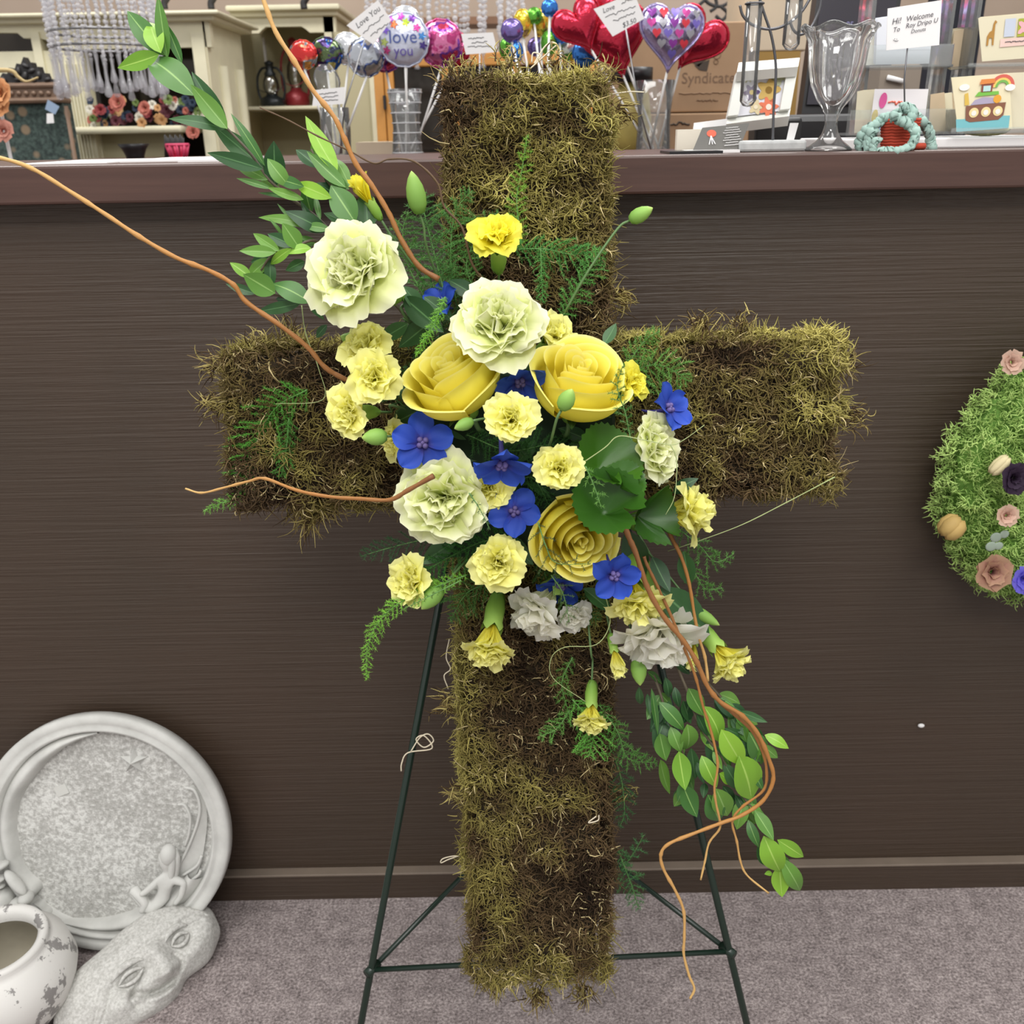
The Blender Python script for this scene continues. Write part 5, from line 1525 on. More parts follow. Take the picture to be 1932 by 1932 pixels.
M['lantern_black'] = plain('black_lantern_enamel', '#22272a', 0.35, .3); M['lantern_red'] = plain('red_lantern_enamel', '#8c2a30', 0.35, .2); M['lamp_glass'] = clear_film('lantern_globe', (.85, .85, .82, 1), .15)
def lantern(label, px, py0, py1, wpx, mat, Y):
    zt_, zb_ = at(px, py0, Y).z, shelf_z + .001
    x = at(px, (py0 + py1) / 2, Y).x; w = wpx * mpp(at(px, py1, Y)) / 2; h = zt_ - zb_
    o = thing('oil_lantern', label, 'lantern', (x, Y, zb_), group='oil lanterns on the cream cabinet shelf')
    link('fuel_tank', MB().lathe([(0, 0), (w * .8, 0), (w * .92, h * .05), (w * .9, h * .18), (w * .45, h * .24), (w * .4, h * .28), (0, h * .28)], 20).mesh('fuel_tank', mat), o, I4)
    link('globe', MB().lathe([(w * .38, h * .28), (w * .62, h * .42), (w * .55, h * .58), (w * .36, h * .68)], 20).mesh('globe', M['lamp_glass']), o, I4)
    link('chimney_cap', MB().lathe([(w * .38, h * .66), (w * .42, h * .72), (w * .28, h * .78), (w * .3, h * .92), (w * .36, h * .95), (w * .1, h), (0, h)], 20).mesh('chimney_cap', mat), o, I4)
    for s_ in (-1, 1):
        link('side_tube', MB().tube(smooth_path([(s_ * w * .8, 0, h * .12), (s_ * w, 0, h * .35), (s_ * w * .95, 0, h * .65), (s_ * w * .6, 0, h * .82), (s_ * w * .3, 0, h * .85)], 5), w * .09, 8).mesh('side_tube', mat), o, I4)
    link('bail_handle', MB().tube(smooth_path([(-w * .95, 0, h * .6), (-w * .9, -w * .6, h * .4), (0, -w * .9, h * .3), (w * .9, -w * .6, h * .4), (w * .95, 0, h * .6)], 5), w * .03, 5).mesh('bail_handle', mat), o, I4)
lantern('black oil lantern with clear globe on the cream cabinet shelf', 511, 114, 200, 50, M['lantern_black'], YB + .14)
lantern('dark red oil lantern behind the willow branch on the cream cabinet shelf', 556, 70, 200, 50, M['lantern_red'], YB + .2)
p = at(502, 115, YB + .3)
cd = thing('taper_candle', 'thin white taper candle behind the black lantern', 'candle', (p.x, YB + .3, shelf_z))
link('wax', MB().lathe([(0, 0), (.007, 0), (.0055, at(502, 72, YB + .3).z - shelf_z), (0, at(502, 70, YB + .3).z - shelf_z)], 12).mesh('wax', M['white']), cd, I4)

# ------------------------------------------------------------------ carved upholstered screen
YS = 2.85
M['carved_dark'] = plain('dark_carved_wood', '#2c2a2b', 0.5, var=0.2); M['carved_brown'] = plain('brown_carved_wood', '#77604f', 0.5, var=0.15)
n = NT('green_floral_fabric'); g = n.noise(n.coords(), 95, 4, .7); vo = n.node('ShaderNodeTexVoronoi'); vo.inputs['Scale'].default_value = 22; n.link(n.coords(), vo.inputs['Vector'])
c1_ = n.ramp(g, [(0.4, srgb('#2b3634')), (0.62, srgb('#4b5b55'))]); c2_ = n.ramp(vo.outputs['Distance'], [(0.0, (1, 1, 1, 1)), (0.22, (1, 1, 1, 1)), (0.34, (0, 0, 0, 1))])
mx = n.node('ShaderNodeMix', data_type='RGBA'); n.link(c2_, mx.inputs[0]); n.link(c1_, mx.inputs[6]); mx.inputs[7].default_value = srgb('#87755f'); n.link(mx.outputs[2], n.b.inputs['Base Color']); n.set(Roughness=.9)
M['floral_fabric'] = n.m
scr = thing('carved_settee', 'carved settee back with dark green floral upholstery beneath the crystal strands', 'settee', (at(60, 200, YS).x, YS, 0))
pbox('upholstery', -80, 126, 192, 300, YS, .06, 'floral_fabric', scr, zb=.35)
pbox('top_rail', -80, 112, 156, 168, YS - .02, .08, 'carved_brown', scr, bevel=.01); pbox('carved_band', -80, 112, 168, 184, YS - .012, .07, 'carved_brown', scr); pbox('lower_rail', -80, 114, 184, 196, YS - .02, .08, 'carved_brown', scr, bevel=.008)
sc = mpp(at(50, 130, YS))
crest = [(-10, 157), (-8, 146), (2, 148), (8, 138), (16, 142), (20, 128), (30, 134), (34, 120), (42, 122), (47, 108), (54, 122), (62, 118), (66, 132), (75, 126), (79, 140), (88, 138), (92, 148), (102, 150), (104, 157)]
MB().prism([(at(x, y, YS).x, at(x, y, YS).z) for x, y in crest], YS - .01, YS + .02).build('crest_board', M['carved_dark'], scr, False)
for k, (cx_, cy_, rr) in enumerate([(48, 124, 8), (36, 134, 8), (60, 134, 8), (24, 140, 8), (74, 142, 8), (90, 150, 7), (8, 150, 7), (48, 144, 10), (34, 150, 7), (64, 150, 7)]):
    p = at(cx_, cy_, YS - .01)
    link('carved_leaf', MB().sphere((0, 0, 0), (rr * sc, .010, rr * sc * .55), 9, 6).mesh('carved_leaf', M['carved_dark']), scr, Matrix.Translation(p - pm(scr).translation) @ Matrix.Rotation(k * 1.1 + .5, 4, 'Y'))
for k in range(9):
    p = at(-20 + k * 14, 176, YS - .012)
    link('carved_scroll', MB().sphere((0, 0, 0), (5.5 * sc, .008, 5 * sc), 8, 5).mesh('carved_scroll', M['carved_brown']), scr, Matrix.Translation(p - pm(scr).translation))
for px_, in ((-90,),):
    pass
for px_ in (-70, 118):
    p = at(px_, 200, YS + .02)
    MB().tube([(p.x, p.y, 0), (p.x, p.y, p.z)], .015, 8).build('post', M['carved_brown'], scr)
tg = thing('price_tag', 'blue and white hang tags on the green floral settee', 'tag', tuple(at(100, 215, YS - .03)))
card('blue_tag', [(90, 188), (112, 201), (104, 216), (85, 206)], YS - .03, plain('tag_blue', '#8fa3bd', .6), tg)
card('white_tag', [(88, 214), (100, 214), (102, 232), (88, 233)], YS - .032, 'white', tg)

# ------------------------------------------------------------------ crystal chandeliers
def crystal_mat(name, tint, mix):
    n = NT(name); b_ = n.b
    n.set(Base_Color=tint, Roughness=.06); b_.inputs['Specular IOR Level'].default_value = 1.0
    tr = n.node('ShaderNodeBsdfTransparent'); tr.inputs[0].default_value = (.95, .95, .97, 1)
    ms = n.node('ShaderNodeMixShader'); ms.inputs[0].default_value = mix
    n.link(b_.outputs[0], ms.inputs[2]); n.link(tr.outputs[0], ms.inputs[1]); n.link(ms.outputs[0], n.t.nodes['Material Output'].inputs[0])
    return n.m
M['crystal'] = crystal_mat('crystal_bead', (.80, .80, .82, 1), .50); M['crystal_drop'] = crystal_mat('crystal_drop', (.62, .62, .64, 1), .30)
def drop_mesh(L, r_):
    k = ('drop', round(L, 3), round(r_, 4))
    if k not in _cache:
        _cache[k] = MB().lathe([(0, 0), (r_ * .6, -L * .02), (r_ * .45, -L * .12), (r_ * .28, -L * .3), (r_ * .38, -L * .6), (r_ * .75, -L * .8), (r_, -L * .92), (r_ * .7, -L * .98), (0, -L)], 10).mesh('crystal_drop', M['crystal_drop'])
    return _cache[k]
def bead_strand(nb, r_, seed):
    k = ('beads', nb, round(r_, 4), seed)
    if k not in _cache:
        rg = random.Random(seed); mb = MB()
        for i in range(nb):
            q = r_ * rg.uniform(.75, 1.15)
            mb.sphere((rg.uniform(-.3, .3) * r_, rg.uniform(-.3, .3) * r_, -(i + .5) * r_ * 2), (q, q, q), 6, 4)
        _cache[k] = mb.mesh('bead_strand', M['crystal'], False)
    return _cache[k]
YC = 2.4
cc_ = at(195, 60, YC); s_ = mpp(cc_); RC = 98 * s_
chan = thing('crystal_chandelier', 'hanging chandelier of clear bead strands and long crystal drops before the cream hutch', 'chandelier', (cc_.x, YC, at(195, -120, YC).z))
zt_ = pm(chan).translation.z
for r_, pyy in ((RC, -118), (RC * .98, 62), (RC * .96, 90)):
    zz = at(195, pyy, YC).z - zt_
    link('ring', MB().tube([(r_ * math.cos(2 * math.pi * k / 40), r_ * math.sin(2 * math.pi * k / 40), zz) for k in range(41)], .003, 6).mesh('ring', M['steel']), chan, I4)
for k in range(44):
    a_ = 2 * math.pi * k / 44
    rr = RC * (1.0 if k % 2 else .93)
    zz = at(195, 98 + (k * 7 % 3) * 8, YC).z - zt_
    nb = int(-zz / (2 * 4.2 * s_))
    link('bead_strand', bead_strand(nb, 4.2 * s_, k % 3), chan, Matrix.Translation((rr * math.cos(a_), rr * math.sin(a_), 0)))
    L = (72 if k % 2 else 62) * s_
    link('crystal_drop', drop_mesh(L, 7.5 * s_), chan, Matrix.Translation((rr * math.cos(a_), rr * math.sin(a_), zz + .004)))
link('hanging_rod', MB().tube([(0, 0, -.02), (0, 0, .75)], .006, 8).mesh('hanging_rod', M['steel']), chan, I4)
for k in range(4):
    link('spoke', MB().tube([(0, 0, 0), (RC * math.cos(k * 1.5708), RC * math.sin(k * 1.5708), 0)], .003, 6).mesh('spoke', M['steel']), chan, I4)
M['crystal_grey'] = crystal_mat('smoky_crystal', (.62, .61, .58, 1), .6)
cc2 = at(840, 10, 2.6); s2 = mpp(cc2)
ch2 = thing('smoky_chandelier', 'smoky grey crystal chandelier hanging above the balloon displays', 'chandelier', (cc2.x, 2.6, at(840, -90, 2.6).z))
zt2 = pm(ch2).translation.z
for rr_, pyy in ((148, -60), (110, -85)):
    link('ring', MB().tube([(rr_ * s2 * math.cos(2 * math.pi * k / 36), rr_ * .8 * s2 * math.sin(2 * math.pi * k / 36), at(840, pyy, 2.6).z - zt2) for k in range(37)], .006, 6).mesh('ring', M['crystal_grey']), ch2, I4)
link('hanging_rod', MB().tube([(0, 0, -.02), (0, 0, .6)], .006, 8).mesh('hanging_rod', M['steel']), ch2, I4)
for k in range(4):
    link('spoke', MB().tube([(0, 0, at(840, -60, 2.6).z - zt2), (148 * s2 * math.cos(k * 1.5708), 118 * s2 * math.sin(k * 1.5708), at(840, -60, 2.6).z - zt2)], .005, 6).mesh('spoke', M['crystal_grey']), ch2, I4)
for k in range(40):
    a_ = 2 * math.pi * k / 40
    q = 148 if k % 2 else 125
    nb = 9 + (k * 5) % 6
    x_, y_c = q * s2 * math.cos(a_), q * .8 * s2 * math.sin(a_)
    z_ = at(840, -60, 2.6).z - zt2
    me = bead_strand(nb, 5 * s2, 7 + k % 3)
    o = link('bead_strand', me, ch2, Matrix.Translation((x_, y_c, z_)))
    link('crystal_drop', drop_mesh(24 * s2, 6 * s2), ch2, Matrix.Translation((x_, y_c, z_ - nb * 10 * s2)))

# ------------------------------------------------------------------ silk flowers, vase and basket on the hutch
garl = thing('silk_flower_garland', 'row of burgundy, coral and ivory silk flowers on the hutch shelf', 'flowers', tuple(at(270, 240, YA - .02)))
SM = {h: petal_mat('silk_' + h.strip('#'), [(0, h), (1, h)], trans=.1) for h in ('#b56a5c', '#dcd8ca', '#5e2f38', '#2e3a4c', '#6b7f45', '#8c3a3c', '#c79a6a')}
rg = random.Random(5); hs = list(SM)
for k in range(84):
    px_, py_ = rg.uniform(170, 380), rg.uniform(186, 238)
    if py_ < 205 and rg.random() < .4: py_ += 20
    crumple('silk_bloom', at(px_, py_, YA - .06 + rg.uniform(0, .1)), rg.uniform(6, 10) * mpp(at(px_, py_, YA)), 5, SM[hs[rg.choice([0, 1, 1, 2, 2, 3, 4, 5, 6])]], garl, 100 + k)
crumple('silk_bloom', at(225, 195, YA - .1), 15 * mpp(at(225, 195, YA)), 7, SM['#b56a5c'], garl, 300)
crumple('silk_bloom', at(275, 205, YA - .1), 12 * mpp(at(225, 195, YA)), 7, SM['#b56a5c'], garl, 301)
crumple('silk_bloom', at(365, 250, YA - .1), 12 * mpp(at(225, 195, YA)), 7, SM['#b56a5c'], garl, 302)
YT = 2.55
back_t = thing('display_table', 'low display table behind the counter carrying vases and boxes', 'table', (0.1, 2.2, 0))
tab_z = at(770, 301, 2.0).z
MB().box((-1.1, 1.84, tab_z - .03), (0.80, 2.72, tab_z)).build('table_top', M['worktop'], back_t, False, bevel=.003)
for x_, y_c in ((-1.05, 1.88), (.74, 1.88), (-1.05, 2.64), (.74, 2.64)):
    MB().box((x_, y_c, 0), (x_ + .05, y_c + .05, tab_z - .03)).build('leg', M['worktop'], back_t, False)
p = at(256, 300, 2.5); s_ = mpp(p)
tag(MB().lathe([(0, 0), (16 * s_, 0), (17 * s_, 6 * s_), (22 * s_, 18 * s_), (29 * s_, 27 * s_), (27 * s_, 27 * s_), (14 * s_, 10 * s_), (0, 8 * s_)], 24, (p.x, 2.5, tab_z)).build('black_bowl', M['black']), 'black flared bowl below the hutch shelf', 'bowl')
M['pink'] = plain('pink_plastic', '#d4446a', .45)
p = at(338, 300, 2.5)
bk = thing('pink_basket', 'small pink slotted basket below the hutch shelf', 'basket', (p.x, 2.5, tab_z))
link('rim', MB().tube([(20 * s_ * math.cos(2 * math.pi * k / 20), 14 * s_ * math.sin(2 * math.pi * k / 20), 24 * s_) for k in range(21)], 3 * s_, 6).mesh('rim', M['pink']), bk, I4)
link('floor_plate', MB().lathe([(0, 0), (14 * s_, 0), (14 * s_, 3 * s_), (0, 3 * s_)], 16).mesh('floor_plate', M['pink']), bk, I4)
for k in range(9):
    a_ = 2 * math.pi * k / 9
    link('slat', MB().tube([(14 * s_ * math.cos(a_), 10 * s_ * math.sin(a_), 2 * s_), (20 * s_ * math.cos(a_), 14 * s_ * math.sin(a_), 24 * s_)], 3 * s_, 6).mesh('slat', M['pink']), bk, I4)
sticks = thing('dark_stick_bundle', 'bundle of thin dark sticks standing beside the pink basket', 'sticks', tuple(at(328, 300, 2.6)))
for k in range(12):
    p0 = at(312 + k * 3, 300, 2.6); p0.z = tab_z
    MB().tube([p0, at(311 + k * 3.2, 254 + (k % 3) * 3, 2.6)], .0022, 5).build('stick', M['carved_dark'], sticks)
# orange silk stems at the far end
orange = SM.setdefault('o', petal_mat('silk_orange', [(0, '#b0623c'), (1, '#d59a6a')], trans=.1)); rosy = petal_mat('silk_rosy', [(0, '#a5524c'), (1, '#d99a88')], trans=.1)
osp = thing('orange_silk_stem', 'orange silk flower stem leaning by the green floral settee', 'flower', tuple(at(2, 300, 2.3)))
P = [at(22, 305, 2.3), at(12, 260, 2.3), at(2, 210, 2.3), at(-10, 160, 2.3)]; P[0].z = tab_z
MB().tube(smooth_path(P, 5), .004, 6).build('stem', M['white'], osp)
crumple('silk_bloom', at(6, 178, 2.27), .03, 7, orange, osp, 401); crumple('silk_bloom', at(8, 248, 2.27), .024, 6, rosy, osp, 402); crumple('silk_bloom', at(-6, 200, 2.27), .026, 6, orange, osp, 403)
P = smooth_path([at(-40, 134, 2.3), at(18, 133, 2.3), at(34, 145, 2.3), at(50, 154, 2.3), at(72, 146, 2.3)], 6)
tag(MB().tube(P, np.linspace(.006, .002, len(P)), 6).build('pale_twig', plain('pale_bark', '#b9a374', .7)), 'pale forked twig before the carved settee crest', 'twig')

# ------------------------------------------------------------------ pine cabinet, wall shelf
YP = 3.0
pine = thing('pine_cabinet', 'orange pine cabinet with dark glass doors behind the moss cross', 'cabinet', (at(920, 200, YP).x, YP, 0))
pbox('top_rail', 700, 1140, 98, 124, YP, .04, 'pine', pine, bevel=.004)
for x0, x1 in ((709, 727), (729, 746), (836, 866), (960, 985), (1112, 1134)):
    pbox('door_stile', x0, x1, 124, 300, YP, .03, 'pine', pine, zb=0, bevel=.003)
pbox('side_trim', 1134, 1146, 98, 300, YP + .01, .05, 'cream', pine, zb=0)
pbox('glass_panel', 746, 1112, 124, 300, YP + .02, .005, 'dark_mirror', pine, zb=0)
pbox('back', 709, 1140, 98, 300, YP + .3, .02, 'pine', pine, zb=0)
pbox('door_latch', 723, 728, 180, 206, YP - .008, .01, 'black', pine)
tag(pbox('wall_shelf', 690, 1012, 32, 46, 3.7, .18, plain('brown_shelf_wood', '#7c5a42', .5, var=.15)), 'brown wooden wall shelf above the pine cabinet', 'shelf')
irn = thing('iron_scroll', 'black wrought iron scroll hanging on the wall over the cardboard boxes', 'ironwork', tuple(at(1360, 10, 3.6)))
for pts in ([(1320, -20), (1335, 5), (1360, 12), (1380, -2), (1372, -20)], [(1360, 12), (1372, 25), (1362, 38), (1350, 30)], [(1345, -20), (1352, 10), (1340, 22)], [(1385, -20), (1392, 8), (1394, 34), (1396, 44)], [(1330, 0), (1318, 12), (1325, 22)]):
    MB().tube(smooth_path([at(x, y, 3.6) for x, y in pts], 6), .006, 6).build('scroll', M['carved_dark'], irn)
for x0 in (314, 402, 577):
    p = at(x0, 12, 3.5)
    tag(MB().tube(smooth_path([at(x0 - 3, 17, 3.4), at(x0 - 4, 5, 3.4), at(x0 + 2, -8, 3.4), at(x0 - 2, -30, 3.4)], 5), [.011] * 15 + [.006], 8).build('iron_candlestick', M['carved_dark']), {314: 'dark iron candlestick on top of the cream hutch', 402: 'dark iron candlestick at the outer corner of the cream hutch top', 577: 'dark iron candlestick on top of the cream cabinet'}[x0], 'candlestick')

# ------------------------------------------------------------------ vases with foil balloons
def vase(label, px, py0, wtop, wmid, wbot, Y, ribs=0):
    b_ = at(px, 301, Y); s_ = mpp(b_); h = at(px, py0, Y).z - tab_z
    o = thing('glass_vase', label, 'vase', (b_.x, Y, tab_z), group='vases of balloons on the display table')
    prof = [(0, .002), (wbot * s_, .002), (wbot * s_ * .98, h * .05), (wmid * s_, h * .45), (wmid * s_ * 1.02, h * .6), (wtop * s_, h), (wtop * s_ - .003, h), (wmid * s_ - .003, h * .55), (wbot * s_ * .85, h * .08), (0, h * .06)]
    link('vase_wall', MB().lathe(prof, 28).mesh('vase_wall', M['film']), o, I4)
    for k in range(ribs):
        zz = h * (.1 + .85 * k / max(1, ribs - 1)); t = zz / h
        rr = np.interp(t, [0, .45, 1], [wbot, wmid, wtop]) * s_
        link('rib', MB().tube([(rr * math.cos(2 * math.pi * q / 24), rr * math.sin(2 * math.pi * q / 24), zz) for q in range(25)], .0014, 5).mesh('rib', M['crystal']), o, I4)
    return o
vase('plain glass vase of small character free foil balloons'.replace('character free ', ''), 638, 203, 27, 27, 26, 2.0)
vase('ribbed glass vase under the love balloon', 770, 168, 32, 25, 30, 2.0, 7)
vase('plain tall glass vase under the red heart balloons', 1231, 152, 36, 30, 33, 2.0)
def foil(name, stops, rough=.16, scale=26, metal=.75):
    n = NT(name); f_ = n.noise(n.coords(), scale, 2)
    n.link(n.ramp(f_, [(p_, srgb(h_)) for p_, h_ in stops], 'CONSTANT' if len(stops) > 2 else 'LINEAR'), n.b.inputs['Base Color'])
    n.set(Roughness=rough, Metallic=metal)
    n.bump(n.noise(n.coords(), 45, 3), .35, .006)
    return n.m
M['stick'] = plain('white_stick', '#e4e2e0', .4)
def balloon(label, px, py, Rpx, Y, mat, shape='round', tilt=0.0, stick=None, squash=.42, yaw=0.0, group=None):
    c = at(px, py, Y); s_ = mpp(c) * Rpx
    fr = Matrix.Translation(c) @ Matrix.Rotation(yaw, 4, 'Z') @ Matrix.Rotation(R(90), 4, 'X') @ Matrix.Rotation(tilt, 4, 'Z')
    o = thing('foil_balloon', label, 'balloon', mw=fr, group=group)
    out = HEART(40) if shape == 'heart' else [(math.cos(2 * math.pi * k / 40) * (1 + .02 * math.sin(k * 4.1)), math.sin(2 * math.pi * k / 40) * (1 + .02 * math.sin(k * 4.1))) for k in range(40)]
    if shape == 'egg': out = [(x * .72, y * (1.05 if y > 0 else 1.0)) for x, y in out]
    v, f = [], []
    NR = 8
    for side in (1, -1):
        n0 = len(v)
        for i in range(NR + 1):
            t = i / NR
            for k, (x, y) in enumerate(out):
                wr = 1 + .05 * math.sin(k * 2.9) * t ** 3
                v.append((x * t * s_, y * t * s_, side * squash * s_ * math.sqrt(max(0, 1 - t ** 2.2)) * wr))
        for i in range(NR):
            for k in range(40):
                k2 = (k + 1) % 40
                q = (n0 + i * 40 + k, n0 + (i + 1) * 40 + k, n0 + (i + 1) * 40 + k2, n0 + i * 40 + k2)
                f.append(q if side > 0 else q[::-1])
    b_ = link('foil_body', MB().add(v, f).mesh('foil_body', mat), o, I4)
    # crimped rim
    link('rim', MB().tube([(x * s_ * 1.03, y * s_ * 1.03, 0) for x, y in out + out[:1]], .045 * s_, 4).mesh('rim', mat), o, I4)
    if stick:
        a_ = fr @ Vector((0, -s_ * (1.05 if shape == 'heart' else .98), 0))
        e = at(stick[0], stick[1], Y + .0); e.z = max(e.z, tab_z + .012); e.y = 2.0
        P = [fr.inverted() @ a_, fr.inverted() @ (a_ * .5 + e * .5), fr.inverted() @ e]
        link('stick', MB().tube(P, .0022, 6).mesh('stick', M['stick']), o, I4)
    o_body[o.name] = b_
    return o, s_
o_body = {}
F = {'red': foil('red_foil', [(0, '#b32438'), (1, '#d83a55')]), 'pink': foil('pink_foil', [(0, '#b8447c'), (.45, '#d87aa8'), (.55, '#8a4aa8'), (.62, '#d84a6a')]), 'silver': foil('silver_foil', [(0, '#c9ccd0'), (1, '#e8eaee')]),
     'multi': foil('dark_multi_foil', [(0, '#3a3f52'), (.42, '#5a6a48'), (.5, '#4a3a68'), (.56, '#2f5a9a'), (.62, '#c8c070')]), 'redmulti': foil('red_multi_foil', [(0, '#d23c3c'), (.5, '#d8604a'), (.56, '#9aa0a4'), (.62, '#e0a050')]),
     'blue': foil('blue_foil', [(0, '#2f6ab8'), (1, '#4a8ad8')]), 'green': foil('green_foil', [(0, '#4a9a34'), (1, '#7abf4a')]), 'yellow': foil('yellow_foil', [(0, '#d8b83a'), (.5, '#f0d85a'), (.62, '#a88a5a')]), 'purple': foil('purple_foil', [(0, '#6a5a9a'), (1, '#8a7ab8')]),
     'love': foil('lilac_foil', [(0, '#c4c8de'), (1, '#d8dcec')], .25, 26, .4), 'lime': foil('lime_white_foil', [(0, '#d0d4c8'), (.5, '#6aa844'), (.62, '#d8c04a')]), 'silverblue': foil('silver_blue_foil', [(0, '#c0c4cc'), (.52, '#5a6a9a'), (.58, '#b0a8a0')]),
     'lilac': foil('lilac_heart_foil', [(0, '#a99ccc'), (1, '#c9bfe0')])}
GB = 'foil balloons on sticks'
balloon('red topped round foil balloon before the red lantern', 572, 104, 25, 1.99, F['redmulti'], stick=(632, 296), group=GB)
balloon('dark multicoloured round foil balloon above the small white sign', 615, 103, 29, 2.02, F['multi'], stick=(640, 296), group=GB)
balloon('crumpled silver foil balloon above the plain vase', 655, 92, 27, 2.04, F['silver'], stick=(645, 296), group=GB)
balloon('silver and blue round foil balloon under the tilted price card', 690, 108, 33, 1.98, F['silverblue'], stick=(636, 296), group=GB)
lv, ls = balloon('round lilac foil balloon printed love you with flowers', 762, 75, 45, 1.95, F['love'], stick=(768, 296), squash=.45, group=GB)
balloon('pink and purple foil balloon beside the love balloon', 832, 82, 40, 1.98, F['pink'], stick=(780, 296), group=GB)
balloon('silver foil balloon peeking above the love balloon', 765, 42, 27, 2.06, F['silver'], stick=(772, 296), group=GB)
balloon('magenta foil balloon half hidden behind the love balloon', 727, 102, 30, 2.02, F['pink'], stick=(762, 296), group=GB)
balloon('rosy foil balloon hidden behind the pink balloon', 856, 92, 30, 2.05, F['red'], stick=(776, 296), group=GB)
ink_b, ink_p = plain('blue_print', '#4a5a9a', .5), plain('purple_print', '#6a5aa8', .5)
zf = lambda x, y: .45 * ls * math.sqrt(max(0, 1 - ((x * x + y * y) / ls ** 2) ** 1.1)) + .0022
for body_, yy, sz, mt in (('love', .06, .72, ink_b), ('you', -.46, .55, ink_p)):
    me = text_mesh('printed_word', body_, sz * ls, mt)
    for v_ in me.vertices:
        v_.co.y += yy * ls; v_.co.z = zf(v_.co.x, v_.co.y)
    link('printed_word', me, o_body[lv.name], I4)
for k, (x, y, h_) in enumerate([(-.35, .55, '#d8703a'), (.15, .62, '#b8d040'), (-.72, .35, '#8a6ad8'), (.6, .42, '#d84aa0'), (.8, .1, '#4a8ad0'), (-.8, -.1, '#b8c870'), (-.05, .85, '#c84ac0'), (.42, .78, '#7a3aa8'), (-.5, .75, '#b84ac8'), (.82, -.25, '#5a4a9a'), (-.72, -.42, '#c84a8a')]):
    pts = [((.13 + .05 * math.cos(5 * q * .31416)) * math.cos(q * .31416), (.13 + .05 * math.cos(5 * q * .31416)) * math.sin(q * .31416)) for q in range(20)]
    me = poly_mesh('printed_flower', [(a_ * ls, b_ * ls) for a_, b_ in pts], foil('print_' + h_.strip('#'), [(0, h_), (1, h_)], .3, 20, .4))
    for v_ in me.vertices:
        v_.co.x += x * ls; v_.co.y += y * ls; v_.co.z = zf(v_.co.x, v_.co.y)
    link('printed_flower', me, o_body[lv.name], I4)
for i_, (x_, y_c, r_, key, sh) in enumerate([(966, 58, 20, 'purple', 'round'), (986, 45, 23, 'yellow', 'egg'), (1021, 44, 23, 'yellow', 'egg'), (1037, 15, 15, 'blue', 'round'), (1008, 30, 14, 'green', 'round'), (955, 92, 17, 'green', 'egg'), (974, 98, 17, 'blue', 'egg'), (1036, 82, 20, 'green', 'egg'), (1074, 92, 21, 'lime', 'round'), (1103, 100, 22, 'blue', 'round'), (1056, 58, 22, 'blue', 'egg'), (1012, 88, 16, 'purple', 'round')]):
    lab = ['purple foil balloon lowest beside the small white sign', 'yellow foil balloon with tall tip beside the purple one', 'yellow foil balloon beside the green topped one', 'small blue foil balloon highest over the moss cross', 'small green foil balloon between the two yellow ones', 'green foil balloon just over the moss top beside a blue one', 'blue foil balloon just over the moss top beside the green one', 'green foil balloon behind the twine loop', 'white and green foil balloon over the moss under the red heart', 'dark blue foil balloon under the red heart balloon', 'blue foil balloon tucked behind the red heart balloon', 'purple foil balloon low in the middle of the small balloons'][i_]
    balloon(lab, x_, y_c, r_, 2.1 + .03 * (i_ % 3), F[key], sh, stick=(1010 + i_ * 5, 296), group=GB)
balloon('red foil heart balloon tilted over the small balloons', 1092, 46, 46, 1.99, F['red'], 'heart', .5, stick=(1225, 296), group=GB)
balloon('red foil heart balloon behind the handwritten price card', 1160, 70, 62, 2.03, F['red'], 'heart', .25, stick=(1228, 296), group=GB)
hb, hs_ = balloon('lilac foil heart balloon patterned with little hearts', 1266, 62, 58, 1.93, F['lilac'], 'heart', -.05, stick=(1236, 296), group=GB)
balloon('red foil heart balloon tilted beside the big cardboard box', 1316, 70, 54, 2.0, F['red'], 'heart', -.55, stick=(1240, 296), group=GB)
balloon('red foil heart balloon highest behind the price card', 1150, 8, 34, 2.08, F['red'], 'heart', .1, stick=(1232, 296), group=GB)
hcols = [plain('heart_print_' + h_.strip('#'), h_, .3, .4) for h_ in ('#8a3a9a', '#c84a9a', '#d23a48', '#9a98a0', '#7a6ac0')]
HP = HEART(18); cnt = 0
for r_i, yy in enumerate((.55, .25, -.05, -.35, -.65)):
    n_h = (5, 5, 4, 3, 1)[r_i]
    for k in range(n_h):
        x = (k - (n_h - 1) / 2) * .36; cnt += 1
        me = poly_mesh('printed_heart', [(a_ * .14 * hs_, b_ * .15 * hs_) for a_, b_ in HP], hcols[(k * 2 + r_i) % 5])
        for v_ in me.vertices:
            v_.co.x += x * hs_; v_.co.y += yy * hs_
            rr_ = math.hypot(v_.co.x / hs_, (v_.co.y / hs_) * .98)
            v_.co.z = .42 * hs_ * math.sqrt(max(0, 1 - min(1, rr_) ** 2.2)) + .010
        link('printed_heart', me, o_body[hb.name], I4)

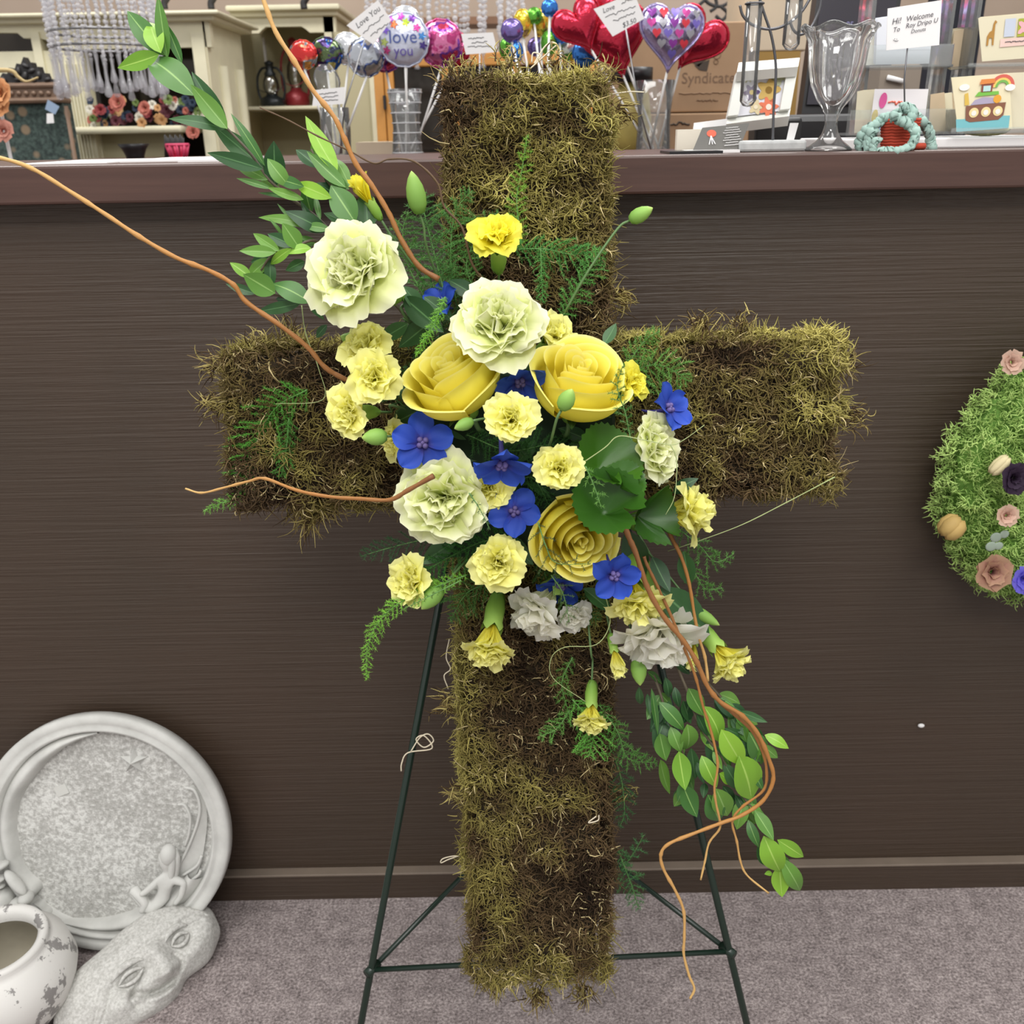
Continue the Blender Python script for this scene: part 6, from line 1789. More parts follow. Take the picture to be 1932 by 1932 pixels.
# handwritten price cards
def sign(label, corners, Y, lines, stick=None, name='price_card'):
    o = thing(name, label, 'card', tuple(at(corners[3][0], corners[3][1], Y)))
    c_, fr, w, h = card('sheet', corners, Y, 'white', o, .0008)
    for k, (txt, x, y, sz) in enumerate(lines):
        if txt is None: put('handwriting', scribble(w * sz, h * .035, M['ink'], k + 3, .0005 * Y / 1.9), c_, fr, x * w, y * h)
        else: put('handwriting', text_mesh('handwriting', txt, sz * h, M['ink'], shear=.2), c_, fr, x * w, y * h)
    if stick: MB().tube([at(x, y, Y + .004) for x, y in stick], .0015, 5).build('wire', M['steel'], o)
    return o
sign('tilted white price card between the silver and love balloons', [(654, 48), (713, 0), (738, 38), (705, 85)], 1.93, [('Love You', -.02, .2, .24), (None, 0, -.05, .7), (None, .05, -.28, .55)], [(690, 70), (650, 200), (642, 290)])
sign('small white sign hooked on the plain vase of balloons', [(593, 170), (650, 164), (648, 196), (589, 200)], 1.9, [(None, 0, .22, .6), (None, 0, 0, .65), (None, .05, -.22, .5)], [(640, 190), (645, 290)])
sign('small white sign beside the pink balloon over the moss top', [(870, 64), (930, 61), (939, 98), (879, 103)], 1.93, [(None, -.1, .25, .5), (None, 0, .05, .5), (None, 0, -.15, .75)], [(905, 95), (905, 300)])
sign('white handwritten price card over the red heart balloons', [(1120, 17), (1196, -14), (1216, 35), (1156, 69)], 1.9, [('Love', -.25, .28, .2), (None, .25, .3, .35), (None, 0, .08, .75), (None, .05, -.1, .55), ('$3.50', .12, -.32, .2)], [(1180, 50), (1205, 200), (1230, 290)])
bg_ = MB(); p = at(616, 150, 1.94); s_ = mpp(p)
v, f = [], []
for i in range(9):
    for k in range(14):
        a_ = 2 * math.pi * k / 14; t = i / 8
        r_ = (10 + 14 * math.sin(math.pi * min(1, t * .95 + .05)) ** .7) * s_ * (1 + .12 * math.sin(3 * a_ + 5 * t))
        v.append((p.x + r_ * math.cos(a_), 1.94 + r_ * .5 * math.sin(a_), p.z + (t - .5) * 52 * s_))
for i in range(8):
    for k in range(14):
        f.append((i * 14 + k, i * 14 + (k + 1) % 14, (i + 1) * 14 + (k + 1) % 14, (i + 1) * 14 + k))
tag(bg_.add(v, f).build('plastic_bag', M['film']), 'clear crinkled plastic bag behind the small white sign', 'bag')

# ------------------------------------------------------------------ cardboard boxes
ink_d = plain('dark_print', '#4a4038', .8)
sb = thing('printed_cardboard_box', 'large brown cardboard box printed with lettering and butterfly emblem behind the red heart balloons', 'box', tuple(at(1290, 213, 2.3)))
ob = sb_c = pbox('carton', 1150, 1412, 42, 212, 2.3, .3, 'cardboard', sb, bevel=.003)
fr = frame(at(1325, 150, 2.2985), (0, -1, 0), (1, 0, 0)); s_ = mpp(at(1325, 150, 2.3))
put('printed_word', text_mesh('printed_word', 'Syndicate', 27 * s_, plain('box_print', '#7d6450', .8)), sb_c, fr, 12 * s_, 2 * s_)
for k, (w_, yy) in enumerate(((110, -24), (40, -36))):
    put('printed_line', scribble(w_ * s_, 1.5 * s_, plain('box_print_line', '#8a7058', .8), k, 1.1 * s_, 14), sb_c, fr, 12 * s_, yy * s_)
for pts in ([(-25, 32), (8, 52), (12, 38), (0, 30), (-8, 22)], [(-16, 24), (12, 34), (8, 14), (-6, 16)]):
    c0_ = np.mean(pts, 0)
    me = poly_mesh('butterfly_emblem', [((x - c0_[0]) * s_, (y - c0_[1]) * s_) for x, y in pts], ink_d)
    put('butterfly_emblem', me, sb_c, fr, c0_[0] * s_, c0_[1] * s_)
for k, (x, y, q) in enumerate(((25, 42, 7), (24, 30, 4))):
    put('emblem_ring', MB().tube([(q * s_ * math.cos(2 * math.pi * j / 16), q * s_ * math.sin(2 * math.pi * j / 16), 0) for j in range(17)], .8 * s_, 4).mesh('emblem_ring', plain('box_print_ring', '#8a7058', .8)), sb_c, fr, x * s_, y * s_)
lb = thing('cardboard_box', 'brown cardboard box under the printed carton behind the counter', 'box', tuple(at(1290, 300, 2.3)))
pbox('carton', 1165, 1412, 214, 300, 2.29, .32, 'cardboard', lb, zb=tab_z, bevel=.003)
fr = frame(at(1325, 232, 2.2885), (0, -1, 0), (1, 0, 0))
put('printed_line', scribble(36 * s_, 3 * s_, ink_d, 4, 1.6 * s_, 7), lb, fr, -42 * s_, 0)
tag(pbox('low_open_carton', 672, 744, 268, 300, 2.25, .12, 'cardboard_light', None, zb=tab_z), 'low pale cardboard box between the two balloon vases', 'box')
tag(pbox('brown_crate_box', 1418, 1502, 97, 300, 2.5, .2, plain('ochre_card', '#9a7a3e', .7), None, zb=tab_z), 'ochre cardboard box under the pale carton', 'box')
tag(pbox('pale_carton', 1404, 1530, -40, 96, 2.5, .2, 'cardboard_light', None, bevel=.003), 'pale beige carton stacked on the ochre box', 'box')
p = at(1180, 300, 2.2); s_ = mpp(p)
yj = thing('round_jar', 'pale yellow round jar with dark lid half hidden by the moss post', 'jar', (p.x, 2.12, tab_z))
link('jar_body', MB().lathe([(0, 0), (26 * s_, 0), (34 * s_, 30 * s_), (36 * s_, 60 * s_), (30 * s_, 100 * s_), (22 * s_, 118 * s_), (0, 120 * s_)], 24).mesh('jar_body', plain('jar_yellow', '#b5a45c', .4, var=.1)), yj, I4)
link('lid', MB().lathe([(0, 120 * s_), (36 * s_, 120 * s_), (36 * s_, 142 * s_), (0, 142 * s_)], 24).mesh('lid', M['black']), yj, I4)
# ================================================================== THINGS ON THE COUNTER
YL = 1.20
# papers lying along the worktop
for k, (x0, x1, y0, y1, lab) in enumerate(((95, 250, 1.17, 1.35, 'flat white paper sheet on the worktop under the crystal strands'), (255, 420, 1.20, 1.38, 'second white paper sheet on the worktop before the pink basket'), (380, 470, 1.16, 1.33, 'white paper sheet on the worktop beneath the leafy branch'))):
    xa, xb = at(x0, 305, 1.25).x, at(x1, 305, 1.25).x
    tag(MB().box((xa, y0, tz), (xb, y1, tz + .0012 + .0006 * k)).build('paper_sheet', M['white'], None, False), lab, 'paper')
xa, xb = at(1245, 292, 1.2).x, at(1340, 292, 1.2).x
tag(MB().box((xa, 1.13, tz), (xb, 1.2, tz + .003)).build('flat_folder', M['black'], None, False), 'thin black folder lying on the worktop edge by the card holder', 'folder')

# sundae glass
p = at(1562, 292, 1.165); s_ = mpp(p)
gl = thing('sundae_glass', 'clear fluted sundae glass with wavy rim on the worktop', 'glass', (p.x, 1.165, tz))
prof = [(0, 0), (42, 0), (43, 3), (36, 9), (24, 18), (15, 30), (11, 46), (13, 62), (18, 74), (30, 90), (42, 115), (48, 145), (50, 170), (52, 185), (60, 200), (69, 209), (66, 211), (56, 203), (47, 186), (44, 150), (37, 118), (24, 94), (10, 80), (0, 78)]
v, f, SG = [], [], 64
for i, (r_, h_) in enumerate(prof):
    for k in range(SG):
        a_ = 2 * math.pi * k / SG
        fl = .10 * math.cos(8 * a_) if 70 < h_ < 205 and 8 <= i <= 15 else 0
        dz = 4.5 * math.cos(6 * a_) * max(0, (h_ - 185) / 26) if h_ > 185 else 0
        v.append((r_ * s_ * (1 + fl) * math.cos(a_), r_ * s_ * (1 + fl) * math.sin(a_), (h_ + dz) * s_))
for i in range(len(prof) - 1):
    for k in range(SG):
        k2 = (k + 1) % SG
        f.append((i * SG + k, i * SG + k2, (i + 1) * SG + k2, (i + 1) * SG + k))
link('glass_body', MB().add(v, f).mesh('glass_body', M['glass']), gl, I4)

# bud vase stand
st = thing('tube_vase_stand', 'concrete block stand with curved wires holding glass tube vases', 'vase stand', tuple(at(1458, 296, 1.19)))
n = NT('concrete'); g = n.noise(n.coords(), 60, 4); n.link(n.ramp(g, [(.3, srgb('#a9abab')), (.7, srgb('#c4c5c4'))]), n.b.inputs['Base Color']); n.set(Roughness=.85)
xa, xb, z0, z1 = px_rect(1396, 1522, 265, 297, 1.17)
MB().box((xa, 1.17, tz), (xb, 1.225, z1)).build('block', n.m, st, False, bevel=.003)
M['dark_wire'] = plain('gunmetal_wire', '#6a6a6e', .35, .8)
YW = 1.2
for nm, pts in (('rod', [(1458, 266), (1460, 200), (1464, 130), (1456, 70), (1440, 20), (1425, -30)]), ('hoop', [(1396, 10), (1402, 30), (1420, 47), (1450, 55), (1480, 48), (1510, 25), (1530, -5)]), ('hoop', [(1490, 40), (1498, 58), (1512, 65), (1530, 52), (1545, 20), (1550, -10)])):
    MB().tube(smooth_path([at(x, y, YW) for x, y in pts], 7), 2.6 * mpp(at(1458, 100, YW)), 8).build(nm, M['dark_wire'], st)
def tube_vase(x, y0, y1, r_):
    a_, b_ = at(x, y0, YW), at(x - 3, y1, YW); s_ = mpp(b_); R_ = r_ * s_; h = a_.z - b_.z
    o = MB().lathe([(0, 0), (R_ * .6, R_ * .15), (R_, R_ * .7), (R_, h), (R_ * .88, h), (R_ * .88, R_ * .8), (0, R_ * .3)], 24).mesh('glass_tube', M['glass'])
    link('glass_tube', o, st, Matrix.Translation(b_ - pm(st).translation))
    link('collar', MB().tube([(R_ * 1.1 * math.cos(2 * math.pi * k / 20), R_ * 1.1 * math.sin(2 * math.pi * k / 20), h * .985) for k in range(21)], 1.6 * s_, 6).mesh('collar', M['dark_wire']), st, Matrix.Translation(b_ - pm(st).translation))
tube_vase(1413, 4, 202, 15); tube_vase(1494, -6, 96, 16)
card('price_slip', [(1491, 232), (1507, 232), (1498, 264), (1484, 264)], 1.18, 'white', st)

# framed pressed flowers on a black holder
bx = pbox('black_holder', 1424, 1512, 222, 300, 1.40, .04, 'black', None, zb=tz, bevel=.004); tag(bx, 'black plastic holder block behind the concrete stand', 'holder')
fr_t = thing('picture_frame', 'white framed pressed flower picture leaning behind the tube vases', 'picture', tuple(at(1440, 240, 1.36)))
cor = [(1394, 118), (1509, 109), (1489, 219), (1370, 234)]
def lerp2(a, b, t): return (a[0] + (b[0] - a[0]) * t, a[1] + (b[1] - a[1]) * t)
def sub_rect(c, u0, u1, v0, v1):
    f_ = lambda u, v_: lerp2(lerp2(c[0], c[1], u), lerp2(c[3], c[2], u), v_)
    return [f_(u0, v0), f_(u1, v0), f_(u1, v1), f_(u0, v1)]
M['frame_white'] = plain('white_frame', '#e3e4de', .4)
for q in ((0, 1, 0, .15), (0, 1, .87, 1), (0, .17, .15, .87), (.83, 1, .15, .87)):
    card('moulding', sub_rect(cor, *q), 1.34, 'frame_white', fr_t, .014, .015)
psh, frp, w, h = card('picture_sheet', sub_rect(cor, .15, .85, .13, .89), 1.348, plain('picture_paper', '#dedee6', .7), fr_t, .002, .015)
card('frame_back', sub_rect(cor, .03, .97, .03, .97), 1.352, 'cardboard', fr_t, .004, .015)
def pressed(x, y, r_, colr, core, n_=6):
    pts = [(r_ * (1 + .28 * math.cos(n_ * q * .2094)) * math.cos(q * .2094), r_ * (1 + .28 * math.cos(n_ * q * .2094)) * math.sin(q * .2094)) for q in range(30)]
    put('pressed_flower', poly_mesh('pressed_flower', pts, plain('pressed_' + colr.strip('#'), colr, .8)), psh, frp, x * w, y * h, .0006)
    put('flower_eye', disc('flower_eye', r_ * .35, r_ * .35, plain('eye_' + core.strip('#'), core, .8), 12), psh, frp, x * w, y * h, .0012)
pressed(-.28, -.02, .009, '#5a4a72', '#d8c060'); pressed(.12, .0, .013, '#c8a860', '#8a6a2a', 5); pressed(.1, -.36, .011, '#e07a5a', '#f0e0d0', 7); pressed(-.35, .3, .006, '#a8a85a', '#c8c080'); pressed(.36, .24, .008, '#b8bc9a', '#a0a880', 4); pressed(-.2, -.34, .008, '#d8c8a0', '#e8dcc0', 5)

# business card holder
bc = thing('card_holder', 'white desk holder with a grey business card showing a red bloom', 'card holder', tuple(at(1345, 292, 1.2)))
pbox('holder_base', 1294, 1396, 283, 291, 1.165, .03, 'white', bc, zb=tz)
pbox('spare_cards', 1277, 1330, 244, 290, 1.215, .012, plain('cream_cards', '#e0d8c8', .7), bc, zb=tz)
card('spare_cards', [(1310, 232), (1372, 224), (1366, 262), (1306, 266)], 1.225, 'white', bc, .004)
bcs, fc, w, h = card('business_card', [(1325, 241), (1414, 232), (1394, 283), (1307, 284)], 1.175, plain('grey_card', '#5c5a56', .6), bc, .001, .02)
wht = M['white']
put('bloom_emblem', disc('bloom_emblem', h * .16, h * .15, plain('red_print', '#d8563c', .6)), bcs, fc, -.18 * w, .2 * h)
for dx in (-.07, 0.0, .06):
    put('emblem_root', MB().tube(smooth_path([(0, .1 * h, 0), (dx * w * .4, -.05 * h, 0), (dx * w, -.25 * h, 0)], 4), .0006, 4).mesh('emblem_root', wht), bcs, fc, -.2 * w, 0)
for k in range(8):
    put('printed_line', scribble((.26 + .06 * (k % 3)) * w, .0003, wht, k, .0004, 8), bcs, fc, .27 * w - .01 * k * w, (.36 - .1 * k) * h)

# monitor, desk things and chair behind the racks
mon = thing('computer_monitor', 'black computer monitor on the desk behind the sundae glass', 'monitor', (at(1600, 100, 1.75).x, 1.8, .735))
mc = [(1546, -40), (1706, -40), (1668, 215), (1512, 215)]
card('bezel', mc, 1.75, 'black', mon, .03, .04)
scn, fm_, w, h = card('screen', sub_rect(mc, .05, .95, .05, .93), 1.747, plain('dark_screen', '#35323a', .15, 0, .5), mon, .001, .04)
put('screen_text', text_mesh('screen_text', '85', .07 * h, plain('screen_blue', '#7c7aa8', .5)), scn, fm_, -.05 * w, .17 * h, .001)
put('screen_text', scribble(.2 * w, .0006, plain('screen_grey', '#6a6878', .5), 2, .0006), scn, fm_, -.06 * w, .08 * h, .001)
p = at(1590, 200, 1.79)
MB().box((p.x - .03, 1.79, .747), (p.x + .03, 1.815, p.z)).build('stand', M['black'], mon, False); MB().box((p.x - .11, 1.70, .736), (p.x + .11, 1.815, .747)).build('foot', M['black'], mon, False)
kb = thing('desk_printer', 'black desk printer low behind the card rack', 'printer', tuple(at(1570, 290, 1.55)))
pbox('printer_body', 1480, 1660, 215, 300, 1.56, .12, 'black', kb, zb=.736, bevel=.01)
chair = thing('office_chair', 'dark navy office chair back behind the card racks', 'chair', (at(1800, 100, 2.15).x, 2.15, 0))
xa, xb, z0, z1 = px_rect(1750, 1850, -60, 300, 2.15)
MB().box((xa, 2.15, .55), (xb, 2.21, z1)).build('backrest', plain('navy_fabric', '#1b1d28', .7), chair, False, bevel=.02); MB().box((xa - .02, 2.12, .42), (xb + .1, 2.5, .5)).build('seat', plain('navy_seat', '#1b1d28', .7), chair, False, bevel=.02); MB().tube([((xa + xb) / 2, 2.3, 0), ((xa + xb) / 2, 2.3, .43)], .03, 10).build('column', M['black'], chair)
for k in range(5):
    a_ = k * 1.2566
    MB().tube([((xa + xb) / 2, 2.3, .08), ((xa + xb) / 2 + .25 * math.cos(a_), 2.3 + .25 * math.sin(a_), .03)], .016, 6).build('foot_spoke', M['black'], chair)
tb = thing('taupe_box', 'taupe box with a white pen behind the birthday card', 'box', tuple(at(1690, 175, 1.6)))
pbox('carton', 1652, 1728, 126, 300, 1.6, .06, plain('taupe_card', '#8c8074', .7), tb, zb=.735); MB().tube([at(1674, 146, 1.595), at(1705, 154, 1.595)], .004, 6).build('pen', M['white'], tb)

# ------------------------------------------------------------------ greeting card racks
YR = 1.27
ivory = plain('ivory_envelope', '#ded6bc', .7); ivory2 = plain('pale_envelope', '#e9e6da', .7); bluew = plain('blue_white_envelope', '#dfe2ea', .7); wood_e = plain('stacked_card_edges', '#c9b497', .7, var=.1)
pink_c = plain('pink_print', '#d85a9a', .6); yel_c = plain('yellow_print', '#d8c050', .6); blu_c = plain('blue_ink_print', '#5a82c8', .6); red_c = plain('coral_print', '#e0705a', .6)
rk = thing('acrylic_card_rack', 'clear acrylic rack of envelopes and cards behind the crocheted pot', 'card rack', tuple(at(1710, 290, YR)))
for x0 in (1634, 1781):
    pbox('upright', x0, x0 + 6, -30, 292, YR + .02, .05, 'acrylic', rk, zb=tz + .0142)
def tier(parent, x0, x1, yb, Y, lip=28):
    pbox('tier_floor', x0, x1, yb - 3, yb + 2, Y - .004, .05, 'acrylic', parent)
    pbox('tier_lip', x0, x1, yb - lip, yb, Y - .006, .002, 'acrylic', parent)
    pbox('tier_side', x1 - 2, x1, yb - lip, yb, Y - .004, .05, 'acrylic', parent)
tier(rk, 1612, 1798, 126, YR, 42); tier(rk, 1604, 1806, 252, YR - .03, 46)
def cards(label, corners, Y, mats, n_, step=.004, shift=(3, -2), name='greeting_card', rest=None):
    """n sheets, front one first"""
    out = []
    for k in range(n_):
        c = [(x + shift[0] * k, y + shift[1] * k) for x, y in corners]
        o = thing(name, label if k == 0 or not rest else rest, 'card', tuple(at(c[3][0], c[3][1], Y + step * k)), group=(rest if rest and k else label)[:60])
        sh, fr_, w_, h_ = card('sheet', c, Y + step * k, mats[k % len(mats)], o, .0012)
        out.append((sh, fr_, w_, h_))
    return out
cards('pale blue white envelope in the upper tier of the acrylic rack', [(1656, 36), (1764, 20), (1753, 120), (1652, 122)], YR + .004, [bluew], 3, .003, (-2, -1), 'envelope')
cards('ivory envelope at the outer end of the upper acrylic tier', [(1622, 46), (1662, 36), (1654, 122), (1620, 124)], YR + .018, [ivory2], 3, .003, (4, -2), 'envelope')
cards('tan edged card standing in the side stack beside the navy chair', [(1800, 58), (1830, 52), (1818, 130), (1793, 132)], YR + .03, [wood_e, ivory], 4, .006, (-2, -1))
bd = cards('birthday card with three balloons in the lower acrylic tier', [(1651, 168), (1752, 168), (1742, 250), (1640, 250)], YR - .026, [plain('birthday_paper', '#ebe8ec', .7)], 1)[0]
o_, fr_, w_, h_ = bd
for x, y, a_, b_, mt in ((-.33, .24, .1, .2, pink_c), (-.45, -.12, .08, .17, yel_c), (-.33, -.34, .09, .13, blu_c)):
    put('printed_balloon', disc('printed_balloon', a_ * w_ * .7, b_ * h_ * .9, mt), o_, fr_, x * w_, y * h_, .0003, -.1)
put('printed_words', scribble(.3 * w_, .002, red_c, 5, .0009, 6), o_, fr_, -.08 * w_, .18 * h_)
cards('ivory card at the outer end of the lower acrylic tier', [(1618, 172), (1648, 170), (1640, 250), (1612, 252)], YR - .014, [ivory], 3, .003, (5, -1))
cards('tan edged card in the lower side stack by the ark card', [(1756, 178), (1782, 174), (1786, 250), (1752, 252)], YR - .006, [wood_e, ivory], 3, .005, (14, 0))

rk2 = thing('ivory_card_rack', 'clear acrylic rack holding the ark card and giraffe card', 'card rack', tuple(at(1880, 290, YR - .05)))
for x0 in (1828, 1990):
    pbox('upright', x0, x0 + 7, -30, 292, YR + .0, .05, 'acrylic', rk2, zb=tz + .0142)
tier(rk2, 1828, 1990, 124, YR - .02, 6); tier(rk2, 1796, 1990, 250, YR - .08, 10)
gi = cards('giraffe and flower baby card in the upper ivory rack', [(1846, 34), (1960, 24), (1962, 108), (1853, 116)], YR - .014, [ivory], 3, .004, (2, -1), rest='ivory card stacked behind the giraffe baby card')[0]
o_, fr_, w_, h_ = gi
gir = [(-.5, -.9), (-.5, -.2), (-.2, .1), (.15, .2), (.25, .7), (.45, .95), (.75, .8), (.5, .65), (.5, -.9), (.3, -.9), (.2, -.35), (-.2, -.35), (-.25, -.9)]
put('printed_giraffe', MB().prism([(x * .0085, y * .0145) for x, y in gir], 0, .0003).mesh('printed_giraffe', plain('giraffe_tan', '#b0823e', .7), False), o_, fr_ @ Matrix.Translation((-.33 * w_, .13 * h_, .0004)) @ Matrix.Rotation(R(-90), 4, 'X'), 0, 0)
put('printed_square', poly_mesh('printed_square', [(-.13 * w_, -.2 * h_), (.13 * w_, -.2 * h_), (.13 * w_, .2 * h_), (-.13 * w_, .2 * h_)], plain('olive_print', '#a8ac3c', .7)), o_, fr_, .24 * w_, .2 * h_, .0003)
put('printed_bloom', poly_mesh('printed_bloom', [((.008 + .003 * math.cos(5 * q * .2513)) * math.cos(q * .2513), (.008 + .003 * math.cos(5 * q * .2513)) * math.sin(q * .2513)) for q in range(25)], plain('pink_bloom_print', '#e8b0b8', .7)), o_, fr_, .24 * w_, .2 * h_, .0006)
put('printed_strip', poly_mesh('printed_strip', [(-.3 * w_, -.1 * h_), (.3 * w_, -.1 * h_), (.3 * w_, .08 * h_), (-.3 * w_, .08 * h_)], plain('pink_strip', '#e8c8c0', .7)), o_, fr_, .14 * w_, -.1 * h_, .0003)
put('printed_words', scribble(.4 * w_, .0006, M['ink'], 5, .0004, 12), o_, fr_, .12 * w_, -.1 * h_, .0007)
put('printed_square', poly_mesh('printed_square', [(-.09 * w_, -.2 * h_), (.09 * w_, -.2 * h_), (.09 * w_, .2 * h_), (-.09 * w_, .2 * h_)], plain('blue_spot_print', '#c4ccdc', .7)), o_, fr_, -.02 * w_, .22 * h_, .0003)
ark_c = [(1795, 146), (1904, 138), (1910, 243), (1808, 246)]
ivs = cards('ivory card stacked behind the ark card', [(1902, 138), (1990, 134), (1992, 240), (1908, 243)], YR - .066, [ivory], 5, .004, (-2, 0))
ark = cards('ivory card printed with a brown ark, rainbow and sea', ark_c, YR - .072, [plain('ark_paper', '#ece2c0', .7)], 1)[0]
o_, fr_, w_, h_ = ark
def pp(nm, pts, colr, z=.0003): put(nm, MB().add([(0, 0, 0)] + [(x * w_, y * h_, 0) for x, y in pts], [(0, 1 + i, 1 + (i + 1) % len(pts)) for i in range(len(pts))]).mesh(nm, plain('ark_' + colr.strip('#'), colr, .7), False) if False else MB().add([(x * w_, y * h_, 0) for x, y in pts], [tuple(range(len(pts)))]).mesh(nm, plain('ark_' + colr.strip('#'), colr, .7), False), o_, fr_, 0, 0, z)
pp('printed_sea', [(-.42, -.5), (.5, -.5), (.5, -.27), (.2, -.25), (-.1, -.28), (-.45, -.27)], '#7cc0c8')
pp('printed_hull', [(-.28, -.3), (-.2, -.34), (.3, -.33), (.38, -.25), (.4, -.02), (-.3, -.04)], '#8a5c48', .0006)
for x in (-.15, .06, .27):
    put('printed_porthole', disc('printed_porthole', .085 * w_, .09 * h_, plain('porthole_print', '#f0dca0', .7)), o_, fr_, x * w_, -.17 * h_, .0009)
    put('printed_animal', disc('printed_animal', .045 * w_, .05 * h_, plain('animal_print', '#f4f0e8', .7)), o_, fr_, x * w_, -.18 * h_, .0012)
pp('printed_cargo', [(-.22, -.03), (-.15, .06), (.0, .1), (.18, .08), (.26, -.02)], '#b0a8c0')
put('printed_lion', disc('printed_lion', .07 * w_, .075 * h_, plain('lion_print', '#e8a83c', .7)), o_, fr_, .24 * w_, .05 * h_, .0006)
pp('printed_giraffe', [(-.32, -.03), (-.34, .18), (-.28, .2), (-.24, -.02)], '#e0bc58')
pp('printed_deck', [(-.16, .12), (-.1, .2), (.25, .19), (.26, .13)], '#7cc050', .0006); pp('printed_cabin', [(-.06, .19), (-.06, .36), (.13, .36), (.13, .19)], '#8a4c3c', .0009); pp('printed_window', [(-.03, .2), (-.03, .3), (.1, .3), (.1, .2)], '#bfe0e0', .0012); pp('printed_roof', [(-.1, .33), (-.08, .42), (.16, .42), (.17, .34)], '#e08a48', .0012)
for r0_, r1_, cl_ in ((.22, .3, '#d8685a'), (.17, .22, '#f0d070'), (.11, .17, '#7cb85a')):
    pts = [(.3 + r1_ * .72 * math.cos(a_ * math.pi / 12), .26 + r1_ * .75 * math.sin(a_ * math.pi / 12)) for a_ in range(13)] + [(.3 + r0_ * .72 * math.cos(a_ * math.pi / 12), .26 + r0_ * .75 * math.sin(a_ * math.pi / 12)) for a_ in range(12, -1, -1)]
    n_ = 13; vv = [(x * w_, y * h_, 0) for x, y in pts]
    put('printed_rainbow', MB().add(vv, [(i, i + 1, 2 * n_ - 2 - i, 2 * n_ - 1 - i) for i in range(n_ - 1)]).mesh('printed_rainbow', plain('rainbow_' + cl_.strip('#'), cl_, .7), False), o_, fr_, 0, 0, .0005)
for x, y in ((-.36, .3), (.44, .24)):
    put('printed_cloud', disc('printed_cloud', .09 * w_, .06 * h_, plain('cloud_print', '#f6f4f0', .7)), o_, fr_, x * w_, y * h_, .0009)

xa, xb, z0, z1 = px_rect(1590, 2010, 280, 289, 1.19)
tag(MB().box((xa, 1.19, tz), (xb, 1.37, tz + .012)).build('white_tray', M['white'], None, False, bevel=.002), 'long flat white tray under the card racks', 'tray')
p = at(1867, 276, 1.2); s_ = mpp(p)
pmk = thing('yellow_fluted_bowl', 'pale yellow fluted soap dish under the ark card', 'dish', (p.x, 1.215, tz + .0125))
v, f = [], []
for i in range(9):
    t = i / 8 * math.pi
    for k in range(60):
        a_ = 2 * math.pi * k / 60
        rr_ = 45 * s_ * (.25 + .75 * math.sin(t)) * (1 + .07 * math.cos(11 * a_)) if 0 < i < 8 else 45 * s_ * .2
        v.append((rr_ * math.cos(a_), rr_ * .5 * math.sin(a_), (1 - math.cos(t)) * 14 * s_))
for i in range(8):
    for k in range(60):
        k2 = (k + 1) % 60
        f.append((i * 60 + k, i * 60 + k2, (i + 1) * 60 + k2, (i + 1) * 60 + k))
f += [tuple(range(59, -1, -1)), tuple(8 * 60 + k for k in range(60))]
link('dish_body', MB().add(v, f).mesh('dish_body', plain('pale_yellow_wax', '#e6e0a8', .5, sss=.1)), pmk, I4)

# crocheted pot with handwritten card
YK = 1.155
p = at(1692, 292, YK); s_ = mpp(p)
cp = thing('crocheted_pot', 'red crocheted flower pot wrapped in curly teal yarn on the worktop', 'crochet pot', (p.x, YK, tz))
M['red_yarn'] = plain('red_yarn', '#b5442f', .9, var=.15); M['teal_yarn'] = plain('teal_yarn', '#9db9b0', .95, var=.15)
for k in range(10):
    t = k / 9; rr_ = (30 + 5 * t) * s_; zz = (6 + 46 * t) * s_
    link('yarn_row', MB().tube([(rr_ * math.cos(2 * math.pi * q / 28), rr_ * .55 * math.sin(2 * math.pi * q / 28), zz + .6 * s_ * math.sin(q * 2.2)) for q in range(29)], 3.2 * s_, 6).mesh('yarn_row', M['red_yarn']), cp, I4)
link('pot_core', MB().lathe([(0, 2 * s_), (27 * s_, 2 * s_), (33 * s_, 54 * s_), (0, 54 * s_)], 20).mesh('pot_core', M['red_yarn']), cp, Matrix.Diagonal((1, .55, 1, 1)))
xa_ = at(1712, 280, YK - .03)
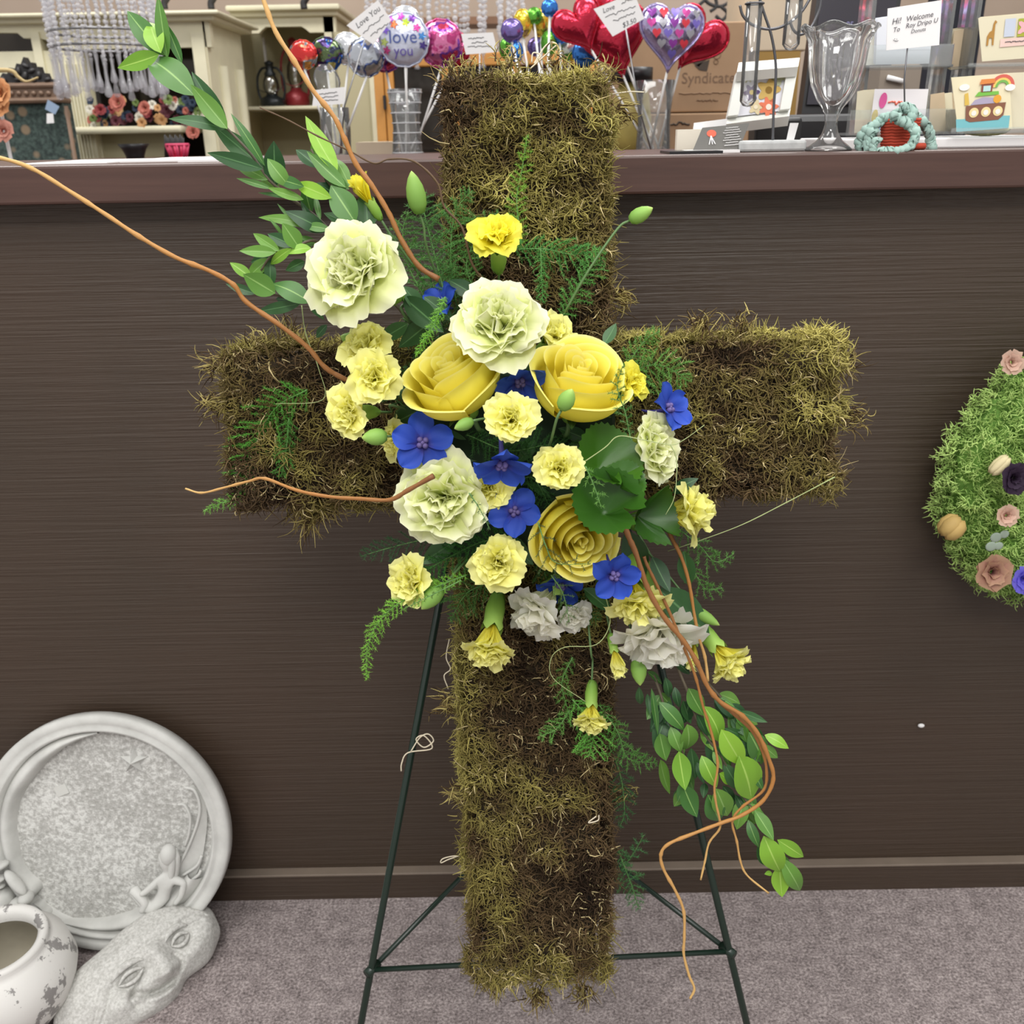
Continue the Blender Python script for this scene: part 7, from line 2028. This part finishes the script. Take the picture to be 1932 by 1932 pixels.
link('saucer_row', MB().tube([(18 * s_, -24 * s_, 6 * s_), (42 * s_, -20 * s_, 6 * s_)], 6 * s_, 8).mesh('saucer_row', M['red_yarn']), cp, I4)
def yarn(pts, Y, r_):
    P = smooth_path([at(x, y, Y) for x, y in pts], 12)
    rr_ = [r_ * s_ * (1 + .38 * math.sin(i * 1.05)) for i in range(len(P))]
    P = [q + Vector((math.sin(i * .9) * 2.2 * s_, math.cos(i * .9) * 2.2 * s_, math.sin(i * 1.3) * 1.5 * s_)) for i, q in enumerate(P)]
    MB().tube(P, rr_, 8).build('yarn_curl', M['teal_yarn'], cp)
for q in (([(1624, 288), (1622, 270), (1634, 250), (1648, 236), (1664, 226), (1684, 220), (1700, 210)], YK - .005, 8), ([(1632, 285), (1640, 262), (1650, 245)], YK - .015, 8), ([(1700, 208), (1716, 212), (1732, 222), (1744, 236), (1752, 252), (1760, 272), (1758, 282)], YK, 8), ([(1656, 290), (1672, 284), (1690, 287), (1706, 280), (1722, 270), (1730, 256)], YK - .032, 7), ([(1680, 222), (1704, 226), (1722, 240), (1728, 254)], YK - .028, 8), ([(1700, 206), (1712, 202), (1724, 212), (1714, 224)], YK - .02, 8), ([(1645, 290), (1648, 276), (1658, 262)], YK - .03, 6)):
    yarn(*q)
hc = thing('handwritten_card', 'white handwritten welcome card on a wire above the crocheted pot', 'card', tuple(at(1704, 212, YK + .012)))
hsh, fr_, w_, h_ = card('sheet', [(1675, 16), (1777, 0), (1772, 85), (1672, 95)], YK + .01, 'white', hc, .0006)
for txt, x, y, sz in (('Hi!', -.33, .18, .2), ('Welcome', .1, .2, .18), ('To', -.33, -.02, .16), ('Roy Dripo U', .14, .04, .16), ('Donuts', .08, -.12, .13), (':)', -.33, -.26, .16)):
    put('handwriting', text_mesh('handwriting', txt, sz * h_, M['ink'], shear=.25), hsh, fr_, x * w_, y * h_, .0002, R(2) if txt != ':)' else R(-90))
MB().tube([at(1712, 90, YK + .012), at(1706, 150, YK + .012), Vector((at(1703, 232, YK + .012).x, YK + .006, tz + .03))], .0009, 6).build('wire', M['dark_wire'], hc)
